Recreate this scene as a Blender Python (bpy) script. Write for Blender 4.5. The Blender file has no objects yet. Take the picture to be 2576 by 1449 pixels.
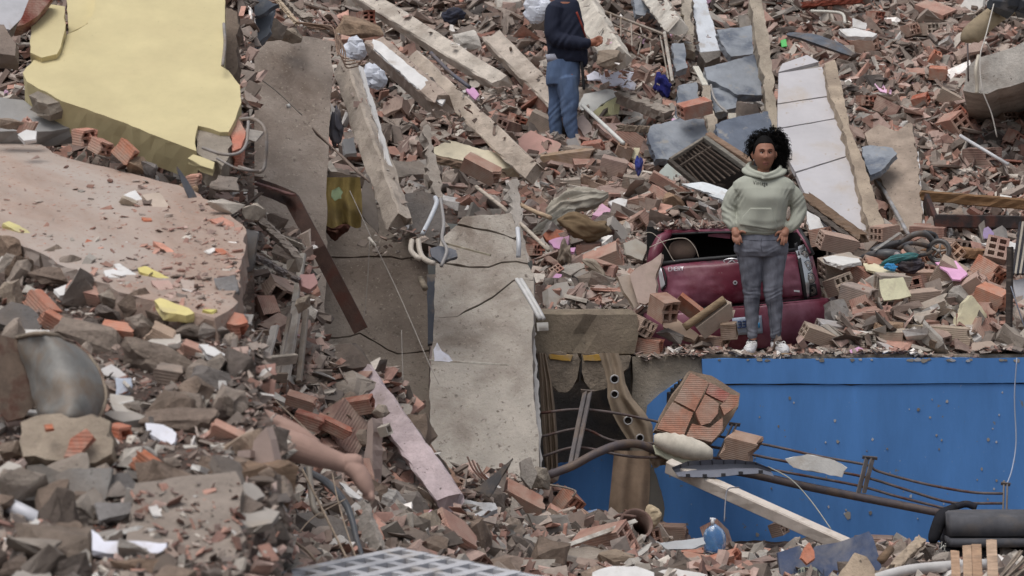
import bpy, bmesh, math, random
import numpy as np
from mathutils import Vector, Matrix, noise

R = math.radians
random.seed(11)
rng = np.random.default_rng(11)
scene = bpy.context.scene
COL = scene.collection

# ------------------------------------------------------------------ camera
K = 0.38 / 2576.0           # picture width is 0.38 m wide at 1 m (95 mm lens)
CZ = 2.2                    # eye height
cam_d = bpy.data.cameras.new('camera')
cam_d.sensor_width = 36.0
cam_d.lens = 36.0 / 0.38
cam_d.clip_start = 0.1
cam_d.clip_end = 2000.0
cam_d.dof.use_dof = True
cam_d.dof.focus_distance = 20.3
cam_d.dof.aperture_fstop = 5.0
cam = bpy.data.objects.new('camera', cam_d)
cam.location = (0, 0, CZ)
cam.rotation_euler = (R(90), 0, 0)
COL.objects.link(cam)
scene.camera = cam

# ------------------------------------------------------------------ sky, sun, exposure
SUN_EL, SUN_AZ = R(66), R(215)      # soft light from high up, behind the camera's left
world = bpy.data.worlds.new('World')
scene.world = world
world.use_nodes = True
wn, wl = world.node_tree.nodes, world.node_tree.links
bg = wn['Background']
sky = wn.new('ShaderNodeTexSky')
sky.sky_type = 'NISHITA'
sky.sun_disc = False
sky.sun_elevation = SUN_EL
sky.sun_rotation = SUN_AZ
sky.air_density = 1.0
sky.dust_density = 4.0
sky.ozone_density = 1.0
hs = wn.new('ShaderNodeHueSaturation')
hs.inputs['Saturation'].default_value = 0.42     # an overcast sky is nearly grey
wl.new(sky.outputs['Color'], hs.inputs['Color'])
wl.new(hs.outputs['Color'], bg.inputs['Color'])
bg.inputs['Strength'].default_value = 0.13
sun_d = bpy.data.lights.new('sun', 'SUN')
sun_d.energy = 1.3
sun_d.angle = R(35)
sun_d.color = (1.0, 0.98, 0.95)
sun = bpy.data.objects.new('sun', sun_d)
COL.objects.link(sun)
sd = Vector((math.sin(SUN_AZ) * math.cos(SUN_EL), math.cos(SUN_AZ) * math.cos(SUN_EL), math.sin(SUN_EL)))
sun.rotation_euler = sd.to_track_quat('Z', 'Y').to_euler()
sun.location = (0, 10, 30)
vs = scene.view_settings
vs.view_transform = 'Standard'
vs.look = 'None'
vs.gamma = 1.0
vs.use_curve_mapping = False
vs.exposure = 0.0
scene.cycles.max_bounces = 5
scene.cycles.diffuse_bounces = 3
scene.cycles.glossy_bounces = 2
scene.cycles.transmission_bounces = 4
scene.cycles.use_denoising = True

# ------------------------------------------------------------------ helpers
def P(u, v, Y):
    """world point at depth Y seen at (u, v) of a 2576 x 1449 view"""
    return Vector(((u - 1288) * K * Y, Y, CZ + (724.5 - v) * K * Y))

def S(r, g, b, gain=1.0):
    """sRGB 0-255 to a linear colour"""
    def f(c):
        c /= 255.0
        return c / 12.92 if c <= 0.04045 else ((c + 0.055) / 1.055) ** 2.4
    return (f(r) * gain, f(g) * gain, f(b) * gain, 1.0)

ORG = {}
def setcol(o, col):
    if col is not None:
        o.color = col
def tag(o, label, cat, group=None, kind=None):
    if label: o['label'] = label
    if cat: o['category'] = cat
    if group: o['group'] = group
    if kind: o['kind'] = kind
    return o
def thing(name, loc, label, cat, group=None):
    o = bpy.data.objects.new(name, None)
    o.empty_display_size = 0.1
    o.location = loc
    COL.objects.link(o)
    ORG[o.name] = Vector(loc)
    return tag(o, label, cat, group)
def mk(name, verts, faces, mat, parent=None, col=None, smooth=False, org=None):
    """one mesh object from world-space vertices"""
    me = bpy.data.meshes.new(name)
    vs_ = np.asarray([tuple(p) for p in verts], dtype=float).reshape(-1, 3)
    if parent is not None:
        o0 = ORG[parent.name]
    elif org is not None:
        o0 = Vector(org)
    else:
        c = vs_.mean(axis=0)
        o0 = Vector((c[0], c[1], vs_[:, 2].min()))
    vs_ = vs_ - np.array(o0)
    me.from_pydata(vs_.tolist(), [], faces)
    me.update()
    if smooth:
        me.polygons.foreach_set('use_smooth', [True] * len(me.polygons))
    if mat is not None:
        me.materials.append(mat)
    o = bpy.data.objects.new(name, me)
    COL.objects.link(o)
    if parent is not None:
        o.parent = parent
    else:
        o.location = o0
    ORG[o.name] = o0
    setcol(o, col)
    return o
def fixn(o):
    bm = bmesh.new(); bm.from_mesh(o.data)
    bmesh.ops.recalc_face_normals(bm, faces=bm.faces)
    bm.to_mesh(o.data); bm.free()
    return o

class MB:
    """collects shapes for one mesh"""
    def __init__(s): s.v, s.f = [], []
    def add(s, v, f):
        n = len(s.v)
        s.v += [tuple(p) for p in v]
        s.f += [tuple(i + n for i in q) for q in f]
    def box(s, c, sx, sy, sz, rot=None):
        vv = [Vector((x * sx / 2, y * sy / 2, z * sz / 2)) for x in (-1, 1) for y in (-1, 1) for z in (-1, 1)]
        if rot is not None: vv = [rot @ p for p in vv]
        s.add([p + Vector(c) for p in vv], [(0, 1, 3, 2), (4, 6, 7, 5), (0, 4, 5, 1), (2, 3, 7, 6), (0, 2, 6, 4), (1, 5, 7, 3)])
    def tube(s, pts, r, n=8, caps=True, flat=1.0, up=None):
        pts = [Vector(p) for p in pts]
        rr = list(r) if hasattr(r, '__len__') else [r] * len(pts)
        rings, ref = [], Vector(up) if up is not None else None
        for i, p in enumerate(pts):
            t = (pts[min(i + 1, len(pts) - 1)] - pts[max(i - 1, 0)])
            t = t.normalized() if t.length > 1e-9 else Vector((0, 0, 1))
            if ref is None:
                ref = Vector((0, 0, 1)) if abs(t.z) < 0.9 else Vector((0, 1, 0))
            a = ref - t * ref.dot(t)
            if a.length < 1e-5: a = Vector((1, 0, 0)) - t * t.x
            a.normalize()
            b = t.cross(a)
            if up is None: ref = a
            rings.append([p + a * math.cos(2 * math.pi * k / n) * rr[i] * flat + b * math.sin(2 * math.pi * k / n) * rr[i] for k in range(n)])
        s.rings(rings, caps)
    def rings(s, rings, caps=True):
        n = len(rings[0]); v = [p for q in rings for p in q]; f = []
        for i in range(len(rings) - 1):
            for k in range(n):
                k2 = (k + 1) % n
                f.append((i * n + k, i * n + k2, (i + 1) * n + k2, (i + 1) * n + k))
        if caps:
            f.append(tuple(range(n - 1, -1, -1)))
            f.append(tuple((len(rings) - 1) * n + k for k in range(n)))
        s.add(v, f)
    def build(s, name, mat, parent=None, col=None, smooth=False, org=None):
        return mk(name, s.v, s.f, mat, parent, col, smooth, org)

def spline(pts, n=6):
    """Catmull-Rom through the points"""
    p = [Vector(q) for q in pts]
    p = [p[0] * 2 - p[1]] + p + [p[-1] * 2 - p[-2]]
    out = []
    for i in range(1, len(p) - 2):
        for k in range(n):
            t = k / n
            a, b, c, d = p[i - 1], p[i], p[i + 1], p[i + 2]
            out.append(0.5 * ((2 * b) + (c - a) * t + (2 * a - 5 * b + 4 * c - d) * t * t + (3 * b - a - 3 * c + d) * t ** 3))
    out.append(p[-2])
    return out
def PS(pts, n=6):
    return spline([P(*q) for q in pts], n)

def normal_of(pitch, yaw):
    p, y = R(pitch), R(yaw)
    return Vector((math.sin(y) * math.cos(p), -math.cos(y) * math.cos(p), math.sin(p)))
def cast(u, v, c, n):
    o = Vector((0, 0, CZ)); d = P(u, v, 1.0) - o
    t = (c - o).dot(n) / d.dot(n)
    return o + d * t
def jagged(pts, seg, jag, n):
    """closed 3-D outline with broken edges"""
    out = []
    m = len(pts)
    for i in range(m):
        a, b = pts[i], pts[(i + 1) % m]
        L = (b - a).length
        k = max(1, int(L / seg))
        t = (b - a).normalized() if L > 1e-6 else Vector((1, 0, 0))
        s = t.cross(n)
        ph = random.uniform(0, 100)
        for j in range(k):
            f = j / k
            q = a.lerp(b, f)
            if j: q = q + s * (noise.noise(Vector((ph + f * L * 9, ph, 0))) * 1.6 + random.uniform(-.5, .5)) * jag + t * random.uniform(-.3, .3) * seg
            out.append(q)
    return out
def panel_geo(uv, Y, pitch, yaw, thick, jag=0.012, seg=0.07, rough=None, ref=None):
    n = normal_of(pitch, yaw)
    if ref is None:
        ref = (sum(p[0] for p in uv) / len(uv), sum(p[1] for p in uv) / len(uv))
    c = P(ref[0], ref[1], Y)
    base = [cast(p[0], p[1], c, n) for p in uv]
    F = jagged(base, seg, jag, n)
    if rough is None: rough = jag
    cen = sum(F, Vector()) / len(F)
    def ring(dep, r):
        out = []
        for p in F:
            q = p - n * dep
            out.append(q + Vector((random.uniform(-1, 1), random.uniform(-1, 1), random.uniform(-1, 1))) * r)
        return out
    rings = [F, ring(thick * .12, rough * .35), ring(thick * .55, rough), ring(thick, rough * .6)]
    m = len(F)
    v = [p for r_ in rings for p in r_]
    f = [tuple(range(m))]
    for i in range(len(rings) - 1):
        for k in range(m):
            k2 = (k + 1) % m
            f.append((i * m + k, (i + 1) * m + k, (i + 1) * m + k2, i * m + k2))
    f.append(tuple((len(rings) - 1) * m + k for k in range(m - 1, -1, -1)))
    return v, f
def panel(name, uv, Y, pitch, yaw, thick, mat, parent=None, col=None, **kw):
    v, f = panel_geo(uv, Y, pitch, yaw, thick, **kw)
    return fixn(mk(name, v, f, mat, parent, col))

def beam_geo(p0, p1, w, h, roll=0, n=10, rough=0.006, end=0.03, up=(0, 0, 1)):
    p0, p1 = Vector(p0), Vector(p1)
    t = (p1 - p0).normalized()
    side = t.cross(Vector(up)); side.normalize()
    top = side.cross(t); top.normalize()
    q = Matrix.Rotation(R(roll), 3, t)
    side, top = q @ side, q @ top
    c = 0.1 * min(w, h)
    prof = [(-w / 2 + c, -h / 2), (0, -h / 2), (w / 2 - c, -h / 2), (w / 2, -h / 2 + c), (w / 2, 0), (w / 2, h / 2 - c), (w / 2 - c, h / 2), (0, h / 2), (-w / 2 + c, h / 2), (-w / 2, h / 2 - c), (-w / 2, 0), (-w / 2, -h / 2 + c)]
    rings = []
    for i in range(n + 1):
        f = i / n
        b = p0.lerp(p1, f)
        ring = []
        for (a, d) in prof:
            e = random.uniform(-1, 1) * rough
            x = 0
            if i in (0, n): x = random.uniform(-1, 1) * end
            k = 1.0 + (random.uniform(-.12, .0) if random.random() < .12 else 0) * (rough > 0.003)
            ring.append(b + side * (a * k + e) + top * (d * k + e * .7) + t * x)
        rings.append(ring)
    return rings
def beam(name, a, b, w, h, mat, parent=None, col=None, roll=0, n=10, rough=0.006, end=0.03, up=(0, 0, 1)):
    m = MB(); m.rings(beam_geo(a, b, w, h, roll, n, rough, end, up))
    return fixn(m.build(name, mat, parent, col))

def rot_spec(ang=0, tilt=0, roll=0, nod=0):
    return (Matrix.Rotation(R(nod), 3, 'X') @ Matrix.Rotation(R(-ang), 3, 'Y') @ Matrix.Rotation(R(-tilt), 3, 'Z') @ Matrix.Rotation(R(roll), 3, 'X'))

# ------------------------------------------------------------------ materials (procedural)
def mat_new(name):
    m = bpy.data.materials.new(name); m.use_nodes = True
    nt = m.node_tree
    return m, nt.nodes, nt.links, nt.nodes['Principled BSDF']
def nz(n, l, co, scale, detail=5, rough=.6, dist=0):
    t = n.new('ShaderNodeTexNoise'); t.inputs['Scale'].default_value = scale
    t.inputs['Detail'].default_value = detail; t.inputs['Roughness'].default_value = rough
    t.inputs['Distortion'].default_value = dist
    l.new(co, t.inputs['Vector']); return t.outputs['Fac']
def ramp(n, l, fac, lo, hi, a=0.0, b=1.0):
    r = n.new('ShaderNodeMapRange'); r.clamp = True
    l.new(fac, r.inputs['Value'])
    for k, x in zip(('From Min', 'From Max', 'To Min', 'To Max'), (lo, hi, a, b)): r.inputs[k].default_value = x
    return r.outputs['Result']
def mixc(n, l, fac, a, b, mode='MIX'):
    m = n.new('ShaderNodeMix'); m.data_type = 'RGBA'; m.blend_type = mode
    for key, x in ((0, fac), (6, a), (7, b)):
        s = m.inputs[key]
        if hasattr(x, 'links') or isinstance(x, bpy.types.NodeSocket): l.new(x, s)
        else: s.default_value = x
    return m.outputs[2]
def surf(name, base=None, source='object', rough=.92, var=.35, vscale=6, dust=None, dust_lo=.5, dust_hi=.72, dust_amt=.7, dscale=2.2,
         spot=None, spot_scale=40, spot_lo=.64, spot_hi=.7, bump=.5, bscale=45, bdist=.008, metallic=0, coords='world', spec=.3, coat=0, wave=0, stretch=None, light_spot=None, light_lo=.6, strot=None):
    m, n, l, bs = mat_new(name)
    if coords == 'world':
        co = n.new('ShaderNodeNewGeometry').outputs['Position']
    else:
        co = n.new('ShaderNodeTexCoord').outputs['Object']
    if stretch is not None:
        mp = n.new('ShaderNodeMapping'); mp.inputs['Scale'].default_value = stretch
        if strot is not None:     # grain that runs in a given direction on the ground plan
            mp.vector_type = 'TEXTURE'; mp.inputs['Rotation'].default_value = (0, 0, R(strot)); mp.inputs['Scale'].default_value = tuple(1 / q for q in stretch)
        l.new(co, mp.inputs['Vector']); co2 = mp.outputs['Vector']
    else: co2 = co
    if source == 'object': c = n.new('ShaderNodeObjectInfo').outputs['Color']
    elif source == 'attr':
        a = n.new('ShaderNodeAttribute'); a.attribute_name = 'Col'; c = a.outputs['Color']
    else:
        rgb = n.new('ShaderNodeRGB'); rgb.outputs[0].default_value = base; c = rgb.outputs[0]
    v = ramp(n, l, nz(n, l, co2, vscale, 7, .68), .28, .72, 1 - var, 1 + var * .7)
    c = mixc(n, l, 1.0, c, v, 'MULTIPLY')
    if dust is not None:
        f = ramp(n, l, nz(n, l, co2, dscale, 8, .62, .3), dust_lo, dust_hi, 0, dust_amt)
        c = mixc(n, l, f, c, dust)
    if spot is not None:
        f = ramp(n, l, nz(n, l, co, spot_scale, 4, .6), spot_lo, spot_hi, 0, .85)
        c = mixc(n, l, f, c, spot)
    if light_spot is not None:
        f = ramp(n, l, nz(n, l, co, spot_scale * 1.7, 5, .7), light_lo, light_lo + .05, 0, .8)
        c = mixc(n, l, f, c, light_spot)
    l.new(c, bs.inputs['Base Color'])
    bs.inputs['Roughness'].default_value = rough
    bs.inputs['Metallic'].default_value = metallic
    bs.inputs['Specular IOR Level'].default_value = spec
    if coat:
        bs.inputs['Coat Weight'].default_value = coat; bs.inputs['Coat Roughness'].default_value = .12
    if bump:
        h = nz(n, l, co2, bscale, 6, .7)
        if wave:
            tc = n.new('ShaderNodeTexCoord').outputs['Object']
            sx = n.new('ShaderNodeSeparateXYZ'); l.new(tc, sx.inputs[0])
            tot = None
            for ax in ('Y', 'Z'):
                mu = n.new('ShaderNodeMath'); mu.operation = 'MULTIPLY'; mu.inputs[1].default_value = wave; l.new(sx.outputs[ax], mu.inputs[0])
                si = n.new('ShaderNodeMath'); si.operation = 'SINE'; l.new(mu.outputs[0], si.inputs[0])
                tot = si.outputs[0] if tot is None else None or (lambda A, B: (lambda q: (l.new(A, q.inputs[0]), l.new(B, q.inputs[1]), q.outputs[0])[2])(n.new('ShaderNodeMath')))(tot, si.outputs[0])
            mu = n.new('ShaderNodeMath'); mu.operation = 'MULTIPLY_ADD'; mu.inputs[1].default_value = .22
            l.new(tot, mu.inputs[0]); l.new(h, mu.inputs[2]); h = mu.outputs[0]
        b = n.new('ShaderNodeBump'); b.inputs['Strength'].default_value = bump; b.inputs['Distance'].default_value = bdist
        l.new(h, b.inputs['Height']); l.new(b.outputs['Normal'], bs.inputs['Normal'])
    return m

DUST = S(158, 144, 132)
MT = {}
MT['rubble'] = surf('rubble_dusty', var=.35, vscale=14, dust=DUST, dust_lo=.5, dust_hi=.75, dust_amt=.55, dscale=7, bump=.5, bscale=60)
MT['fines'] = surf('rubble_fine', source='attr', var=.3, vscale=18, dust=DUST, dust_lo=.5, dust_hi=.8, dust_amt=.45, dscale=5, bump=.35, bscale=70)
MT['clay'] = surf('fired_clay', var=.25, vscale=12, dust=S(172, 152, 138), dust_lo=.4, dust_hi=.62, dust_amt=.82, dscale=5, bump=.5, bscale=70, wave=430, coords='object')
MT['conc'] = surf('broken_concrete', var=.38, vscale=5, dust=S(128, 114, 102), dust_lo=.5, dust_hi=.7, dust_amt=.6, dscale=2.4, spot=S(80, 72, 66), spot_scale=34, bump=.8, bscale=38, bdist=.012)
MT['plaster'] = surf('plaster', var=.16, vscale=7, dust=S(160, 146, 130), dust_lo=.52, dust_hi=.72, dust_amt=.7, dscale=6, bump=.3, bscale=60)
MT['stone'] = surf('rough_stone', var=.5, vscale=9, dust=S(120, 106, 94), dust_lo=.5, dust_hi=.75, dust_amt=.5, dscale=5, bump=1, bscale=24, bdist=.02)
MT['wood'] = surf('old_wood', var=.45, vscale=9, dust=DUST, dust_lo=.55, dust_hi=.8, dust_amt=.5, dscale=4, bump=.5, bscale=30, coords='object', stretch=(1, 1, 6))
MT['metal'] = surf('dull_metal', var=.35, vscale=9, dust=S(124, 104, 84), dust_lo=.45, dust_hi=.68, dust_amt=.75, dscale=7, bump=.15, bscale=40, rough=.65, metallic=.15, spec=.4)
MT['rust'] = surf('rusty_steel', var=.5, vscale=10, dust=S(84, 50, 40), dust_lo=.5, dust_hi=.62, dust_amt=.9, dscale=5, bump=.4, bscale=60, rough=.7, metallic=.2, spec=.4)
MT['plastic'] = surf('dusty_plastic', var=.15, vscale=9, dust=DUST, dust_lo=.55, dust_hi=.8, dust_amt=.35, dscale=6, bump=.05, bscale=40, rough=.45, spec=.5)
MT['cloth'] = surf('dusty_cloth', var=.25, vscale=10, dust=S(128, 114, 98), dust_lo=.52, dust_hi=.75, dust_amt=.4, dscale=6, bump=.35, bscale=160, bdist=.004, rough=1, spec=.1)
MT['yellow'] = surf('yellow_paint', source='rgb', base=S(204, 191, 148), var=.12, vscale=3, dust=S(184, 168, 132), dust_lo=.45, dust_hi=.8, dust_amt=.5, dscale=1.6, spot=S(150, 138, 112), spot_scale=60, spot_lo=.7, spot_hi=.74, bump=.12, bscale=80, rough=.8)
MT['blue'] = surf('blue_paint', source='rgb', base=S(82, 132, 194), var=.2, vscale=3, dust=S(66, 112, 168), dust_lo=.45, dust_hi=.75, dust_amt=.6, dscale=1.2, spot=S(120, 118, 110), spot_scale=17, spot_lo=.685, spot_hi=.7, bump=.12, bscale=60, rough=.6, stretch=(1, 1, .25), light_spot=S(150, 166, 186), light_lo=.675)
MT['slab'] = surf('floor_slab_concrete', var=.22, vscale=4, dust=S(112, 97, 86), dust_lo=.47, dust_hi=.64, dust_amt=.75, dscale=1.2, spot=S(92, 82, 74), spot_scale=26, spot_lo=.6, spot_hi=.72, bump=.9, bscale=28, bdist=.014, light_spot=S(176, 166, 152))
MT['dustslab'] = surf('brick_dust_slab', source='rgb', base=S(164, 143, 130), var=.22, vscale=6, dust=S(176, 166, 158), dust_lo=.42, dust_hi=.66, dust_amt=.8, dscale=1.6, spot=S(148, 100, 82), spot_scale=30, spot_lo=.6, spot_hi=.7, bump=.5, bscale=50, stretch=(.28, 1, 1), strot=-62)
MT['soil'] = surf('crushed_rubble_soil', source='rgb', base=S(92, 78, 71), var=.5, vscale=13, dust=S(140, 126, 116), dust_lo=.5, dust_hi=.7, dust_amt=.7, dscale=5, spot=S(140, 84, 66), spot_scale=30, spot_lo=.6, spot_hi=.66, bump=1, bscale=24, bdist=.03)

# ------------------------------------------------------------------ ground and rubble mounds
g = mk('ground', [(-600, -300, .1), (600, -300, .1), (600, 900, .1), (-600, 900, .1)], [(0, 1, 2, 3)], MT['soil'])
g['kind'] = 'structure'

def ip(x, xs, ys): return float(np.interp(x, xs, ys))
def sst(x, a, b):
    t = min(1, max(0, (x - a) / (b - a))); return t * t * (3 - 2 * t)
def Yup(u, v):
    pit = sst(u, 1600, 1640) * (1 - sst(u, 2085, 2120)) * sst(v, 600, 640) * (1 - sst(v, 868, 882))     # room for the car
    return 1.5 * pit + ip(v, [-90, 0, 200, 400, 500, 600, 700, 780, 885, 960], [29.5, 28.6, 26.6, 24.9, 23.9, 22.6, 21.5, 20.75, 20.2, 20.1])
def Ylow(u, v):
    y2 = ip(v, [560, 900, 1200, 1300, 1449, 1540], [16.8, 15.6, 14.7, 14.0, 12.2, 11.2]) + ip(u, [560, 800, 1100, 1400], [0, .2, 1.0, 2.2])
    vf = ip(u, [1560, 1700], [1290, 1372])
    y3 = ip(v, [1200, vf, vf + 34, 1462, 1540], [19.95, 19.9, 18.3, 15.6, 14.2])
    w = sst(u, 1050, 1480)
    return y2 * (1 - w) + y3 * w
def Yleft(u, v):
    return ip(v, [620, 720, 900, 1100, 1250, 1449, 1540], [13.1, 12.4, 11.45, 10.5, 9.8, 8.9, 8.5])
def up_top(u): return -95.0
def up_bot(u): return ip(u, [500, 1090, 1340, 1360, 1590, 1605, 2760], [560, 560, 560, 778, 778, 886, 886])
def low_top(u): return ip(u, [560, 760, 800, 1000, 1100, 1380, 1400, 1620, 1700, 2760], [560, 600, 880, 960, 1180, 1200, 1285, 1295, 1366, 1366])
def low_bot(u): return 1540.0
def left_right(v): return ip(v, [620, 760, 860, 1000, 1080, 1180, 1449, 1540], [560, 590, 640, 640, 690, 690, 610, 600])
def lump(p, a):
    return noise.fractal(p * 2.3, 1.0, 2.0, 4) * a
def mound(name, grid, label=None):
    nr, nc = len(grid), len(grid[0])
    v = [p + Vector((0, 0, 1)) * lump(p, .07) for r_ in grid for p in r_]
    f = [(i * nc + j, i * nc + j + 1, (i + 1) * nc + j + 1, (i + 1) * nc + j) for i in range(nr - 1) for j in range(nc - 1)]
    o = mk(name, v, f, MT['soil'])
    fixn(o)
    o['kind'] = 'structure'
    return o
def cols(u0, u1, nu, nv, top, bot, Yf):
    return [[P(u0 + (u1 - u0) * i / nu, top(u0 + (u1 - u0) * i / nu) * (1 - j / nv) + bot(u0 + (u1 - u0) * i / nu) * j / nv,
              Yf(u0 + (u1 - u0) * i / nu, top(u0 + (u1 - u0) * i / nu) * (1 - j / nv) + bot(u0 + (u1 - u0) * i / nu) * j / nv)) for i in range(nu + 1)] for j in range(nv + 1)]
gu = cols(500, 2760, 150, 70, up_top, up_bot, Yup)
mound('rubble_mound', gu)
gl = cols(560, 2760, 140, 40, low_top, low_bot, Ylow)
mound('rubble_ground', gl)
gr = []
for j in range(51):
    v = 620 + 920 * j / 50
    ur = left_right(v)
    gr.append([P(-110 + (ur + 110) * i / 50, v, Yleft(0, v)) for i in range(51)] + [P(ur, v, Yleft(0, v)) + Vector((.02, .03, -.25)), P(ur, v, Yleft(0, v)) + Vector((.03, .08, -1.2))])
mound('rubble_bank', gr)
# the bank goes on left of the frame and behind the slabs
bk = [[P(u, v, Y) for u in (-400, -100, 200, 640)] for (v, Y) in ((-140, 19.5), (200, 17.6), (420, 16.6), (640, 15.8), (900, 15.4))]
mound('rubble_backing', bk)
# ------------------------------------------------------------------ large broken slabs
CG = S(150, 138, 124)      # plain grey concrete
CB = S(132, 118, 106)      # brown stained concrete
PK = S(176, 150, 142)
# yellow wall slab
t = thing('wall_slab', P(330, 330, 15.2), 'large fallen wall slab with pale yellow painted face at upper left', 'wall slab')
YR = (300, 300); YP, YY = 56, 4
def yface(uv, off=0, name='painted_face', mat=MT['yellow'], thick=.2, jag=.006, seg=.05, pitch=YP, Y=15.0):
    return panel(name, uv, Y + off, pitch, YY, thick, mat, t, S(150, 140, 128), jag=jag, seg=seg, ref=YR)
yface([(244, -60), (565, -60), (566, 60), (559, 168), (575, 178), (603, 214), (607, 258), (592, 300), (575, 332), (553, 332), (498, 316), (490, 358), (494, 380), (430, 356), (300, 304), (155, 254), (68, 205), (57, 183), (85, 150), (105, 153), (148, 141), (158, 121), (169, 86), (192, 77), (220, 60), (238, 20)])
yface([(78, 66), (90, 36), (130, 11), (163, 16), (165, 60), (153, 118), (143, 136), (105, 145), (76, 132)], .02, thick=.12, pitch=52)
yface([(166, -60), (250, -60), (240, 30), (216, 62), (172, 84)], .12, thick=.08)
yface([(472, 398), (486, 388), (540, 408), (536, 426), (505, 416)], .02, thick=.04)
yface([(496, 318), (553, 334), (572, 332), (585, 362), (560, 418), (520, 402), (492, 380)], .05, name='exposed_core', mat=MT['conc'], thick=.16, jag=.02)
yface([(575, 334), (592, 302), (607, 290), (618, 330), (606, 372), (585, 380)], .08, name='exposed_brick', mat=MT['clay'], thick=.12, jag=.015).color = S(196, 128, 108)
yface([(72, 240), (110, 214), (155, 256), (120, 262)], .03, name='mortar_edge', mat=MT['conc'], thick=.1, jag=.02)
# white and brown wall pieces at the very corner
panel('wall_fragment', [(-30, -30), (90, -30), (75, 18), (40, 60), (25, 75), (-30, 60)], 15.9, 40, 10, .08, MT['plaster'], None, S(186, 186, 190))
tag(bpy.context.scene.objects['wall_fragment'], 'grey white wall fragment in the top left corner', 'wall piece')
o = panel('wall_fragment', [(85, -20), (135, -10), (95, 40), (60, 62), (42, 66)], 15.7, 35, 25, .1, MT['clay'], None, S(120, 62, 52)); tag(o, 'dark red broken brick wall edge beside the yellow slab corner', 'wall piece')
o = panel('wall_fragment', [(-30, 60), (10, 62), (40, 110), (38, 140), (-30, 130)], 15.5, 40, 0, .12, MT['conc'], None, S(140, 126, 116)); tag(o, 'rough grey concrete lump at the left edge beside yellow slab', 'wall piece')
o = panel('concrete_plank', [(-30, 240), (60, 252), (120, 285), (175, 322), (130, 330), (-30, 330)], 15.3, 50, 0, .1, MT['plaster'], None, S(150, 148, 146)); tag(o, 'grey sheet of plaster under the left corner of yellow slab', 'plaster sheet')

# dusty slab under it
o = panel('dusty_slab', [(-60, 330), (60, 345), (170, 398), (330, 436), (450, 466), (560, 520), (618, 575), (614, 640), (604, 700), (590, 770), (540, 800), (300, 735), (100, 635), (-60, 570)], 13.35, 75.5, 1, .17, MT['dustslab'], None, jag=.02, seg=.08, ref=(300, 560))
tag(o, 'broad tilted concrete slab dusted pink below the yellow wall slab', 'concrete slab')

# three hanging floor slabs
def slab3(label, pieces, Y, pitch, yaw, thick, col, ref, mat=None):
    t = thing('floor_slab', cast(ref[0], ref[1], P(ref[0], ref[1], Y), normal_of(pitch, yaw)), label, 'concrete slab', 'hanging floor slabs')
    for uv in pieces:
        panel('slab_piece', uv, Y, pitch, yaw, thick, mat or MT['slab'], t, col, jag=.008, seg=.06, ref=ref, rough=.014)
    return t
slab3('brown stained floor slab hanging right beside the yellow wall slab',
      [[(598, 96), (690, 84), (780, 92), (834, 108), (836, 200), (828, 330), (822, 470), (822, 640), (816, 800), (812, 960), (560, 960), (575, 640), (590, 420)]],
      19.9, 36, 14, .14, S(156, 144, 134), (720, 500))
A1 = [(800, 645), (870, 648), (930, 645), (985, 646), (1010, 652), (1040, 648)]
A2 = [(800, 852), (850, 850), (880, 846), (905, 838), (940, 858), (975, 880), (1000, 890), (1050, 886)]
slab3('dark dirt stained floor slab hanging below the rolled yellow carpet',
      [[(800, 560)] + [(p[0], p[1] - 2) for p in A1] + [(1078, 655), (1060, 560), (930, 520)],
       [(p[0], p[1] + 2) for p in A1] + [(1076, 656), (1079, 740), (1079, 880)] + [(p[0], p[1] - 2) for p in A2[::-1]],
       [(p[0], p[1] + 2) for p in A2] + [(1079, 884), (1080, 1010), (1080, 1070), (940, 1070), (800, 960)]],
      20.2, 34, 6, .15, S(156, 144, 132), (940, 800))
B1 = [(1096, 660), (1130, 664), (1180, 672), (1230, 672), (1262, 660), (1300, 658), (1328, 664)]
B0 = [(1150, 565), (1210, 578), (1250, 586), (1290, 600)]
B2 = [(1168, 785), (1205, 768), (1240, 748), (1270, 724), (1292, 706)]
slab3('tall pale grey cracked floor slab hanging in the middle of the ruin',
      [[(1150, 562), (1165, 545), (1285, 536), (1294, 560), (1300, 596), (1290, 598), (1250, 583), (1210, 575)],
       [(1110, 600), (1148, 567)] + [(p[0], p[1] + 2) for p in B0[1:]] + [(1300, 606), (1322, 640), (1328, 660)] + [(p[0], p[1] - 2) for p in B1[::-1]],
       [(p[0], p[1] + 2) for p in B1] + [(1342, 690), (1342, 704), (1300, 704)] + [(p[0], p[1] - 3) for p in B2[::-1]] + [(1150, 796), (1092, 800)],
       [(1092, 800), (1150, 797)] + [(p[0], p[1] + 2) for p in B2] + [(1300, 707), (1343, 706), (1342, 800), (1338, 880), (1342, 1000), (1354, 1080), (1356, 1195), (1280, 1240), (1090, 1220), (1080, 1000)]],
      19.5, 32, -3, .16, S(182, 174, 164), (1215, 850))
# strip of white finish on its broken right edge
o = panel('slab_edge_plaster', [(1341, 828), (1350, 840), (1350, 950), (1356, 1010), (1362, 1085), (1364, 1195), (1352, 1198), (1344, 1040), (1336, 900)], 19.46, 30, 20, .12, MT['plaster'], None, S(206, 202, 198), jag=.014, seg=.03)
tag(o, 'white plaster strip along the right edge of the pale slab', 'plaster strip')
o = panel('slate_strip', [(1074, 690), (1106, 690), (1106, 780), (1103, 860), (1076, 866)], 19.95, 20, 0, .05, MT['plaster'], None, S(96, 100, 110), jag=.004); tag(o, 'dark slate strip between the two hanging floor slabs', 'slate strip')
o = panel('rough_concrete', [(1010, 490), (1060, 480), (1112, 500), (1116, 560), (1105, 620), (1060, 610), (1020, 560)], 20.4, 15, 0, .3, MT['conc'], None, S(122, 116, 112), jag=.03); tag(o, 'rough grey concrete lump at the foot of the leaning post', 'concrete lump')

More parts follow.
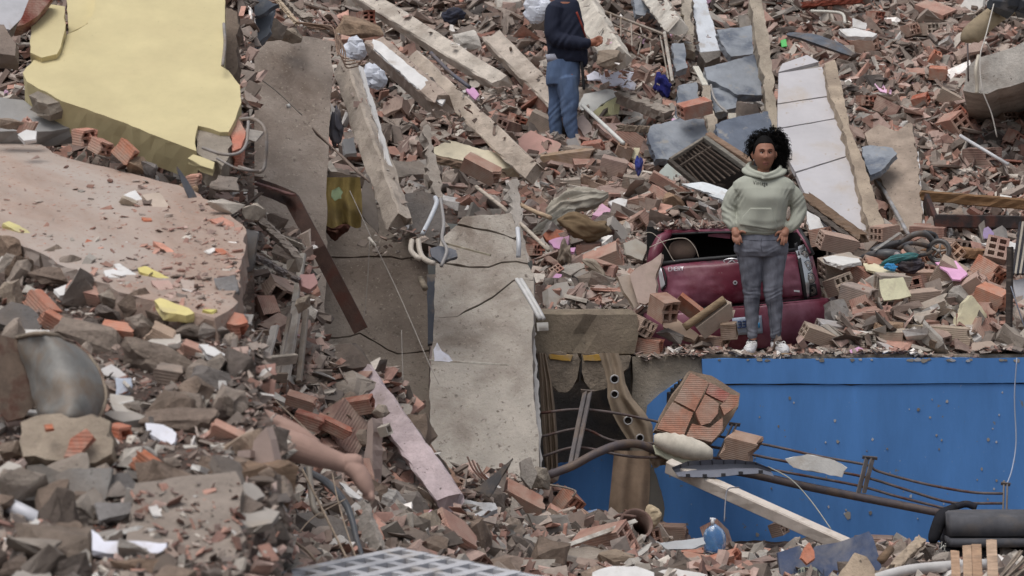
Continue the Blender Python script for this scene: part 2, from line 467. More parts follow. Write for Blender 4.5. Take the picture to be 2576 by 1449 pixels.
# ------------------------------------------------------------------ ledge, blue wall and recess
LZ = P(0, 891, 20.0).z
m = MB()
m.box((2.82, 21.67, LZ - .065), 3.8, 3.2, .13)
o = m.build('ledge_slab', MT['conc'], None, S(160, 146, 132)); tag(o, 'concrete ledge above the blue wall', 'ledge')
wy = 20.03
def wallpoly(uv, y, th, mat, col, name, parent, jag=.02, seg=.05):
    return panel(name, uv, y, 0, 0, th, mat, parent, col, jag=jag, seg=seg)
bw = thing('blue_wall', P(2150, 1360, wy), 'long bright blue painted wall under the ledge', 'wall')
# render coat with its broken upper left corner; the band above the seam stands a little proud
wallpoly([(1766, 903), (2700, 899), (2700, 962), (2300, 965), (1800, 966), (1768, 940)], 20.0, .05, MT['blue'], None, 'paint_band', bw, jag=.004, seg=.2)
wallpoly([(1628, 1020), (1660, 990), (1712, 958), (1768, 944), (1800, 968), (2300, 967.5), (2700, 965), (2700, 1490), (1628, 1490), (1640, 1180), (1625, 1050)], 20.012, .04, MT['blue'], None, 'paint_coat', bw, jag=.008, seg=.12)
wallpoly([(1360, 1180), (1540, 1140), (1630, 1150), (1630, 1490), (1360, 1490)], 20.4, .04, MT['blue'], None, 'paint_coat', bw, jag=.01)
o = wallpoly([(1590, 897), (2700, 893), (2700, 1500), (1590, 1500)], 20.055, .35, MT['conc'], S(146, 136, 122), 'wall_core', bw, jag=.008, seg=.15)
# recess beside it
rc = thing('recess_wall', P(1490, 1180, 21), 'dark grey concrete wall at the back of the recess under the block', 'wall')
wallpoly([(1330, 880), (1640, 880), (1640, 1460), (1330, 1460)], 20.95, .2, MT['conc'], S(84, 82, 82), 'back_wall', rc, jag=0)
bb = thing('concrete_block', P(1470, 890, 20.1), 'grey concrete beam block with yellow paint patches under its broken bottom', 'concrete block')
mm = MB(); mm.rings(beam_geo(P(1345, 838, 20.35), P(1592, 838, 20.35), .6, px_ := .36, 0, 8, .006, .03)); fixn(mm.build('beam_body', MT['conc'], bb, S(134, 122, 106)))
for uv, y in (([(1372, 886), (1452, 889), (1456, 930), (1440, 975), (1405, 986), (1378, 960)], 19.98), ([(1462, 890), (1540, 892), (1588, 896), (1580, 925), (1545, 960), (1520, 980), (1490, 985), (1470, 960), (1466, 920)], 19.95)):
    wallpoly(uv, y, .4, MT['stone'], S(140, 128, 114), 'broken_concrete', bb, jag=.03, seg=.05)
for uv, y in (([(1382, 892), (1440, 894), (1436, 906), (1384, 903)], 19.965), ([(1466, 893), (1524, 895), (1510, 907), (1468, 906)], 19.935)):
    wallpoly(uv, y, .012, MT['plaster'], S(176, 140, 70), 'yellow_paint', bb, jag=.008, seg=.03)
# ------------------------------------------------------------------ rubble prototypes (shared meshes)
def hull_mesh(name, pts, mat, subd=0, amp=0):
    bm = bmesh.new()
    for p in pts: bm.verts.new(p)
    r = bmesh.ops.convex_hull(bm, input=bm.verts)
    bmesh.ops.delete(bm, geom=[v for v in bm.verts if not v.link_faces], context='VERTS')
    if subd:
        bmesh.ops.subdivide_edges(bm, edges=bm.edges, cuts=subd, use_grid_fill=True)
        for v in bm.verts:
            v.co += Vector(noise.noise_vector(v.co * 5 + Vector((len(pts), 3, 1)))) * amp + Vector(noise.noise_vector(v.co * 14)) * amp * .5
    bmesh.ops.triangulate(bm, faces=bm.faces)
    bmesh.ops.recalc_face_normals(bm, faces=bm.faces)
    me = bpy.data.meshes.new(name); bm.to_mesh(me); bm.free()
    me.materials.append(mat)
    return me
def shard_mesh(name, mat, k, th, rag=.25):
    """flat irregular plate, about 1 x 1 x th"""
    n = random.randint(5, 9)
    a0 = random.uniform(0, 6.28)
    el = random.uniform(.5, 1)
    ring = []
    for i in range(n):
        a = a0 + 6.283 * (i + random.uniform(-.3, .3)) / n
        r_ = .5 * random.uniform(1 - rag, 1 + rag * .4)
        ring.append(Vector((math.cos(a) * r_, math.sin(a) * r_ * el, 0)))
    v = [p + Vector((0, 0, th / 2)) for p in ring] + [p * random.uniform(.88, 1.06) + Vector((0, 0, -th / 2 * random.uniform(.7, 1.2))) for p in ring]
    f = [tuple(range(n)), tuple(range(2 * n - 1, n - 1, -1))] + [(i, n + i, n + (i + 1) % n, (i + 1) % n) for i in range(n)]
    me = bpy.data.meshes.new(name); me.from_pydata([tuple(p) for p in v], [], f)
    me.materials.append(mat); me.update()
    return me
def brick_geo(L, W, H, ny=2, nz_=3, br=(0, 0), t=None, mortar=False):
    """hollow clay block, cells run along x; br = how far each end is broken off (share of L)"""
    t = t or .09 * min(W, H) + .006
    def cuts(D, k):
        c = (D - t * (k + 1)) / k; out = [0]
        for i in range(k): out += [out[-1] + t, out[-1] + t + c]
        return [x - D / 2 for x in out + [D]]
    ys, zs = cuts(W, ny), cuts(H, nz_)
    V, F, idx = [], [], {}
    sd0 = random.uniform(0, 99)
    def vert(e, i, j):
        key = (e, i, j)
        if key not in idx:
            x = L / 2 * (1 if e else -1)
            b = br[e]
            if b:
                q = noise.noise(Vector((ys[i] / W * 2.2 + sd0, zs[j] / H * 2.2, e * 7.3))) * .5 + .5
                x -= (1 if e else -1) * L * b * min(1, max(0, q * 1.5 - .2 + random.uniform(-.12, .12)))
            idx[key] = len(V); V.append((x, ys[i], zs[j]))
        return idx[key]
    NY, NZ = len(ys) - 1, len(zs) - 1
    hole = lambda i, j: i % 2 == 1 and j % 2 == 1
    for i in range(NY):
        for j in range(NZ):
            if not hole(i, j):
                F.append((vert(1, i, j), vert(1, i + 1, j), vert(1, i + 1, j + 1), vert(1, i, j + 1)))
                F.append((vert(0, i, j), vert(0, i, j + 1), vert(0, i + 1, j + 1), vert(0, i + 1, j)))
            else:
                c = [(i, j), (i + 1, j), (i + 1, j + 1), (i, j + 1)]
                for k in range(4):
                    a, b = c[k], c[(k + 1) % 4]
                    F.append((vert(0, *a), vert(0, *b), vert(1, *b), vert(1, *a)))
    for i in range(NY):
        F.append((vert(0, i, 0), vert(0, i + 1, 0), vert(1, i + 1, 0), vert(1, i, 0)))
        F.append((vert(0, i, NZ), vert(1, i, NZ), vert(1, i + 1, NZ), vert(0, i + 1, NZ)))
    for j in range(NZ):
        F.append((vert(0, 0, j), vert(1, 0, j), vert(1, 0, j + 1), vert(0, 0, j + 1)))
        F.append((vert(0, NY, j), vert(0, NY, j + 1), vert(1, NY, j + 1), vert(1, NY, j)))
    return V, F
def mesh_of(name, V, F, mat):
    me = bpy.data.meshes.new(name); me.from_pydata(V, [], F); me.materials.append(mat)
    bm = bmesh.new(); bm.from_mesh(me); bmesh.ops.recalc_face_normals(bm, faces=bm.faces); bm.to_mesh(me); bm.free()
    me.update(); return me

def rnd_hull(fx, fy, fz, n=14):
    out = []
    for _ in range(n):
        p = Vector((random.gauss(0, 1), random.gauss(0, 1), random.gauss(0, 1))).normalized()
        m = max(abs(p.x), abs(p.y), abs(p.z))
        p = p / m if random.random() < .55 else p * random.uniform(.8, 1.15)
        out.append(Vector((p.x * fx, p.y * fy, p.z * fz)) * .5 * random.uniform(.8, 1))
    return out
PRO = {
    'chunk': [hull_mesh('concrete_chunk', rnd_hull(1, random.uniform(.6, .9), random.uniform(.35, .75), random.randint(11, 17)), MT['conc'], 1, .05) for _ in range(12)],
    'shard': [shard_mesh('clay_shard', MT['rubble'], i, random.uniform(.06, .14)) for i in range(12)],
    'slabby': [shard_mesh('plaster_plate', MT['plaster'], i, random.uniform(.08, .2), .3) for i in range(8)],
    'stone': [hull_mesh('stone', rnd_hull(1, random.uniform(.6, .9), random.uniform(.5, .8), 16), MT['stone'], 1, .06) for _ in range(6)],
    'brick': [mesh_of('hollow_brick', *brick_geo(.30, .14, .19, 2, 3, (0, 0)), MT['clay']), mesh_of('hollow_brick', *brick_geo(.28, .14, .19, 2, 3, (.0, .35)), MT['clay']),
              mesh_of('hollow_brick', *brick_geo(.22, .14, .19, 2, 3, (.3, .4)), MT['clay']), mesh_of('hollow_brick', *brick_geo(.26, .14, .14, 2, 2, (0, .3)), MT['clay']),
              mesh_of('hollow_brick', *brick_geo(.16, .14, .19, 2, 3, (.3, .5)), MT['clay']), mesh_of('hollow_brick', *brick_geo(.24, .09, .19, 1, 3, (.2, .4)), MT['clay']),
              mesh_of('hollow_brick', *brick_geo(.20, .14, .10, 2, 1, (.2, .5)), MT['clay'])],
}
NAME = {'chunk': 'concrete_chunk', 'shard': 'clay_shard', 'slabby': 'plaster_plate', 'stone': 'stone', 'brick': 'hollow_brick'}
CATG = {'chunk': 'concrete chunk', 'shard': 'clay shard', 'slabby': 'plaster piece', 'stone': 'stone', 'brick': 'brick'}
PAL = {
    'chunk': [(S(150, 138, 126), 'beige'), (S(126, 116, 108), 'grey'), (S(112, 98, 88), 'brown'), (S(172, 164, 154), 'pale')],
    'shard': [(S(172, 112, 92), 'terracotta'), (S(158, 122, 108), 'dusty pink'), (S(140, 92, 76), 'dark red'), (S(150, 132, 120), 'dusty beige'), (S(128, 104, 94), 'brown')],
    'slabby': [(S(176, 168, 158), 'pale grey'), (S(206, 202, 196), 'white'), (S(150, 142, 134), 'grey'), (S(164, 142, 132), 'dusty pink')],
    'stone': [(S(134, 114, 98), 'brown'), (S(152, 136, 122), 'grey brown'), (S(110, 98, 90), 'dark')],
    'brick': [(S(164, 120, 104), 'dusty'), (S(174, 124, 106), 'orange'), (S(148, 122, 110), 'grey dusted'), (S(142, 106, 94), 'dark red')],
}
LAND = [(300, 220, 'on the yellow wall slab'), (180, 385, 'along the gap under the yellow slab'), (330, 600, 'on the tilted dusty slab'), (80, 680, 'among the stones at the left edge'),
        (450, 790, 'below the tilted dusty slab'), (150, 900, 'beside the curved metal sheet'), (170, 1140, 'in the left foreground heap'), (450, 1300, 'in the bottom left foreground'),
        (680, 760, 'between dusty slab and brown slab'), (830, 1000, 'on the heap below the steel channel'), (800, 1330, 'in the hollow under the bare leg'), (1150, 1330, 'behind the white lattice at the bottom'),
        (1450, 1390, 'below the blue wall recess'), (1800, 1410, 'at the foot of the blue wall'), (2300, 1430, 'beside the black mattress'),
        (1050, 330, 'beside the leaning concrete post'), (1200, 480, 'above the pale hanging slab'), (1300, 120, 'high up among the fallen beams'), (1400, 400, 'round the feet of the man in navy'), (1450, 700, 'left of the crushed red car'),
        (1620, 480, 'below the wooden rack'), (1750, 560, 'on the roof of the red car'), (1650, 830, 'in front of the red car'), (1560, 260, 'beside the fallen papers'), (1700, 100, 'near the bent railing at the top'), (1850, 80, 'on top of the slate slabs'),
        (2050, 80, 'above the white marble slab'), (2250, 200, 'on the brick slope at upper right'), (2420, 350, 'on the slope below the jutting slab'), (2350, 60, 'along the top right edge'), (2480, 640, 'by the dark steel beam'),
        (2200, 620, 'beside the wrecked scooter'), (2250, 780, 'in the brick heap right of the car'), (2000, 880, 'at the feet of the woman'), (2300, 880, 'on the ledge above the blue wall')]
def where(u, v):
    return min(LAND, key=lambda q: (q[0] - u) ** 2 + ((q[1] - v) * 1.3) ** 2)[2]
def bundle(kind):
    return {'chunk': 'broken concrete chunk', 'shard': 'broken clay shard', 'slabby': 'broken plaster plate', 'stone': 'rough building stone', 'brick': 'broken hollow brick'}[kind]
COUNT = {k: 0 for k in PRO}
CAP = {'shard': 276, 'chunk': 262, 'brick': 196, 'slabby': 296, 'stone': 262}
def put(kind, u, v, Y, size, n, lift=.3, tilt=35, pal=None, sz=(1, 1, 1)):
    """one loose piece lying on the surface at (u, v, Y); size in metres"""
    if COUNT[kind] >= CAP[kind]:
        kind = min(CAP, key=lambda q: COUNT[q] / CAP[q])
        if COUNT[kind] >= CAP[kind]: return None
    me = random.choice(PRO[kind])
    o = bpy.data.objects.new(NAME[kind], me)
    c, cn = pal or random.choice(PAL[kind])
    k = random.uniform(.85, 1.3); lu = (c[0] + c[1] + c[2]) / 3
    o.color = tuple((lu + (q - lu) * .8) * k for q in c[:3]) + (1,)
    q = n.to_track_quat('Z', 'Y') @ Matrix.Rotation(random.uniform(0, 6.28), 3, 'Z').to_quaternion()
    ax = Vector((random.uniform(-1, 1), random.uniform(-1, 1), 0)).normalized()
    q = q @ Matrix.Rotation(R(random.gauss(0, tilt)), 3, ax).to_quaternion()
    if kind == 'brick' and random.random() < .5:
        q = q @ Matrix.Rotation(R(random.choice((90, 90, 20, 70))), 3, 'X').to_quaternion()
    o.rotation_mode = 'QUATERNION'; o.rotation_quaternion = q
    s = size if kind != 'brick' else size / .28
    o.scale = (s * sz[0], s * sz[1], s * sz[2])
    o.location = P(u, v, Y) + n * (size * lift * (.5 if kind in ('chunk', 'stone', 'brick') else .25))
    COL.objects.link(o)
    w = where(u, v)
    big = 'large' if size > .3 else 'small' if size < .14 else 'medium'
    o['label'] = f'{big} {cn} {bundle(kind)} {w}'
    o['category'] = CATG[kind]
    o['group'] = f'{cn} {bundle(kind)}s {w}'
    COUNT[kind] += 1
    return o
def nrm(Yf, u, v):
    a, b, c = P(u, v, Yf(u, v)), P(u + 12, v, Yf(u + 12, v)), P(u, v + 12, Yf(u, v + 12))
    n = (c - a).cross(b - a)
    n.normalize()
    return n if n.z > 0 else -n
def inside(u, v, poly):
    r_, j = False, len(poly) - 1
    for i in range(len(poly)):
        (x0, y0), (x1, y1) = poly[i], poly[j]
        if (y0 > v) != (y1 > v) and u < (x1 - x0) * (v - y0) / (y1 - y0) + x0: r_ = not r_
        j = i
    return r_
# zones: polygon, depth function, weight of the fine rubble, tone
Z_UP = [(590, -85), (2700, -85), (2700, 884), (1605, 884), (1590, 770), (1360, 770), (1330, 600), (1100, 540), (900, 560), (830, 560), (830, 90), (590, 90)]
Z_UPR = [(1960, -60), (2640, -60), (2640, 560), (2300, 570), (2100, 300), (1960, 160)]
Z_LOW = [(600, 560), (770, 610), (810, 890), (1000, 970), (1100, 1190), (1390, 1210), (1410, 1300), (1640, 1308), (1710, 1376), (2700, 1376), (2700, 1500), (600, 1500)]
Z_LEFT = [(-90, 640), (200, 690), (560, 780), (600, 790), (640, 860), (640, 1000), (690, 1080), (690, 1180), (600, 1500), (-90, 1500)]
KEEP = [  # places where loose pieces would bury something that stands there
    [(1610, 570), (2110, 570), (2110, 886), (1700, 886)],
    [(1855, 850), (1998, 850), (1998, 900), (1855, 900)],
]
def sample(poly, Yf, n, kinds, smin, smax, avoid=KEEP, lift=.3, tilt=35, power=1.8, sz=(1, 1, 1), pal=None, hi=1.0):
    us = [p[0] for p in poly]; vs_ = [p[1] for p in poly]
    k = 0; guard = 0
    while k < n and guard < n * 40:
        guard += 1
        u, v = random.uniform(min(us), max(us)), random.uniform(min(vs_), max(vs_))
        if not inside(u, v, poly) or any(inside(u, v, a) for a in avoid): continue
        Y = Yf(u, v)
        s = smin + (smax - smin) * random.random() ** power
        kind = random.choices([q[0] for q in kinds], [q[1] for q in kinds])[0]
        put(kind, u, v, Y, s * (.8 if kind == 'shard' else 1), nrm(Yf, u, v), lift, tilt, pal, sz)
        k += 1
MIX = [('shard', 4), ('chunk', 3), ('brick', 2), ('slabby', 2), ('stone', .6)]
sample(Z_UP, Yup, 230, MIX, .18, .48, power=1.3)
sample([(1060, 280), (1640, 380), (1640, 770), (1360, 770), (1330, 540), (1080, 480)], Yup, 70, MIX, .18, .4, power=1.2)
sample(Z_UPR, Yup, 190, [('shard', 4), ('chunk', 2), ('brick', 3), ('slabby', 1)], .1, .3)
sample([(1340, 470), (1640, 470), (1640, 780), (1350, 770)], Yup, 60, MIX, .1, .34)
sample([(2080, 580), (2600, 560), (2600, 884), (2080, 884)], Yup, 70, [('brick', 4), ('chunk', 2), ('slabby', 2), ('shard', 2)], .12, .34)
sample([(1350, 20), (1960, 20), (1700, 440), (1350, 440)], Yup, 60, MIX, .12, .36)
sample(Z_LOW, Ylow, 210, MIX, .1, .36)
sample([(1000, 1240), (1700, 1340), (1700, 1470), (1000, 1470)], Ylow, 60, [('chunk', 3), ('shard', 3), ('slabby', 2), ('brick', 2)], .12, .36)
sample([(1700, 1385), (2640, 1388), (2640, 1475), (1700, 1475)], Ylow, 90, [('brick', 4), ('slabby', 2), ('shard', 4), ('chunk', 2)], .1, .26)
sample(Z_LEFT, Yleft, 190, [('shard', 5), ('chunk', 3), ('stone', 1), ('slabby', 3), ('brick', 1)], .07, .24, power=1.4)
sample([(640, 1195), (708, 1188), (712, 1300), (700, 1480), (625, 1480)], lambda u, v: 9.95 + (u - 640) * .003 - (v - 1190) * .0016, 70, [('chunk', 3), ('stone', 4), ('shard', 2)], .06, .17)
sample([(1610, 868), (2600, 868), (2600, 889), (1610, 889)], Yup, 90, [('shard', 4), ('chunk', 2), ('slabby', 2)], .04, .12, avoid=KEEP[1:], lift=.2, tilt=20)

# heaps pushed against the car and more bits round the woman's feet
sample([(1640, 800), (1700, 790), (1850, 840), (1850, 884), (1640, 884)], lambda u, v: 20.3 + (884 - v) * .004, 34, MIX, .07, .2, avoid=[])
sample([(2045, 800), (2110, 780), (2110, 884), (2000, 884)], lambda u, v: 20.35 + (884 - v) * .004, 16, MIX, .08, .2, avoid=[])
sample([(1700, 872), (2560, 872), (2560, 888), (1700, 888)], lambda u, v: 20.1 + (888 - v) * .02, 46, [('shard', 2), ('chunk', 2), ('slabby', 2), ('brick', 1)], .07, .15, avoid=[[(1862, 860), (1990, 860), (1990, 900), (1862, 900)]], lift=.3, tilt=20)
# ------------------------------------------------------------------ fine rubble: too many to count, one mesh
FINE_V, FINE_C = [], []
CUBE = np.array([(x, y, z) for x in (-.5, .5) for y in (-.5, .5) for z in (-.5, .5)])
CUBE_F = np.array([(0, 1, 3, 2), (4, 6, 7, 5), (0, 4, 5, 1), (2, 3, 7, 6), (0, 2, 6, 4), (1, 5, 7, 3)])
FPAL = np.array([S(168, 122, 104)[:3], S(160, 132, 120)[:3], S(136, 100, 88)[:3], S(152, 136, 124)[:3], S(170, 160, 148)[:3], S(118, 106, 98)[:3], S(132, 112, 100)[:3], S(206, 200, 194)[:3], S(206, 158, 190)[:3], S(88, 80, 76)[:3]])
FPAL = (FPAL.mean(1)[:, None] + (FPAL - FPAL.mean(1)[:, None]) * .78) * 1.12
FW = np.array([.09, .15, .06, .24, .14, .13, .15, .035, .004, .02]); FW = FW / FW.sum()
def fines(poly, Yf, n, smin, smax, avoid=(), weights=None, power=2.2, lift=.35, tilt=.55):
    us = [p[0] for p in poly]; vs_ = [p[1] for p in poly]
    pos = []; nr_ = []
    g0 = 0
    while len(pos) < n and g0 < n * 30:
        g0 += 1
        u, v = random.uniform(min(us), max(us)), random.uniform(min(vs_), max(vs_))
        if not inside(u, v, poly) or any(inside(u, v, a) for a in avoid): continue
        p = P(u, v, Yf(u, v))
        p.z += lump(p, .07)
        pos.append(p); nr_.append((0, 0, 1))
    fines_at(np.array([tuple(p) for p in pos]), smin, smax, weights, power, lift, tilt)
def fines_at(pos, smin, smax, weights=None, power=2.2, lift=.35, tilt=.55):
    n = len(pos)
    if not n: return
    s = smin + (smax - smin) * rng.random(n) ** power
    dim = np.stack([s, s * rng.uniform(.3, .9, n), s * rng.uniform(.04, .22, n)], 1)
    jit = rng.uniform(-.16, .16, (n, 8, 3))
    v = (CUBE[None] + jit) * dim[:, None, :]
    taper = rng.uniform(.45, 1, n)
    v[:, 4:, 1] *= taper[:, None]
    a, b, c = rng.uniform(0, 6.283, n), rng.normal(0, tilt, n), rng.normal(.25, tilt, n)
    def rot(ax, t):
        m = np.zeros((n, 3, 3)); co, si = np.cos(t), np.sin(t)
        i, j = [(1, 2), (2, 0), (0, 1)][ax]
        m[:, ax, ax] = 1; m[:, i, i] = co; m[:, j, j] = co; m[:, i, j] = -si; m[:, j, i] = si
        return m
    M = rot(0, c) @ rot(1, b) @ rot(2, a)
    v = np.einsum('nij,nkj->nki', M, v) + pos[:, None, :]
    v[:, :, 2] += (s * lift * rng.random(n) * .8)[:, None]
    w = FW if weights is None else np.array(weights) / sum(weights)
    col = FPAL[rng.choice(len(FPAL), n, p=w)] * rng.uniform(.55, 1.42, n)[:, None]
    FINE_V.append(v.reshape(-1, 3)); FINE_C.append(np.repeat(col, 8, axis=0))
def build_fines():
    V = np.concatenate(FINE_V); C = np.concatenate(FINE_C); n = len(V) // 8
    F = (CUBE_F[None] + (np.arange(n) * 8)[:, None, None]).reshape(-1, 4)
    me = bpy.data.meshes.new('fine_rubble')
    me.vertices.add(len(V)); me.vertices.foreach_set('co', V.ravel())
    me.loops.add(F.size); me.loops.foreach_set('vertex_index', F.ravel().astype(np.int32))
    me.polygons.add(len(F)); me.polygons.foreach_set('loop_start', np.arange(0, F.size, 4).astype(np.int32))
    me.update(calc_edges=True); me.validate(); me.shade_flat()
    ca = me.attributes.new('Col', 'FLOAT_COLOR', 'POINT')
    ca.data.foreach_set('color', np.concatenate([C, np.ones((len(C), 1))], 1).astype(np.float32).ravel())
    me.materials.append(MT['fines'])
    o = bpy.data.objects.new('fine_rubble', me); COL.objects.link(o)
    o['kind'] = 'stuff'
    tag(o, 'small bits of broken brick, mortar and plaster covering the heaps', 'rubble')
CARP = [[(1660, 600), (2060, 600), (2100, 880), (1700, 880)]]
fines(Z_UP, Yup, 20000, .03, .26, CARP, power=2.6)
fines(Z_UPR, Yup, 8000, .03, .18, power=2.4, weights=[.16, .22, .1, .2, .09, .08, .12, .02, .001, .015])
fines([(1340, 440), (1660, 440), (1660, 780), (1350, 775)], Yup, 5000, .02, .1)
fines(Z_LOW, Ylow, 13000, .025, .17, power=2.5)
fines(Z_LEFT, Yleft, 4500, .012, .06, weights=[.1, .12, .06, .22, .1, .16, .2, .03, .0, .03])
fines([(1595, 874), (2650, 874), (2650, 891), (1595, 891)], lambda u, v: 20.05 + (889 - v) * .02 if v < 889 else 20.03, 2200, .012, .08, lift=.15, tilt=.3)

fines([(-80, -80), (640, -80), (640, 650), (-80, 650)], lambda u, v: ip(v, [-140, 200, 420, 640, 900], [19.5, 17.6, 16.6, 15.8, 15.4]), 4500, .03, .16)
cl = []
for _ in range(2200):
    v = random.uniform(640, 1520); cl.append(tuple(P(left_right(v), v, Yleft(0, v)) + Vector((random.uniform(.0, .06), random.uniform(0, .1), -1.15 * random.random()))))
fines_at(np.array(cl), .015, .09)
# ------------------------------------------------------------------ pieces one can tell apart
CLAY, CLAYD, DUSTY, GREYB = S(186, 118, 94), S(148, 90, 74), S(170, 134, 118), S(158, 146, 134)
WHITE, CREAM, PINK, BEIGE = S(216, 214, 212), S(206, 198, 170), S(208, 160, 196), S(170, 156, 142)
GREY, DGREY, BROWN, SLATE = S(140, 134, 128), S(98, 94, 92), S(124, 104, 88), S(112, 120, 132)
def B(u, v, L, W, H, ang, tilt, roll, nod, holes, col, label, off=.12, Yf=Yup, br=(0, .2), Y=None, mat='clay', name='hollow_brick'):
    Y = Y or Yf(u, v) - off
    k = K * Y
    V, F = brick_geo(L * k, W * k, H * k, holes[0], holes[1], br)
    me = mesh_of(name, V, F, MT[mat])
    o = bpy.data.objects.new(name, me); COL.objects.link(o)
    o.matrix_world = Matrix.Translation(P(u, v, Y)) @ rot_spec(ang, tilt, roll, nod).to_4x4()
    o.color = col
    COUNT['brick'] += 1
    return tag(o, label, 'brick', 'hollow bricks thrown over the ruin')
def RK(u, v, w, h, col, label, ang=0, off=.1, Yf=Yup, Y=None, mat='conc', name='concrete_chunk', cat='concrete chunk', dep=.8, n=15, amp=.05):
    Y = Y or Yf(u, v) - off
    k = K * Y
    me = hull_mesh(name, rnd_hull(1, 1, 1, n), MT[mat], 2, amp)
    o = bpy.data.objects.new(name, me); COL.objects.link(o)
    o.matrix_world = Matrix.Translation(P(u, v, Y)) @ rot_spec(ang, 0, 0, 12).to_4x4() @ Matrix.Diagonal((w * k * 1.12, min(w, h * 2) * k * dep, h * k * 1.15, 1))
    o.color = tuple(min(.8, q * (1.3 if mat == 'stone' else 1.12)) for q in col[:3]) + (1,)
    return tag(o, label, cat, 'single concrete and stone lumps')
def PL(uv, label, col, pitch=45, yaw=0, th=.03, off=.12, Yf=Yup, Y=None, mat='plaster', name='plaster_plate', cat='plaster piece', jag=.008, seg=.035, parent=None):
    u = sum(p[0] for p in uv) / len(uv); v = sum(p[1] for p in uv) / len(uv)
    Y = Y or Yf(u, v) - off
    o = panel(name, uv, Y, pitch, yaw, th, MT[mat], parent, col, jag=jag, seg=seg)
    return tag(o, label, cat) if parent is None else o
def BM(a, b, w, h, col, label, roll=0, mat='conc', name='concrete_beam', cat='concrete beam', rough=.0075, end=.05, group=None, n=20):
    Y = (a[2] + b[2]) / 2
    o = beam(name, P(*a), P(*b), w * K * Y, h * K * Y, MT[mat], None, col, roll, n, rough, end)
    if cat == 'concrete beam':      # crumbs gathered round its foot and along its back
        pa, pb, r_ = P(*a), P(*b), w * K * Y
        pts_ = [tuple(pb + Vector((random.gauss(0, r_ * .8), random.gauss(0, r_ * .6), -abs(random.gauss(0, r_ * .5)) - r_ * .2))) for _ in range(60)]
        pts_ += [tuple(pa.lerp(pb, random.random()) + Vector((random.uniform(-.3, .3) * r_, random.uniform(-.2, .4) * r_, r_ * .55))) for _ in range(0 if mat == 'conc' and a[2] < 17 else 22)]
        fines_at(np.array(pts_), .02, .09)
    return tag(o, label, cat, group)
def TB(pts, r, col, label, mat='metal', name='metal_rod', cat='rod', sm=5, n=8, group=None):
    m = MB(); Y = pts[0][2]
    m.tube(PS(pts, sm) if len(pts) > 2 else [P(*q) for q in pts], r * K * Y, n)
    o = m.build(name, MT[mat], None, col, True)
    return tag(o, label, cat, group)
LW, LF = Ylow, Yleft

# --- beams of the collapsed frame
BG = 'fallen concrete beams'
BM((900, -15, 26.6), (1262, 213, 24.6), 44, 36, S(198, 188, 176), 'longest pale concrete beam sliding down left of the man in navy', 40, group=BG)
BM((946, 118, 23.8), (1112, 268, 22.7), 52, 56, S(168, 152, 140), 'thick short beam with white top edge behind the leaning post', 28, group=BG)
PL([(938, 98), (956, 104), (1128, 242), (1112, 262), (1060, 228), (940, 122)], 'white plaster skin on top of the thick short beam', WHITE, 52, 0, .02, Y=23.05)
BM((1040, 150, 23.8), (1345, 440, 22.2), 50, 30, S(188, 174, 160), 'plank like beige beam running down to the mortar heap', 55, group=BG)
BM((868, 168, 21.2), (1006, 566, 19.35), 58, 44, S(174, 162, 150), 'tall concrete post leaning in front of the hanging slabs', 62, group=BG)
PL([(905, 165), (914, 170), (1030, 560), (1028, 580), (1018, 560)], 'white plaster strip down the leaning concrete post', WHITE, 25, 30, .02, Y=19.9)
BM((1240, 100, 26.6), (1412, 275, 25.75), 50, 44, S(190, 178, 166), 'stout beam ending behind the legs of the man in navy', 42, group=BG)
BM((1448, -25, 27.2), (1552, 150, 25.2), 62, 50, S(206, 198, 186), 'pale broken beam right behind the man in navy', 48, group=BG)
RK(1538, 148, 66, 46, S(140, 126, 112), 'crumbled brown end of the pale beam behind the man', -20, Y=25.0)
BM((1630, -25, 28.3), (1704, 78, 26.6), 50, 40, S(206, 200, 190), 'short pale beam above the bent railing', 45, group=BG)
BM((1030, 475, 22.3), (1115, 575, 20.9), 26, 20, S(160, 150, 142), 'small grey beam stub under the plank like beam', 40, group=BG)
PL([(1091, 370), (1127, 352), (1288, 396), (1308, 424), (1262, 424), (1087, 388)], 'cream painted plank shaped slab above the pale hanging slab', S(206, 196, 172), 48, 0, .1, Y=22.6)
BM((1100, 400, 22.6), (1260, 438, 22.4), 20, 14, BROWN, 'brown board under the cream slab', 10, mat='wood', name='wooden_board', cat='board')
B(1214, 428, 102, 40, 40, -24, 18, 20, 15, (2, 2), DUSTY, 'ridged dusty brick under the cream plank shaped slab', Y=22.0)
B(922, 46, 56, 34, 36, 5, 70, 0, 0, (2, 3), CLAYD, 'dark brick with open cells at the top beside the longest beam', Y=26.0)
RK(898, 68, 128, 46, S(132, 112, 94), 'large brown mortar lump above the white plastic bags', -12, Y=24.5, mat='stone')
RK(1175, 106, 64, 54, S(190, 184, 176), 'pale round concrete lump right of the longest beam', 10, Y=25.4)
PL([(1172, 224), (1192, 220), (1206, 238), (1196, 250)], 'bright pink plaster scrap by the longest beam end', PINK, 40, 0, .02, Y=24.4)
TB([(1084, 133, 24.4), (1130, 180, 24.1), (1182, 220, 23.9)], 5, S(90, 92, 104), 'dark bent metal pipe lying on the longest beam', name='metal_pipe', cat='pipe')
PL([(862, 350), (890, 345), (898, 385), (868, 388)], 'white foam box lid beside the leaning post', WHITE, 30, 10, .05, Y=21.0)
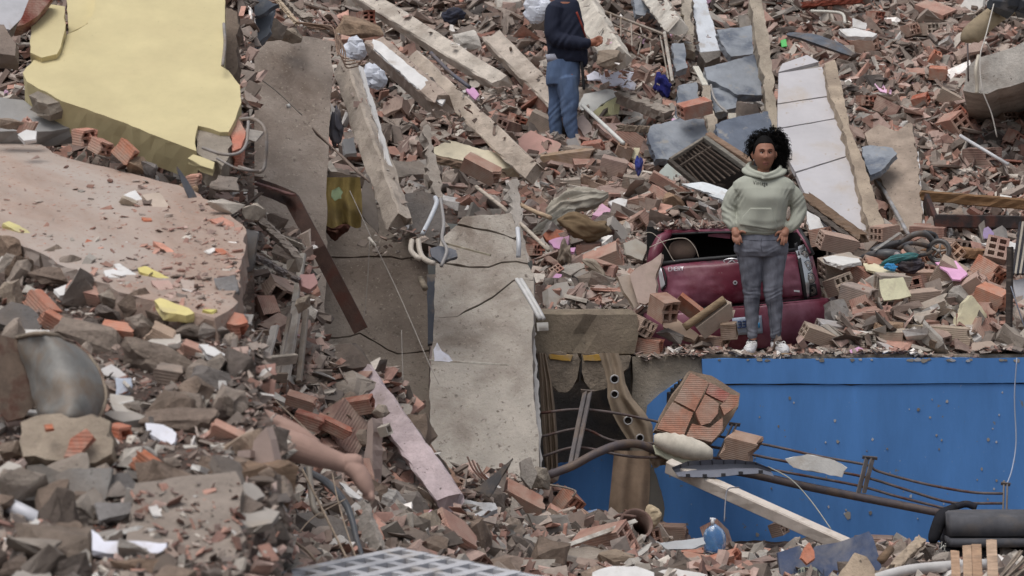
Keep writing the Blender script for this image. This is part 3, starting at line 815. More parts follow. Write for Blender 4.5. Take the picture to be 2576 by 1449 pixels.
for k, (c, lab) in enumerate((((890, 126, 24), 'crumpled white plastic bag at the head of the leaning post'), ((932, 196, 23), 'torn white plastic bag beside the thick short beam'), ((1355, 25, 27), 'white plastic sack on the slope left of the man in navy'))):
    m = MB(); Y = c[2]
    for i in range(5):
        q = P(c[0] + random.uniform(-18, 18), c[1] + random.uniform(-14, 14), Y)
        r_ = random.uniform(18, 26) * K * Y
        rings = []
        for a in range(7):
            th = math.pi * (a + .5) / 7
            rings.append([q + Vector((math.sin(th) * math.cos(f * .7), math.sin(th) * math.sin(f * .7) * .7, math.cos(th))) * r_ * (1 + .35 * noise.noise(Vector((i * 3 + math.cos(f * .7) * 2, th * 2, math.sin(f * .7) * 2)))) for f in range(9)])
        m.rings(rings)
    o = fixn(m.build('plastic_bag', MT['plastic'], None, S(206, 210, 220))); tag(o, lab, 'plastic bag')
# --- slabs right of the man: slate floor plates and ribs
SL = surf('slate_floor', var=.3, vscale=5, dust=S(84, 92, 106), dust_lo=.5, dust_hi=.6, dust_amt=.8, dscale=3, spot=S(150, 146, 140), spot_scale=9, spot_lo=.58, spot_hi=.7, bump=.15, bscale=40, rough=.6)
MT['slate'] = SL
def SLT(uv, lab, Y, pitch=42, yaw=8, th=.09, col=None): return PL(uv, lab, col or S(140, 145, 152), pitch, yaw, th, Y=Y, mat='slate', name='slate_slab', cat='slate slab', jag=.01)
SLT([(1803, 75), (1890, 63), (1894, 135), (1840, 142), (1815, 110)], 'upper slate slab with dark blue stains below the top rubble', 26.2)
SLT([(1772, 170), (1900, 136), (1912, 190), (1918, 238), (1855, 238), (1800, 206), (1780, 200)], 'widest blue grey slate slab cracked at its lower edge', 25.3)
SLT([(1785, 222), (1830, 222), (1855, 245), (1852, 270), (1800, 284), (1790, 250)], 'small slate slab tucked under the widest one', 25.15)
SLT([(1636, 318), (1700, 300), (1770, 298), (1784, 345), (1745, 400), (1650, 400), (1630, 345)], 'slate slab left of the wooden rack', 24.6)
SLT([(1800, 312), (1850, 295), (1932, 280), (1950, 340), (1940, 420), (1880, 400), (1810, 365)], 'dark mottled slate slab behind the head of the woman', 24.3, col=S(104, 112, 126))
SLT([(1590, -10), (1640, -15), (1658, 40), (1600, 36)], 'slate slab at the top between two pale beams', 28.0)
SLT([(1706, 216), (1752, 205), (1762, 262), (1720, 310), (1700, 300)], 'narrow slate slab beside the fallen brick', 25.2)
SLT([(1690, 110), (1720, 108), (1730, 170), (1700, 180)], 'small slate piece right of the railing post', 26.2)
PL([(1738, -15), (1772, -15), (1812, 128), (1762, 132)], 'white marble strip leaning at the top beside the slate slabs', S(206, 210, 216), 40, 0, .05, Y=27.0)
PL([(1758, 132), (1814, 126), (1812, 142), (1775, 158)], 'grey block under the white marble strip', GREY, 20, 0, .3, Y=26.4, mat='conc', name='concrete_block', cat='concrete block')
PL([(1886, -15), (1912, -15), (1938, 110), (1952, 250), (1962, 345), (1935, 348), (1925, 230), (1905, 120)], 'rough rendered rib between slate slabs and white marble slab', S(178, 166, 150), 30, 0, .2, Y=25.2, mat='conc', name='concrete_rib', cat='concrete rib', jag=.016, seg=.05)
PL([(1768, 215), (1786, 215), (1804, 330), (1806, 354), (1784, 346)], 'thin plastered rib running down to the wooden rack', S(186, 174, 158), 30, 0, .1, Y=24.9, mat='conc', name='concrete_rib', cat='concrete rib', jag=.02)
PL([(1716, -10), (1738, -10), (1746, 130), (1722, 122)], 'crumbling rib left of the white marble strip', S(176, 166, 152), 30, 0, .15, Y=26.9, mat='conc', name='concrete_rib', cat='concrete rib', jag=.02)
B(1747, 273, 80, 44, 34, 6, -24, 0, 22, (2, 2), S(178, 118, 100), 'whole orange brown brick lying on the slate slabs', Y=24.6, br=(0, 0))
for k, dx in enumerate((0, 5, 10)):
    TB([(1745 + dx, 168, 25.6), (1760 + dx, 195, 25.4), (1770 + dx, 215, 25.2)], 3, S(206, 202, 190), ['left', 'middle', 'right'][k] + ' of three cream conduits over the plastered rib', 'plastic', 'conduit', 'conduit', group='cream conduits')
TB([(1788, 213, 25.1), (1796, 245, 25), (1812, 268, 24.9), (1830, 283, 24.8)], 3, S(150, 146, 142), 'thin grey cable running from conduits to a socket', 'plastic', 'cable', 'cable')
PL([(1832, 284), (1852, 284), (1852, 298), (1832, 298)], 'small cream socket box hanging on the slate slabs', S(206, 200, 186), 20, 0, .05, Y=24.7, name='socket_box', cat='socket', jag=0)
PL([(1964, 102), (1976, 98), (1980, 116), (1966, 118)], 'small bright green scrap above the marble slab', S(70, 190, 90), 30, 0, .01, off=.3, mat='plastic', name='plastic_scrap', cat='plastic scrap')
# --- white marble wall slab
t = thing('marble_slab', P(2060, 560, 23.6), 'tall white marble wall slab leaning behind the woman', 'marble slab')
MB_ = surf('white_marble', source='rgb', base=S(188, 185, 187), var=.12, vscale=3, dust=S(176, 160, 140), dust_lo=.52, dust_hi=.72, dust_amt=.6, dscale=2, spot=S(160, 140, 116), spot_scale=12, spot_lo=.64, spot_hi=.72, bump=.08, rough=.45)
panel('backing', [(1972, 168), (2052, 152), (2100, 300), (2150, 480), (2176, 570), (2080, 590), (2010, 440), (1962, 340), (1962, 190)], 23.61, 55, 2, .04, MT['plaster'], t, S(150, 144, 138), jag=0, ref=(2060, 380))
for uv in ([(1968, 160), (2030, 138), (2060, 155), (1958, 181)], [(1959, 184), (2068, 168), (2089, 240), (1956, 260)], [(1956, 263), (2090, 243), (2106, 296), (1957, 322)], [(1957, 325), (2107, 299), (2136, 390), (2000, 432), (1958, 350)], [(2002, 436), (2137, 393), (2160, 480), (2190, 575), (2080, 600), (2030, 500)]):
    panel('marble_plate', uv, 23.55, 55, 2, .05, MB_, t, None, jag=.004, seg=.1, ref=(2060, 380))
PL([(2075, 160), (2100, 150), (2125, 250), (2140, 330), (2170, 400), (2200, 490), (2225, 575), (2188, 585), (2150, 430), (2115, 300), (2085, 230)], 'beige concrete strip along the right side of the marble slab', S(172, 156, 138), 55, 2, .2, Y=23.5, mat='conc', name='concrete_strip', cat='concrete strip', jag=.012, seg=.06)
PL([(2175, 335), (2210, 312), (2260, 330), (2290, 308), (2306, 380), (2316, 480), (2322, 585), (2260, 580), (2225, 470), (2205, 440), (2190, 380)], 'beige wall slab standing right of the marble slab', S(166, 150, 136), 54, -6, .12, Y=23.55, mat='conc', name='wall_piece', cat='wall piece', jag=.016)
PL([(2310, 380), (2318, 470), (2326, 570), (2318, 575), (2308, 480), (2300, 390)], 'white edge plaster of the beige wall slab', WHITE, 50, 20, .05, Y=23.3)
SLT([(2168, 370), (2190, 365), (2245, 372), (2257, 386), (2215, 430), (2190, 440), (2175, 410)], 'blue grey slate piece lying on the beige wall slab', 23.3, 54, -10, .06)
PL([(2328, 398), (2368, 374), (2405, 408), (2434, 455), (2416, 480), (2378, 420), (2345, 425)], 'bent concrete slab corner below the brick slope', S(160, 150, 138), 40, -20, .2, Y=24.6, mat='conc', name='concrete_corner', cat='concrete piece', jag=.015)
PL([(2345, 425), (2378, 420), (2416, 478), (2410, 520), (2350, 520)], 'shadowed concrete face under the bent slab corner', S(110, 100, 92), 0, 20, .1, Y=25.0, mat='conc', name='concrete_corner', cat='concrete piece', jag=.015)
# --- jutting slab at the right edge
t = thing('jutting_slab', P(2560, 230, 24), 'thick grey concrete slab jutting in from the right edge', 'concrete slab')
panel('slab_face', [(2422, 228), (2430, 172), (2458, 146), (2740, 52), (2740, 176), (2576, 206), (2484, 236)], 24.4, 8, -12, 1.6, MT['conc'], t, S(190, 184, 176), jag=.01, seg=.1)
RK(2530, 275, 150, 80, S(60, 52, 48), 'rubble painted dark as the shade of the hollow under the jutting slab', 0, Y=26.6)  # near-black colour stands in for the shade in the cave below the slab
TB([(2462, 140, 24.2), (2455, 175, 24.1), (2458, 215, 24.1), (2457, 235, 24.1)], 5, S(190, 180, 164), 'cream conduit hanging over the jutting slab edge', 'plastic', 'conduit', 'conduit')
TB([(2500, 10, 24.4), (2480, 90, 24.2), (2466, 140, 24.1), (2470, 220, 24), (2494, 285, 24), (2508, 345, 24)], 1.6, S(190, 184, 176), 'long white wire dangling below the jutting slab', 'plastic', 'wire', 'wire', group='dangling wires')
TB([(2434, 110, 24.4), (2435, 160, 24.3), (2436, 205, 24.3)], 2.2, S(70, 56, 54), 'short dark cable in front of the jutting slab', 'plastic', 'wire', 'wire', group='dangling wires')
m = MB(); m.tube(PS([(2438, 108, 25), (2440, 95, 25), (2462, 70, 25), (2500, 40, 25.1), (2535, 22, 25.2), (2560, 14, 25.2)], 6), [x * K * 25 for x in np.interp(np.linspace(0, 1, 31), [0, .08, .25, .6, .9, 1], [6, 20, 27, 25, 18, 8])], 14)
o = m.build('rolled_cloth', MT['cloth'], None, S(150, 136, 114), True); tag(o, 'long beige sack lying on the jutting slab', 'sack')
m = MB()
for i in range(7):
    q = P(2560 + random.uniform(-30, 40), 12 + random.uniform(-18, 18), 25); m.tube([q, q + Vector((random.uniform(-.2, .2), -.1, random.uniform(-.12, .12)))], [.1, .05], 6)
o = fixn(m.build('black_bag', MT['plastic'], None, S(40, 42, 48))); tag(o, 'black plastic bag in the top right corner', 'plastic bag')
PL([(2290, -30), (2740, -30), (2740, 30), (2500, 28), (2350, 18), (2280, 8)], 'whitewashed flat roof piece along the top right edge', S(206, 194, 178), 70, 0, .2, Y=28.6, mat='plaster', name='roof_slab', cat='roof piece')
BM((2020, 12, 28), (2170, 2, 28), 26, 14, S(120, 62, 48), 'red brown timber at the very top above the marble slab', 0, 'wood', 'timber', 'timber')
m = MB(); m.tube([P(1995, 88, 25.8), P(2040, 96, 25.5), P(2100, 118, 25.3), P(2148, 140, 25.2)], [.08, .13, .13, .05], 8, True, .35)
o = m.build('metal_gutter', MT['metal'], None, S(96, 102, 112)); tag(o, 'dark grey metal gutter piece lying above the marble slab', 'gutter')
PL([(2110, 73), (2150, 70), (2207, 85), (2196, 93), (2130, 91)], 'bright white plaster slab right of the gutter piece', WHITE, 45, 0, .05, Y=26.6)
PL([(2145, 45), (2180, 58), (2178, 74), (2146, 68)], 'white cardboard sheet above the white plaster slab', WHITE, 20, 0, .01, Y=26.9)
TB([(2040, 28, 27.4), (2090, 30, 27.3), (2120, 36, 27.2), (2126, 60, 27.1)], 4, S(196, 192, 182), 'white bent conduit near the top above the marble slab', 'plastic', 'conduit', 'conduit')
for (u, v, L, W, H, a, tl, ro, nd, ho, c, lab) in [
    (2180, 112, 70, 40, 34, 12, 30, 0, 10, (2, 2), DUSTY, 'brick with plastered top under the white plaster slab'),
    (2292, 75, 40, 34, 30, 15, 60, 0, 5, (3, 2), DUSTY, 'grey dusted brick showing six cells near the top right roof'),
    (2336, 73, 50, 40, 32, 2, 62, 0, 5, (3, 2), GREYB, 'pale brick showing six square cells beside the other top right one'),
    (2203, 42, 46, 30, 26, -5, 60, 0, 0, (3, 2), CLAYD, 'red brick with cells open under the white roof piece'),
    (2182, 254, 48, 40, 26, -3, 65, 0, 0, (3, 2), CLAYD, 'dark brick with six cells alone on the slope near the marble slab'),
    (2407, 293, 46, 36, 34, 40, 55, 0, 0, (2, 3), CLAYD, 'brick with open cells on edge below the jutting slab'),
    (2392, 250, 68, 20, 34, -26, 10, 0, 25, (1, 2), BEIGE, 'smooth beige brick lying across the slope below the jutting slab'),
    (2318, 252, 44, 30, 26, 22, 20, 0, 20, (1, 2), S(170, 90, 66), 'bright orange brick half with white edge on the brick slope'),
    (2350, 148, 48, 22, 24, 62, 15, 0, 20, (1, 2), CLAY, 'upright pink brick shard high on the brick slope'),
    (2362, 184, 48, 30, 30, 0, 15, 0, 20, (2, 2), CLAY, 'pink brick beside a stack of orange tiles on the slope'),
    (2555, 350, 44, 40, 34, -30, 60, 0, 0, (3, 2), CLAYD, 'brick with six cells at the right edge under the hollow'),
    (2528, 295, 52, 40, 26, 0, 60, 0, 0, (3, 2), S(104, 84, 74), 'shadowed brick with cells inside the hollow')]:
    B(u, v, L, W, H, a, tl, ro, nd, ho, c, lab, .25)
TB([(2415, 341, 24.6), (2536, 414, 24.2)], 4.5, S(206, 206, 208), 'long white plastic pipe on the slope at the right edge', 'plastic', 'plastic_pipe', 'pipe')
BM((2322, 492, 23.2), (2700, 524, 22.8), 22, 26, S(128, 98, 70), 'long brown timber beam crossing at the right edge', 12, 'wood', 'timber', 'timber')
BM((2352, 556, 22.6), (2700, 562, 22.4), 26, 34, S(52, 44, 44), 'dark steel beam below the brown timber beam', 0, 'rust', 'steel_beam', 'steel beam', rough=.001, end=.002)
BM((2330, 500, 23.1), (2358, 570, 22.7), 12, 30, S(54, 46, 46), 'short dark steel bracket joining the beams', 0, 'rust', 'steel_bracket', 'steel bracket', rough=.001, end=.002)
BM((2030, 498, 22.9), (2172, 602, 21.9), 26, 22, S(112, 92, 76), 'brown wooden rafter sloping down behind the woman', 30, 'wood', 'rafter', 'rafter', group='rafters behind the woman')
BM((2024, 516, 22.8), (2140, 602, 21.9), 12, 14, S(86, 78, 72), 'thin dark rafter just below the brown one', 30, 'wood', 'rafter', 'rafter', group='rafters behind the woman')
PL([(2030, 530), (2062, 548), (2075, 575), (2040, 580), (2030, 555)], 'white board behind the hip of the woman', WHITE, 45, 10, .03, Y=22.4)
TB([(2200, 440, 23.6), (2230, 490, 23.2), (2285, 590, 22.2)], 5, S(160, 160, 162), 'grey metal tube leaning right of the marble slab', name='metal_pipe', cat='pipe')
# --- round the man's feet and the middle heap
for (u, v, L, W, H, a, tl, ro, nd, ho, c, lab) in [
    (1376, 318, 96, 40, 46, -24, 14, 0, 20, (2, 2), GREYB, 'mortar covered brick just left of the legs of the man'),
    (1432, 402, 150, 40, 42, 8, 4, 0, 14, (2, 2), S(156, 132, 108), 'long sand coloured mortar brick under the feet of the man'),
    (1545, 432, 74, 40, 66, -12, 10, 0, 18, (2, 2), S(176, 152, 142), 'square pinkish brick block right of the long mortar brick'),
    (1566, 393, 70, 36, 40, 72, 10, 0, 10, (2, 2), S(140, 112, 94), 'brown brick standing on end right of the man'),
    (1495, 372, 60, 30, 32, 14, 20, 0, 20, (2, 2), S(176, 116, 100), 'red brick corner below the shins of the man'),
    (1300, 308, 44, 36, 36, -20, 60, 0, 0, (2, 3), CLAYD, 'dark brick with cells open left of the man'),
    (1352, 507, 92, 44, 44, -36, 24, 10, 12, (2, 3), S(158, 126, 112), 'whole dusty brick pitched down beside the grey cloth bundle'),
    (1593, 572, 104, 34, 40, 14, -8, 0, 16, (1, 2), S(164, 144, 126), 'ridged beige brick above the left corner of the car'),
    (1620, 516, 74, 44, 48, 18, 50, 0, 8, (2, 2), S(176, 140, 126), 'pink brick with two cells above the ridged beige one'),
    (1660, 500, 60, 40, 46, -30, 30, 0, 10, (2, 2), S(184, 140, 126), 'pinkish ridged brick right of the one with two cells'),
    (1480, 610, 40, 30, 22, 0, 60, 0, 0, (2, 1), BEIGE, 'small brick with two cells right of the brown cloth'),
    (1348, 628, 46, 38, 30, 0, 60, 0, 0, (3, 2), CLAYD, 'dark brick with cells at the top of the left edge of heap by the slab'),
    (1430, 470, 72, 26, 40, 6, 5, 0, 15, (2, 2), S(160, 152, 142), 'grey rendered brick below the long mortar brick'),
    (1490, 468, 46, 34, 70, 70, 10, 0, 10, (1, 2), S(128, 104, 88), 'brown slab of brick standing under the mortar brick'),
    (1690, 470, 120, 22, 24, -30, 5, 0, 20, (1, 3), S(178, 138, 124), 'long pink brick strip sloping below the painted plate'),
    (1598, 470, 66, 26, 52, -6, 10, 0, 20, (2, 2), GREYB, 'grey rendered block in the heap below the blue rag'),
    (1627, 195, 78, 40, 50, -8, 20, 0, 18, (2, 2), S(170, 132, 120), 'dusty pink brick beside the fallen papers'),
    (1620, 175, 60, 36, 30, -20, 30, 0, 10, (2, 2), S(150, 108, 94), 'smaller brick with broken cells beside the papers'),
    (1710, 178, 60, 26, 34, 8, -14, 0, 20, (2, 2), S(172, 122, 110), 'short red brick resting on the slate strip')]:
    B(u, v, L, W, H, a, tl, ro, nd, ho, c, lab, .2)
PL([(1303, 350), (1335, 328), (1412, 362), (1400, 386), (1380, 400), (1310, 398)], 'broad pink plaster face of broken wall left of the feet of the man', S(184, 146, 136), 45, 0, .1, off=.3)
PL([(1425, 350), (1450, 345), (1466, 385), (1436, 400)], 'grey splinter of wall leaning on the shin of the man', S(140, 136, 134), 30, 0, .05, off=.35)
PL([(1443, 300), (1468, 288), (1532, 376), (1498, 384)], 'pale pinkish panel sloping right behind the leg of the man', S(190, 172, 164), 40, 0, .06, off=.2)
PL([(1500, 312), (1560, 308), (1610, 345), (1690, 400), (1720, 428), (1660, 420), (1590, 385)], 'long dusty pink wall panel sloping towards the wooden rack', S(176, 152, 144), 42, 4, .06, off=.12)
PL([(1577, 370), (1610, 372), (1600, 400), (1585, 396)], 'cream painted wall scrap above the blue rag', CREAM, 35, 0, .03, off=.3)
PL([(1455, 262), (1470, 236), (1530, 224), (1566, 234), (1520, 258), (1490, 282), (1462, 276)], 'white board sheet right of the hip of the man', S(206, 206, 202), 45, 0, .02, off=.4)
PL([(1490, 284), (1522, 260), (1566, 238), (1560, 262), (1540, 290), (1510, 296)], 'torn yellowish foam panel under the white board sheet', S(196, 192, 150), 35, 10, .05, off=.3)
PL([(1545, 262), (1562, 258), (1552, 300), (1540, 312)], 'small cream foam shard hanging below the torn panel', S(206, 202, 160), 10, 20, .03, off=.4)
TB([(1465, 264, 24.9), (1568, 360, 23.6)], 5, S(208, 208, 202), 'white plastic pipe slanting down beside the leg of the man', 'plastic', 'plastic_pipe', 'pipe')
BM((1560, 242, 25.4), (1682, 292, 25.0), 30, 34, S(158, 148, 138), 'grey concrete plank under the dusty pink brick', 25, group=BG)
BM((1560, 322, 24.8), (1640, 326, 24.8), 14, 16, S(130, 116, 102), 'short brown batten below the grey plank', 10, 'wood', 'batten', 'batten')
for k, (uv, y) in enumerate([([(1476, 190), (1495, 178), (1515, 188), (1512, 200), (1480, 202)], 25.8), ([(1512, 200), (1522, 178), (1560, 174), (1594, 182), (1584, 200), (1545, 216), (1520, 212)], 25.7), ([(1560, 215), (1580, 196), (1600, 210), (1596, 226), (1570, 222)], 25.5)]):
    PL(uv, ['small white paper sheet nearest the man', 'open stack of white papers in the middle of the sheets', 'white paper scrap at the lower end of the sheets'][k], S(222, 222, 234), 40, 10 * k - 10, .012, Y=y, name='paper_sheets', cat='paper')
def rag(u, v, w, h, Y, col, label, name='rag', cat='rag', seed=0, nfold=5, ang=0, amp=.25):
    """crumpled cloth: a closed lump of fabric with sharp uneven folds"""
    k = K * Y; m = MB(); rings = []
    rot = Matrix.Rotation(R(-ang), 3, 'Y')
    N1, N2 = 30, 64
    for i in range(N1 + 1):
        th = math.pi * (i + .3) / (N1 + .6)
        ring = []
        bend = .22 * math.sin(3 * math.cos(th) + seed)
        for j in range(N2):
            ph = 2 * math.pi * j / N2
            d = Vector((math.cos(th), math.sin(th) * math.sin(ph), math.sin(th) * math.cos(ph)))
            q = (nfold * ph + 2.5 * math.cos(th) + 5 * noise.noise(d * 1.3 + Vector((seed, 0, 0)))) / 2
            fo = 1 - 2 * abs(math.sin(q)) ** .6
            f = 1 + amp * .8 * fo * (.4 + .6 * math.sin(th)) + .5 * noise.noise(d * 1.6 + Vector((0, seed, 4))) + .12 * noise.noise(d * 6 + Vector((seed, 0, 4)))
            ring.append(P(u, v, Y) + rot @ Vector((d.x * w * .5 * k * (1 + .25 * noise.noise(d * 2 + Vector((seed, 9, 0)))), d.y * f * min(w, h) * .4 * k, (d.z * f + bend) * h * .5 * k)))
        rings.append(ring)
    m.rings(rings)
    return tag(fixn(m.build(name, MT['cloth'], None, col, True)), label, cat)
rag(1667, 214, 44, 54, 25.2, S(48, 50, 110), 'dark blue plastic bag beside the dusty pink brick', 'plastic_bag', 'plastic bag', 3)
rag(1607, 414, 20, 44, 23.9, S(52, 66, 140), 'small bright blue rag below the man', seed=5)
rag(1140, 38, 60, 36, 26.2, S(62, 64, 76), 'dark rag high up right of the longest beam', seed=6)
rag(1445, 512, 170, 62, 22.8, S(170, 164, 152), 'grey twisted cloth bundle in the middle heap', 'cloth_bundle', 'cloth', 8, 9, 22, .3)
rag(1395, 560, 120, 40, 22.4, S(150, 146, 136), 'grey cloth tail trailing left from the bundle', 'cloth_bundle', 'cloth', 12, 7, 30, .3)
rag(1470, 570, 128, 66, 22.0, S(122, 104, 82), 'brown cloth bundle under the grey one', 'cloth_bundle', 'cloth', 10, 6, -6, .16)
rag(1420, 640, 34, 60, 21.6, S(134, 122, 110), 'small brown rag below the pink plaster plate', seed=14)
rag(1495, 672, 70, 22, 21.3, S(160, 148, 134), 'beige rag strip on the heap left of the car', seed=15, ang=-35)
PL([(1530, 508), (1555, 498), (1578, 502), (1572, 520), (1555, 536)], 'bright white tile piece above the brown cloth bundle', WHITE, 40, 0, .03, off=.5)
PL([(1490, 540), (1515, 512), (1550, 532), (1540, 540), (1510, 545)], 'pink painted brick face right of the brown cloth', S(206, 164, 186), 55, 0, .08, off=.3)
PL([(1380, 606), (1400, 598), (1432, 592), (1430, 614), (1408, 626), (1392, 622)], 'bright pink plaster plate left of the brown cloth', PINK, 40, 0, .03, off=.4)
PL([(1426, 624), (1448, 622), (1444, 634), (1430, 632)], 'small pink plaster scrap right below the bright pink plate', PINK, 40, 0, .02, off=.4)
PL([(1388, 700), (1400, 688), (1414, 690), (1408, 706)], 'tiny pink plaster scrap low on the heap left of the car', PINK, 40, 0, .02, off=.25)
PL([(1366, 590), (1385, 572), (1425, 585), (1422, 604), (1375, 604)], 'orange tile plate above the bright pink plaster', CLAY, 30, 0, .04, off=.45, mat='rubble', name='clay_tile', cat='tile')
RK(1500, 648, 54, 44, S(186, 180, 172), 'whitish concrete lump left of the car', 10, off=.25)
PL([(1568, 612), (1600, 600), (1632, 620), (1616, 655), (1575, 640)], 'square grey plaster slab behind the left car corner', S(172, 166, 156), 30, 0, .05, off=.4)
PL([(1585, 690), (1600, 675), (1640, 655), (1664, 636), (1662, 662), (1650, 690), (1652, 745), (1622, 766), (1604, 760), (1592, 720)], 'broken beige board leaning on the left car light', S(186, 166, 156), 12, -14, .06, Y=20.35)
PL([(1553, 695), (1585, 691), (1592, 722), (1608, 768), (1596, 776), (1572, 738)], 'torn pale board edge left of the leaning beige board', S(190, 174, 160), 14, 20, .04, Y=20.4)
for (u, v, L, W, H, a, tl, ro, nd, ho, c, lab, y) in [
    (1672, 776, 74, 50, 56, -18, 58, 12, 14, (2, 2), S(158, 122, 106), 'brick with four cells in front of the left car corner', 20.2),
    (1735, 775, 78, 14, 44, -36, 12, 30, 20, (1, 2), S(176, 112, 88), 'orange clay plate stuck against the car boot', 20.3),
    (1803, 800, 112, 30, 40, 36, -10, 10, 20, (1, 3), S(170, 156, 142), 'ridged brick with mortar leaning on the car bumper', 20.25),
    (1617, 822, 70, 44, 44, -27, 66, 0, 0, (3, 2), S(168, 144, 128), 'pale brick with six square cells left of the rubble in front of the car', 20.15),
    (1630, 870, 88, 40, 40, -8, 16, 0, 10, (2, 1), S(170, 112, 92), 'orange ridged brick lying at the left end of the ledge', 20.15),
    (1795, 860, 90, 36, 24, 0, 40, 0, 8, (3, 1), S(152, 124, 108), 'row of open brick cells at the feet left of the woman', 20.35),
    (1836, 832, 44, 30, 40, 6, 10, 0, 14, (1, 1), S(118, 98, 80), 'rotten brown brick lump before the number plate', 20.2)]:
    B(u, v, L, W, H, a, tl, ro, nd, ho, c, lab, Y=y)
TB([(1721, 824, 20.2), (1770, 790, 20.2), (1823, 752, 20.2)], 10, S(142, 122, 98), 'short peeled log leaning on the car boot', 'wood', 'log', 'log')
RK(1686, 842, 66, 40, GREY, 'crumbly grey mortar lump on the ledge left of the woman', -15, Y=20.25)
PL([(1660, 795), (1700, 800), (1758, 842), (1748, 858), (1700, 838), (1668, 822)], 'beige plaster plate sloping down in front of the car', S(172, 150, 132), 50, 0, .04, Y=20.4)
RK(1698, 508, 64, 44, S(150, 124, 102), 'round brown log end under the white sheets', 0, off=.3, mat='wood', name='log_end', cat='log')
PL([(1655, 440), (1680, 410), (1720, 420), (1716, 455), (1670, 462)], 'plate painted pale blue and yellow below the wooden rack', S(170, 176, 170), 35, 10, .05, off=.3)
PL([(1715, 462), (1770, 458), (1840, 480), (1836, 498), (1770, 482)], 'long white sheet below the wooden rack', S(214, 218, 220), 55, 0, .02, Y=22.6)
PL([(1780, 488), (1830, 492), (1870, 505), (1840, 512)], 'second white sheet curled beneath the long one', S(206, 210, 212), 50, 0, .02, Y=22.4)
# --- wooden rack (truss of slats) behind the woman
t = thing('wooden_rack', P(1780, 470, 23.6), 'dark wooden slatted rack tipped over behind the woman', 'rack')
def bar(a, b, w, name, col, h=None, mat='wood', parent=None):
    Y = a[2]; m = MB(); m.rings(beam_geo(P(*a), P(*b), w * K * Y, (h or w) * K * Y, 20, 4, .001, .003))
    return fixn(m.build(name, MT[mat], parent or t, col))
bar((1686, 402, 23.2), (1772, 348, 23.4), 9, 'top_rail', S(128, 120, 110))
bar((1772, 347, 23.4), (1884, 428, 23.0), 13, 'side_rail', S(120, 116, 108))
bar((1780, 342, 23.5), (1890, 412, 23.2), 20, 'outer_board', S(140, 116, 98))
bar((1684, 405, 23.2), (1762, 470, 22.9), 12, 'side_rail', S(70, 64, 58))
for k in range(8):
    f = (k + .5) / 8
    bar((1700 + 66 * f, 398 - 40 * f, 23.35), (1768 + 100 * f, 478 - 50 * f, 23.0), 4.5, 'slat', S(72, 62, 54))
bar((1712, 418, 23.25), (1790, 370, 23.3), 7, 'cross_rail', S(84, 74, 66))
bar((1700, 400, 23.4), (1745, 400, 23.3), 5, 'cross_rail', S(84, 74, 66))
panel('back_panel', [(1688, 404), (1772, 350), (1884, 430), (1850, 490), (1765, 472)], 23.75, -6, 0, .03, MT['wood'], t, S(34, 29, 26), jag=0)
# --- bent railing by the papers
t = thing('bent_railing', P(1660, 200, 26), 'bent grey metal railing with thin balusters at upper middle', 'railing')
bar((1503, 22, 27.4), (1674, 88, 26.6), 7, 'top_rail', S(150, 140, 130), 5, 'metal')
bar((1540, 62, 27.2), (1650, 105, 26.6), 4, 'lower_rail', S(150, 140, 130), 4, 'metal')
bar((1672, 82, 26.6), (1692, 206, 25.8), 8, 'post', S(170, 164, 156), 8, 'metal')
bar((1660, 84, 26.7), (1682, 200, 25.9), 4, 'post', S(150, 144, 136), 4, 'metal')
for (u, v, u2, v2) in ((1512, 27, 1514, 52), (1536, 36, 1538, 82), (1562, 46, 1562, 92), (1588, 56, 1590, 116), (1610, 64, 1614, 84), (1618, 86, 1605, 138), (1636, 106, 1638, 144)):
    bar((u, v, 27), (u2, v2, 26.6), 3.4, 'baluster', S(160, 150, 140), 3.4, 'metal')
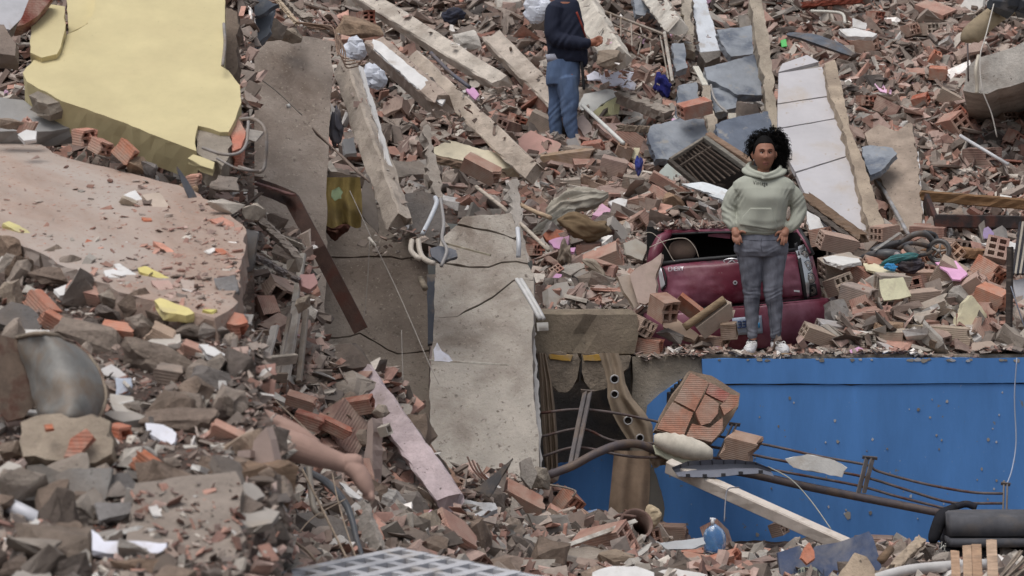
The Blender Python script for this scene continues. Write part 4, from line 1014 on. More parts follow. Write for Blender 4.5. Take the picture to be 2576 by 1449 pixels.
# --- heap right of the car, brick by brick
for (u, v, L, W, H, a, tl, ro, nd, ho, c, lab, y) in [
    (2109, 612, 104, 44, 42, -16, -14, 0, 16, (2, 3), S(180, 152, 138), 'ridged pale brick just right of the car pillar', 21.7),
    (2226, 585, 92, 40, 36, 0, -52, 0, 8, (3, 2), S(176, 144, 128), 'brick showing six red cells at the back of the right heap', 22.0),
    (2115, 668, 104, 54, 42, 4, -18, 0, 22, (2, 2), S(176, 166, 154), 'brick with white plaster crust right of the car light', 21.2),
    (2112, 716, 70, 50, 44, 22, 68, 0, 0, (3, 2), S(160, 146, 132), 'skeleton of open brick cells right of the car light', 20.9),
    (2166, 702, 66, 44, 50, -28, 20, 0, 18, (2, 2), S(176, 122, 104), 'ridged red brick between crusted brick and cream block', 21.1),
    (2162, 750, 92, 50, 56, -8, 34, 0, 16, (2, 2), S(164, 150, 142), 'grey dusted brick with four cells at its right end', 20.75),
    (2245, 732, 86, 50, 84, -4, -10, 0, 10, (2, 2), S(168, 158, 146), 'square block carrying a cream painted face', 20.85),
    (2312, 702, 96, 40, 42, -4, -24, 0, 12, (1, 2), S(180, 150, 134), 'brick with two red cells left of the pink topped block', 21.2),
    (2392, 694, 84, 50, 66, -26, 16, 0, 26, (2, 2), S(184, 166, 150), 'brick block with a bright pink painted top', 21.1),
    (2494, 684, 104, 46, 48, -30, 64, 0, 6, (3, 2), S(178, 116, 92), 'row of orange brick cells facing out at the right', 21.1),
    (2446, 722, 92, 40, 46, 40, 26, 0, 10, (2, 2), S(186, 158, 146), 'pink brick with white plaster streak leaning up right', 20.85),
    (2498, 752, 84, 56, 50, -10, 34, 0, 24, (2, 3), S(200, 136, 110), 'bright orange ridged brick near the dark post', 20.7),
    (2369, 842, 182, 44, 44, -2, 22, 0, 6, (3, 2), S(178, 164, 144), 'longest pale brick low on the ledge with cells at right', 20.35),
    (2168, 856, 84, 40, 36, 4, 66, 0, 4, (3, 2), S(166, 158, 146), 'grey brick with dark cells clogged with mortar on the ledge', 20.3),
    (2066, 846, 104, 40, 36, -24, -14, 0, 18, (2, 2), S(186, 168, 150), 'pale ridged brick sloping beside the right shoe of the woman', 20.3),
    (2096, 830, 96, 34, 36, -18, -20, 0, 22, (2, 2), S(196, 192, 190), 'white rendered brick behind the sloping ridged one', 20.5),
    (2325, 752, 98, 40, 46, 0, -20, 0, 14, (2, 2), S(176, 156, 142), 'ridged brick below the dark gap in the right heap', 20.8),
    (2342, 778, 116, 40, 36, 27, 8, 0, 22, (2, 2), S(164, 154, 142), 'grey brick leaning up to the right in the heap', 20.65),
    (2199, 797, 106, 44, 40, 8, 10, 0, 20, (2, 2), S(158, 122, 110), 'dull red brick below the grey dusted one', 20.55),
    (2222, 676, 108, 40, 32, -20, -8, 0, 30, (2, 2), S(178, 130, 110), 'brick with a cream painted top in mid heap', 21.2),
    (2250, 852, 70, 40, 44, 6, 20, 0, 14, (2, 2), S(176, 166, 150), 'mortar smeared brick low on the ledge', 20.3),
    (2068, 595, 50, 40, 44, 10, 40, 0, 0, (2, 2), S(178, 130, 112), 'brick behind the car pillar at right', 22.2),
    (2298, 810, 146, 30, 30, 17, 4, 0, 20, (2, 1), S(166, 156, 144), 'long plank like brick with white upper edge', 20.5),
    (2396, 640, 50, 44, 40, 40, 50, 0, 0, (2, 2), S(176, 140, 116), 'brick with curved cells behind the pink topped block', 21.8),
    (2330, 655, 36, 30, 26, 30, 60, 0, 0, (2, 1), S(186, 120, 92), 'small orange brick cells under the scooter wheel', 21.8)]:
    B(u, v, L, W, H, a, tl, ro, nd, ho, c, lab, Y=y)
def face_plate(uv, lab, col, pitch, yaw, y, th=.015, jag=.008): return PL(uv, lab, col, pitch, yaw, th, Y=y, name='paint_skin', cat='plaster skin', jag=jag)
face_plate([(2212, 704), (2272, 697), (2292, 744), (2262, 752), (2224, 756), (2214, 730)], 'cream painted plaster skin on the square block', S(222, 218, 186), 18, -6, 20.6)
face_plate([(2352, 660), (2405, 656), (2434, 690), (2416, 704), (2396, 702), (2384, 684)], 'bright pink painted skin on the tilted block', S(222, 170, 204), 62, 6, 20.95)
face_plate([(2172, 662), (2200, 662), (2274, 692), (2266, 700), (2180, 678)], 'cream painted skin on a mid heap brick', S(216, 206, 176), 62, 0, 21.0)
face_plate([(2070, 648), (2100, 642), (2160, 650), (2166, 658), (2120, 668), (2080, 656)], 'white plaster crust on the brick right of the car light', S(214, 212, 208), 70, 0, 21.0, .03, .014)
PL([(2426, 760), (2444, 742), (2482, 790), (2482, 860), (2440, 822), (2408, 818)], 'tall cream triangular wall piece left of the dark post', S(214, 206, 176), 8, 10, .12, Y=20.45)
PL([(2088, 757), (2122, 752), (2158, 832), (2110, 834), (2092, 795)], 'grey slab leaning against the car side', S(170, 166, 162), 14, 20, .12, Y=20.6, mat='conc', name='concrete_slab', cat='concrete piece')
RK(2234, 820, 74, 38, S(142, 118, 98), 'brown mortar rock in the middle of the right heap', 10, Y=20.35, mat='stone', name='stone', cat='stone')
RK(2362, 867, 48, 32, S(132, 116, 102), 'brown round stone on the ledge under the longest brick', 0, Y=20.15, mat='stone', name='stone', cat='stone')
PL([(2446, 862), (2495, 858), (2520, 880), (2446, 886)], 'flat beige plate on the ledge near the dark post', S(182, 164, 150), 30, 0, .05, Y=20.15)
PL([(2205, 858), (2232, 865), (2270, 884), (2240, 887)], 'whitish flat plate on the ledge below the mortar brick', S(180, 172, 168), 50, 0, .03, Y=20.12)
PL([(2138, 880), (2160, 872), (2172, 878), (2166, 888), (2140, 888)], 'pink plaster scrap on the ledge edge', PINK, 45, 0, .02, Y=20.1)
PL([(2475, 575), (2485, 570), (2500, 585), (2500, 600), (2475, 600)], 'lilac painted scrap under the dark steel beam', S(170, 150, 190), 20, 0, .03, Y=22.3)
PL([(2470, 612), (2540, 606), (2580, 620), (2530, 632)], 'white dusty board under the dark steel beam', S(206, 204, 202), 55, 0, .02, Y=22.0)
BM((2330, 628, 22), (2480, 640, 21.8), 30, 24, S(142, 110, 84), 'brown wooden board behind the pink topped block', 10, 'wood', 'wooden_board', 'board')
# --- wrecked scooter
t = thing('wrecked_scooter', P(2260, 665, 21.4), 'dust covered wreck of a scooter with one small wheel', 'scooter')
def wheel(u, v, r, Y, parent):
    k = K * Y; c = P(u, v, Y); m = MB(); ax = Vector((-.45, -1, .1)).normalized(); a = ax.orthogonal().normalized(); b = ax.cross(a)
    pts = [c + (a * math.cos(2 * math.pi * i / 28) + b * math.sin(2 * math.pi * i / 28)) * r * k for i in range(29)]
    m.tube(pts, r * k * .22, 8, False); ty = m.build('tyre', MT['plastic'], parent, S(88, 84, 82), True)
    m = MB()
    m.tube([c + (a * math.cos(2 * math.pi * i / 28) + b * math.sin(2 * math.pi * i / 28)) * r * k * .76 for i in range(29)], r * k * .07, 6, False)
    for i in range(5):
        an = 2 * math.pi * i / 5; m.tube([c, c + (a * math.cos(an) + b * math.sin(an)) * r * k * .76], r * k * .1, 6)
    m.tube([c - ax * r * k * .2, c + ax * r * k * .2], r * k * .2, 10)
    m.build('rim', MT['metal'], ty, S(150, 146, 142), True)
wheel(2362, 632, 27, 21.6, t)
def tub(pts, r, name, col, mat='plastic', parent=None, n=8):
    m = MB(); Y = pts[0][2]; q = PS(pts, 5) if len(pts) > 2 else [P(*x) for x in pts]
    rr = r if not hasattr(r, '__len__') else np.interp(np.linspace(0, 1, len(q)), np.linspace(0, 1, len(r)), r)
    m.tube(q, (np.array(rr) * K * Y).tolist() if hasattr(rr, '__len__') else rr * K * Y, n)
    return m.build(name, MT[mat], parent or t, col, True)
tub([(2270, 610, 21.6), (2300, 590, 21.5), (2330, 590, 21.6), (2350, 612, 21.7)], 8, 'fork', S(108, 106, 106), 'metal')
tub([(2262, 625, 21.5), (2290, 612, 21.4), (2330, 618, 21.6), (2350, 626, 21.7)], 6, 'frame_tube', S(76, 76, 80), 'metal')
tub([(2158, 652, 21.5), (2190, 642, 21.3), (2230, 640, 21.2), (2262, 642, 21.2)], [5, 10, 14, 12], 'mudguard', S(74, 74, 76))
tub([(2190, 630, 21.7), (2220, 622, 21.7), (2270, 610, 21.6)], [5, 12, 8], 'seat', S(60, 58, 60))
tub([(2280, 622, 21.4), (2300, 640, 21.3), (2296, 660, 21.3)], [9, 12, 6], 'engine_block', S(82, 82, 84), 'metal')
tub([(2255, 640, 21.15), (2263, 646, 21.1)], 8, 'rear_light', S(150, 140, 140))
tub([(2300, 645, 21.5), (2330, 640, 21.5), (2345, 632, 21.6)], 5, 'axle', S(60, 60, 62), 'metal')
tub([(2325, 584, 21.7), (2350, 590, 21.8), (2356, 606, 21.8), (2340, 600, 21.8)], 6, 'hose', S(70, 70, 72))
bar((2200, 630, 21.2), (2264, 586, 21.6), 8, 'metal_strip', S(150, 148, 144), 3, 'metal')
rag(2262, 652, 100, 20, 21.05, S(70, 116, 118), 'teal cloth strip under the wrecked scooter', 'cloth_strip', 'cloth', 21, 5, 14, .2)
rag(2240, 672, 34, 18, 20.95, S(70, 140, 190), 'bright blue rag scrap under the teal cloth', seed=22)
rag(2290, 668, 70, 34, 21.05, S(70, 66, 72), 'dark crumpled cloth below the scooter engine', 'cloth_strip', 'cloth', 23, 6, 10, .25)
# --- things at the right edge of the ledge
t = thing('wooden_cabinet', P(2500, 880, 20.6), 'broken wooden cabinet frame with a dark upright post at the right edge', 'cabinet')
bar((2541, 622, 20.35), (2537, 884, 20.2), 14, 'upright_post', S(64, 56, 52))
bar((2485, 798, 20.6), (2640, 806, 20.6), 14, 'top_rail', S(150, 130, 118))
panel('front_panel', [(2484, 806), (2640, 812), (2640, 884), (2484, 872)], 20.66, 0, 0, .03, MT['wood'], t, S(98, 80, 72), jag=0)
bar((2486, 800, 20.62), (2484, 878, 20.62), 10, 'side_stile', S(140, 122, 110))
t = thing('folded_deckchair', P(2570, 700, 20.7), 'bundle of black and cream striped folded slats at the right edge', 'folded chair')
for k in range(6):
    bar((2548 + 6 * k, 690, 20.9), (2566 + 7 * k, 560, 21.1), 6, 'slat', [S(60, 60, 66), S(176, 168, 156)][k % 2], 12, 'cloth')
panel('white_panel', [(2546, 705), (2640, 690), (2640, 800), (2580, 800), (2560, 770)], 20.9, 10, 0, .03, MT['plaster'], t, S(186, 186, 190), jag=0)
TB([(2543, 720, 20.15), (2556, 760, 20.1), (2580, 830, 20.1), (2600, 880, 20.1)], 1.6, S(120, 126, 140), 'thin grey wire sagging from the dark post', 'plastic', 'wire', 'wire', group='dangling wires')
# ------------------------------------------------------------------ middle: steel channel, frames, rods, carpet
t = thing('steel_channel', P(770, 650, 17.2), 'bent rusty steel channel hanging in front of the brown slab', 'steel channel')
def channel(pts, w, d, name, col, parent):
    """open U section swept along pixel points"""
    q = [P(*p) for p in pts]; m = MB(); rings = []
    for i, p in enumerate(q):
        tt = (q[min(i + 1, len(q) - 1)] - q[max(i - 1, 0)]).normalized()
        a = tt.cross(Vector((0, -1, 0))).normalized(); b = a.cross(tt).normalized()
        k = K * pts[i][2]
        prof = [(-w, -d), (-w, 0), (w, 0), (w, -d), (w - 2, -d), (w - 2, -2), (-w + 2, -2), (-w + 2, -d)]
        rings.append([p + a * x * k + b * y * k for x, y in prof])
    m.rings(rings)
    return fixn(m.build(name, MT['rust'], parent, col))
channel([(632, 462, 17.6), (690, 482, 17.3), (730, 498, 17.1), (762, 555, 17.0), (800, 625, 16.9), (850, 720, 16.9), (908, 832, 16.9)], 19, 16, 'channel_body', S(84, 62, 54), t)
BM((628, 456, 17.5), (738, 492, 17.0), 16, 6, S(120, 86, 80), 'flat rusty steel flange at the top of the bent channel', 0, 'rust', 'steel_flange', 'steel flange', rough=.002, end=.004)
tt = MB()
tt.tube(PS([(786, 322, 19.2), (840, 375, 18.9), (910, 446, 18.6)], 4), .012, 6)
for k in range(4):
    TB([(786 + 3 * k, 322 + 5 * k, 19), (850 + 4 * k, 385 + 3 * k, 18.8), (905 + 8 * k, 440 + 6 * k, 18.6)], 2.4, S(132, 116, 106), ['topmost', 'second', 'third', 'lowest'][k] + ' of four thin rods slanting across the gap by the leaning post', 'wood', 'thin_rod', 'rod', group='thin slanting rods')
for k in range(3):
    TB([(668 + 2 * k, 572 + 7 * k, 16.8), (720 + 2 * k, 598 + 6 * k, 16.6), (762 + 3 * k, 616 + 5 * k, 16.5)], 2.6, S(176, 168, 158), ['upper', 'middle', 'lower'][k] + ' of three pale rods poking out behind the steel channel', 'wood', 'thin_rod', 'rod', group='pale rods behind the channel')
TB([(724, 262, 18.6), (727, 272, 18.6)], 5, S(206, 204, 200), 'white switch stub dangling before the brown slab', 'plastic', 'switch_stub', 'switch')
TB([(600, 160, 18.6), (690, 225, 18.6), (760, 290, 18.6)], 1.2, S(120, 112, 104), 'thin wire across the upper brown slab', 'plastic', 'wire', 'wire', group='dangling wires')
for j, pts in enumerate(([(930, 605, 19.2), (925, 700, 19.2), (918, 780, 19.2), (912, 810, 19.2)], [(940, 610, 19.1), (985, 700, 19), (1030, 800, 18.8), (1075, 905, 18.6), (1104, 966, 18.4)], [(1010, 830, 19.1), (1012, 900, 19), (1014, 960, 18.9)], [(880, 480, 19.4), (910, 545, 19.3), (935, 600, 19.2)])):
    TB(pts, 1.2, S(150, 142, 134), ['short wire curling before the dark stained slab', 'long wire running diagonally across the dark stained slab', 'faint wire low on the dark stained slab', 'wire hanging from the yellow carpet'][j], 'plastic', 'wire', 'wire', group='dangling wires')
TB([(928, 598, 19.15), (944, 618, 19.1)], 4, S(196, 188, 176), 'small cream lamp fitting hanging on wires', 'plastic', 'lamp_fitting', 'lamp fitting')
# rolled yellow carpet
t = thing('rolled_carpet', P(865, 575, 20), 'mustard yellow patterned carpet hanging in folds behind the leaning post', 'carpet')
panel('flower_print', [(836, 478), (852, 472), (862, 484), (858, 500), (842, 504), (834, 494)], 19.46, 0, 0, .01, MT['cloth'], t, S(158, 176, 140), jag=.01, seg=.02)
PL([(912, 470), (926, 440), (936, 470), (950, 540), (952, 588), (925, 560), (908, 540)], 'grey cloth panel hanging beside the yellow carpet', S(130, 122, 116), 15, 10, .015, Y=19.7, mat='cloth', name='hanging_cloth', cat='cloth')
rag(850, 575, 60, 40, 19.9, S(96, 66, 58), 'dark reddish cloth under the yellow carpet', seed=31)
rag(845, 320, 34, 90, 20.6, S(100, 100, 108), 'dark grey plastic sheet in the gap by the brown slab', 'plastic_sheet', 'plastic sheet', 33)
PL([(826, 430), (930, 450), (920, 470), (828, 446)], 'brown plank crossing above the yellow carpet', S(96, 84, 74), 10, 0, .04, Y=20.2, mat='wood', name='wooden_board', cat='board')
# conduits on the pale slab
TB([(1095, 497, 19.6), (1098, 512, 19.5), (1082, 550, 19.4), (1062, 590, 19.3)], 6, S(196, 200, 206), 'bent white conduit above the pale slab', 'plastic', 'conduit', 'conduit')
TB([(1302, 574, 19.3), (1305, 612, 19.2), (1304, 648, 19.2)], 6, S(206, 208, 212), 'upright white conduit on the right edge of the pale slab', 'plastic', 'conduit', 'conduit')
for k, dx in enumerate((0, 10)):
    TB([(1300 + dx, 703, 19.1), (1330 + dx, 752, 18.9), (1358 + dx, 803, 18.8)], 5.5, S(200, 198, 196), ['left', 'right'][k] + ' of two white tubes sloping down to the socket box', 'plastic', 'conduit', 'conduit')
t = thing('socket_box', P(1365, 832, 18.7), 'white socket box hanging at the end of the two tubes', 'socket')
panel('box_body', [(1350, 812), (1379, 811), (1380, 831), (1352, 833)], 18.7, 0, 0, .05, MT['plastic'], t, S(206, 202, 196), jag=0)
for u in (1358, 1366, 1374):
    m = MB(); m.tube([P(u, 822, 18.69), P(u, 822, 18.66)], .012, 10, False); m.build('outlet_ring', MT['plastic'], t, S(120, 116, 112))
for k, pts in enumerate(([(1036, 605, 19.3), (1034, 630, 19.2), (1048, 646, 19.1), (1058, 652, 19.1)], [(1052, 604, 19.3), (1056, 630, 19.2), (1064, 648, 19.1), (1078, 658, 19.0), (1090, 662, 18.9)])):
    TB(pts, 7, S(190, 180, 168), ['left', 'right'][k] + ' cream pipe stub broken off above the dark slate strip', 'plastic', 'pipe_stub', 'pipe')
TB([(1058, 700, 19.2), (1070, 726, 19.1)], 8, S(150, 138, 122), 'brown bracket below the cream pipe stubs', 'wood', 'bracket', 'bracket')
PL([(1082, 625), (1105, 618), (1148, 630), (1150, 645), (1110, 662), (1086, 645)], 'dark slate scrap stuck behind the pipe stubs', S(104, 106, 114), 30, 0, .04, Y=19.2, mat='slate')
TB([(1108, 500, 19.6), (1116, 560, 19.4), (1112, 600, 19.2), (1124, 630, 19.1), (1110, 670, 19)], 4.5, S(150, 146, 144), 'grey cable looping down beside the pale slab', 'plastic', 'cable', 'cable')
BM((1120, 612, 19.3), (1234, 642, 19.0), 4, 5, S(176, 168, 150), 'thin perforated strip on the upper pale slab', 0, 'metal', 'perforated_strip', 'metal strip', rough=.0004, end=.001)
BM((1080, 906, 18.6), (1278, 918, 18.4), 4, 5, S(206, 200, 190), 'thin white perforated strip low on the pale slab', 0, 'metal', 'perforated_strip', 'metal strip', rough=.0004, end=.001)
PL([(1092, 880), (1100, 862), (1112, 884), (1138, 906), (1130, 910), (1094, 908)], 'curled white paper in the gap beside the pale slab', S(222, 222, 232), 10, 15, .006, Y=18.5, name='paper_sheets', cat='paper')
TB([(1198, 470, 21.4), (1280, 535, 20.8), (1380, 630, 20.2)], 5, S(190, 178, 164), 'long whitish batten slanting over the pale slab top', 'wood', 'batten', 'batten')
TB([(1290, 505, 21.6), (1340, 530, 21.3), (1385, 548, 21.1)], 6, S(176, 154, 130), 'short beige stick beside the long batten', 'wood', 'batten', 'batten')
PL([(1276, 460), (1302, 450), (1316, 540), (1322, 620), (1332, 660), (1312, 650), (1296, 560)], 'rough white plastered edge right of the pale slab top', S(180, 172, 164), 25, 20, .12, Y=20.6, mat='conc', name='concrete_strip', cat='concrete strip', jag=.025)
PL([(1064, 330), (1076, 312), (1092, 370), (1106, 440), (1108, 500), (1092, 480), (1078, 400)], 'narrow crumbling wall edge right of the leaning post', S(172, 162, 152), 30, 20, .12, Y=21.6, mat='conc', name='concrete_strip', cat='concrete strip', jag=.03)
# rebar sticking out of the yellow slab
for k, pts in enumerate(([(605, 300, 14.9), (640, 300, 14.7), (668, 330, 14.6), (668, 400, 14.6), (655, 432, 14.6), (600, 420, 14.7)], [(510, 372, 14.4), (560, 388, 14.3), (600, 385, 14.3), (620, 360, 14.4), (625, 305, 14.5)], [(545, 398, 14.4), (600, 425, 14.3), (650, 430, 14.4)], [(563, 60, 15.9), (566, 110, 15.6), (560, 165, 15.4)])):
    TB(pts, [4.5, 4, 3, 4][k], S(150, 144, 140), ['thick bent steel bar looping out right of the yellow slab', 'steel bar curling round the broken corner of the yellow slab', 'thin steel bar below the broken corner of the yellow slab', 'steel bar along the right edge of the yellow slab'][k], 'metal', 'steel_bar', 'steel bar', group='steel bars of the yellow slab')
PL([(566, 20), (596, 30), (596, 180), (585, 195), (568, 180), (562, 140)], 'brown concrete edge behind the right side of yellow slab', S(132, 118, 106), 25, 0, .15, Y=16.6, mat='conc', name='wall_piece', cat='wall piece', jag=.016)
for k, uv in enumerate(([(600, 60), (660, 40), (690, 20), (672, 90), (620, 128), (596, 120)], [(568, -10), (640, -10), (700, 10), (650, 40), (590, 30)], [(612, 128), (650, 90), (668, 95), (622, 136)])):
    SLT(uv, ['dark slate sheet behind the top of the yellow slab', 'upper slate sheet right of the yellow slab top', 'thin dark slate splinter above the brown slab'][k], 19.6, 30, -15, .04, S(112, 118, 126))
RK(690, 75, 62, 60, S(138, 128, 118), 'grey concrete lump on top of the brown slab', 15, Y=20.4)
RK(730, 92, 60, 40, S(150, 138, 124), 'small crumbly heap on top of the brown slab', 0, Y=20.6)
BM((690, -10, 21), (745, 56, 20.6), 10, 10, S(186, 168, 146), 'pale wooden stick at the top above the brown slab', 0, 'wood', 'batten', 'batten')
BM((705, -20, 21.4), (778, 50, 21), 26, 20, S(150, 140, 130), 'dark edged beam stub at the top above the brown slab', 30, group=BG)
for k in range(6):
    TB([(742 + 10 * k, 55 + 4 * k, 20.6), (800 + 8 * k, 62 + 3 * k, 20.5), (838 + 6 * k, 70 + 12 * k, 20.4), (846 + 5 * k, 120 + 10 * k, 20.3), (850 + 14 * k, 140 + 4 * k, 20.2)], 1.8, S(152, 128, 112), ['first', 'second', 'third', 'fourth', 'fifth', 'sixth'][k] + ' from left of the reddish wires bunched at the post head', 'wood', 'bent_wire', 'wire', group='wires at the post head')
# --- window frames and boards in the gap between the slabs
t = thing('window_frame', P(720, 960, 15.6), 'dismantled pale metal window frame lying below the dusty slab', 'window frame')
bar((762, 640, 15.8), (742, 760, 15.6), 16, 'frame_rail', S(170, 164, 156), 10, 'metal')
bar((748, 760, 15.6), (716, 960, 15.3), 26, 'frame_rail', S(172, 164, 156), 12, 'metal')
bar((730, 790, 15.4), (700, 940, 15.2), 10, 'frame_rail', S(150, 142, 134), 8, 'metal')
bar((692, 820, 15.3), (672, 900, 15.2), 24, 'frame_rail', S(190, 184, 178), 8, 'metal')
bar((770, 780, 15.7), (752, 960, 15.4), 14, 'frame_rail', S(150, 140, 130), 10, 'metal')
bar((576, 918, 14.4), (742, 902, 15.0), 14, 'cross_rail', S(160, 150, 138), 26, 'wood')
bar((580, 955, 14.2), (720, 948, 14.6), 9, 'cross_rail', S(120, 106, 94), 22, 'wood')
bar((640, 850, 15.2), (624, 915, 15), 6, 'bar', S(130, 120, 110), 6, 'metal')
bar((664, 840, 15.2), (646, 900, 15), 6, 'bar', S(130, 120, 110), 6, 'metal')
bar((600, 842, 15.2), (676, 836, 15.2), 8, 'bar', S(120, 104, 92), 14, 'wood')
BM((640, 642, 15.6), (745, 702, 15.2), 14, 14, S(110, 104, 104), 'dark round bar lying across the bricks in the gap', 0, 'metal', 'metal_bar', 'bar')
BM((662, 560, 16.2), (752, 650, 15.8), 18, 24, S(140, 130, 122), 'grey board leaning in the gap above the dark bar', 30, 'wood', 'wooden_board', 'board')
PL([(615, 575), (648, 585), (640, 640), (632, 680), (610, 690), (604, 650)], 'grey sheet metal flap hanging off the dusty slab', S(112, 110, 110), 8, -20, .01, Y=13.4, mat='metal', name='sheet_metal', cat='metal sheet')
RK(762, 770, 40, 56, S(158, 146, 132), 'square beige mortar block beside the frame', 0, Y=15.2)
RK(735, 665, 50, 38, S(160, 150, 138), 'pale mortar lump under the steel channel', 0, Y=15.5)
PL([(756, 690), (790, 688), (800, 712), (780, 728), (760, 720)], 'pink brick face beside the steel channel', S(190, 150, 146), 20, 10, .08, Y=15.2)
RK(640, 530, 54, 46, S(162, 152, 140), 'pale lump between dusty slab and steel channel', -20, Y=14.6)
RK(560, 460, 90, 40, S(140, 130, 122), 'grey mortar lump under the broken yellow corner', -10, Y=14.2)
RK(470, 478, 60, 46, S(138, 116, 96), 'brown stone at the back edge of the dusty slab', 10, Y=14.3, mat='stone', name='stone', cat='stone')
PL([(446, 418), (462, 440), (500, 510), (506, 520), (484, 516), (462, 470)], 'dark bent sheet metal shard on the dusty slab edge', S(96, 98, 104), 10, 30, .008, Y=13.9, mat='metal', name='sheet_metal', cat='metal sheet')
# row of bricks in the gap under the yellow slab
for (u, v, L, W, H, a, tl, ro, nd, ho, c, lab, y) in [
    (215, 345, 66, 46, 40, 0, 52, 0, 10, (2, 2), S(196, 138, 118), 'pink brick with curved cells under the yellow slab', 14.9),
    (255, 370, 60, 40, 34, -20, 40, 0, 10, (2, 2), S(180, 130, 112), 'second pink brick right of the curved one under the yellow slab', 14.7),
    (318, 385, 70, 30, 46, -40, 20, 0, 10, (1, 2), S(196, 128, 100), 'orange brick wedged under the middle of the yellow slab', 14.5),
    (70, 318, 50, 30, 34, 60, 10, 0, 0, (1, 2), S(196, 150, 136), 'pink brick standing up under the left of the yellow slab', 15.0),
    (490, 452, 40, 30, 26, 10, 20, 0, 10, (1, 2), S(206, 150, 130), 'small white edged orange brick below the yellow corner', 14.2)]:
    B(u, v, L, W, H, a, tl, ro, nd, ho, c, lab, Y=y, br=(.15, .3))
RK(345, 418, 60, 50, S(140, 118, 98), 'brown stone under the middle of the yellow slab', 0, Y=14.5, mat='stone', name='stone', cat='stone')
RK(375, 425, 40, 44, S(120, 114, 110), 'grey stone right of the brown one under the yellow slab', 0, Y=14.5, mat='stone', name='stone', cat='stone')
PL([(44, 338), (66, 326), (92, 330), (90, 350), (60, 354)], 'bright white plaster scrap under the left of the yellow slab', WHITE, 40, 0, .03, Y=14.7)
RK(30, 312, 80, 34, S(130, 116, 104), 'brown lump at the left edge under the grey plaster sheet', 0, Y=15, mat='stone', name='stone', cat='stone')
# pieces on the dusty slab
SN = normal_of(75.5, 1); SC = P(300, 560, 13.35)
def onslab(u, v): return cast(u, v, SC, SN).y
def PS_(uv, lab, col, th=.02, mat='plaster', name='plaster_plate', cat='plaster piece', pitch=60):
    u = sum(p[0] for p in uv) / len(uv); v = sum(p[1] for p in uv) / len(uv)
    return PL(uv, lab, col, pitch, 0, th, Y=onslab(u, v) - .05, mat=mat, name=name, cat=cat, jag=.006, seg=.03)
PS_([(308, 492), (340, 478), (358, 500), (330, 508)], 'white plaster scrap on the upper dusty slab', WHITE)
RK(322, 512, 46, 34, S(176, 162, 146), 'pale mortar piece on the upper dusty slab', 0, Y=onslab(322, 512) - .04)
PS_([(357, 490), (400, 484), (424, 515), (420, 530), (394, 534)], 'largest ridged beige brick plate on the dusty slab', S(186, 170, 156), .06)
RK(570, 520, 90, 26, S(180, 172, 162), 'pale rubble lump at the far corner of the dusty slab', -8, Y=onslab(570, 535) - .03)
PS_([(384, 606), (410, 612), (438, 632), (430, 640), (404, 624)], 'long pink brick splinter in the middle of the dusty slab', S(206, 150, 130), .03, 'rubble', 'clay_shard', 'clay shard')
PS_([(528, 552), (560, 545), (588, 560), (590, 574), (556, 566)], 'pink broken brick plate at the right of the dusty slab', S(196, 140, 122), .03, 'rubble', 'clay_shard', 'clay shard')
PS_([(536, 625), (560, 625), (575, 636), (556, 640)], 'small red brick splinter at the right of the dusty slab', S(186, 120, 96), .02, 'rubble', 'clay_shard', 'clay shard')
PS_([(356, 546), (380, 548), (382, 554), (362, 555)], 'tiny orange brick splinter on the dusty slab', S(196, 120, 90), .02, 'rubble', 'clay_shard', 'clay shard')
PS_([(6, 562), (22, 556), (68, 578), (84, 590), (60, 590)], 'yellow painted wall scrap at the left end of the dusty slab', S(206, 196, 140), .03)
PS_([(346, 674), (365, 669), (425, 698), (420, 708), (352, 684)], 'yellow topped brick scrap at the lower edge of the dusty slab', S(210, 196, 128), .04)
PS_([(388, 756), (402, 749), (475, 775), (489, 788), (468, 794), (410, 784)], 'largest yellow painted scrap below the dusty slab', S(214, 200, 140), .04)
PS_([(510, 778), (546, 778), (530, 786)], 'small yellow scrap right of the largest yellow one', S(206, 196, 120), .03)
PS_([(286, 664), (300, 662), (346, 690), (330, 697), (292, 680)], 'white plaster brick scrap below the dusty slab', WHITE, .05)
PS_([(262, 680), (285, 676), (316, 690), (300, 698), (266, 696)], 'second white plaster scrap left of the first below the slab', WHITE, .03)
PS_([(454, 702), (488, 706), (495, 736), (466, 734)], 'grey pink brick plate at the lower right of the dusty slab', S(176, 160, 150), .06)
PS_([(380, 705), (425, 705), (436, 726), (400, 730)], 'pink crusted brick plate below the dusty slab', S(186, 156, 146), .06)
PS_([(538, 700), (590, 692), (600, 730), (580, 758), (555, 735)], 'rough grey broken corner of the dusty slab', S(150, 148, 148), .06, 'conc', 'concrete_chunk', 'concrete chunk', 20)
KB = [('shard', 4), ('chunk', 3), ('slabby', 2), ('brick', 2)]
sample([(150, 380), (330, 422), (460, 452), (570, 505), (606, 556), (560, 545), (440, 498), (320, 462), (160, 415)], onslab, 44, KB, .06, .17, avoid=[])
sample([(-30, 560), (100, 628), (300, 724), (540, 792), (570, 760), (320, 692), (120, 600), (-30, 540)], onslab, 44, KB, .06, .18, avoid=[])
NS = 620
pts = []
while len(pts) < NS:
    u, v = random.uniform(-30, 612), random.uniform(345, 780)
    if inside(u, v, [(-60, 345), (60, 355), (330, 446), (450, 476), (560, 530), (610, 580), (600, 700), (580, 760), (540, 790), (300, 725), (100, 625), (-60, 560)]) and random.random() < .12 + .9 * ((u / 620) ** 2 + max(0, (v - 560) / 240)) * .7:
        pts.append(tuple(cast(u, v, SC, SN)))
fines_at(np.array(pts), .008, .055, weights=[.4, .25, .12, .08, .05, .05, .03, .02, 0, 0], power=3.2, lift=.3, tilt=.3)

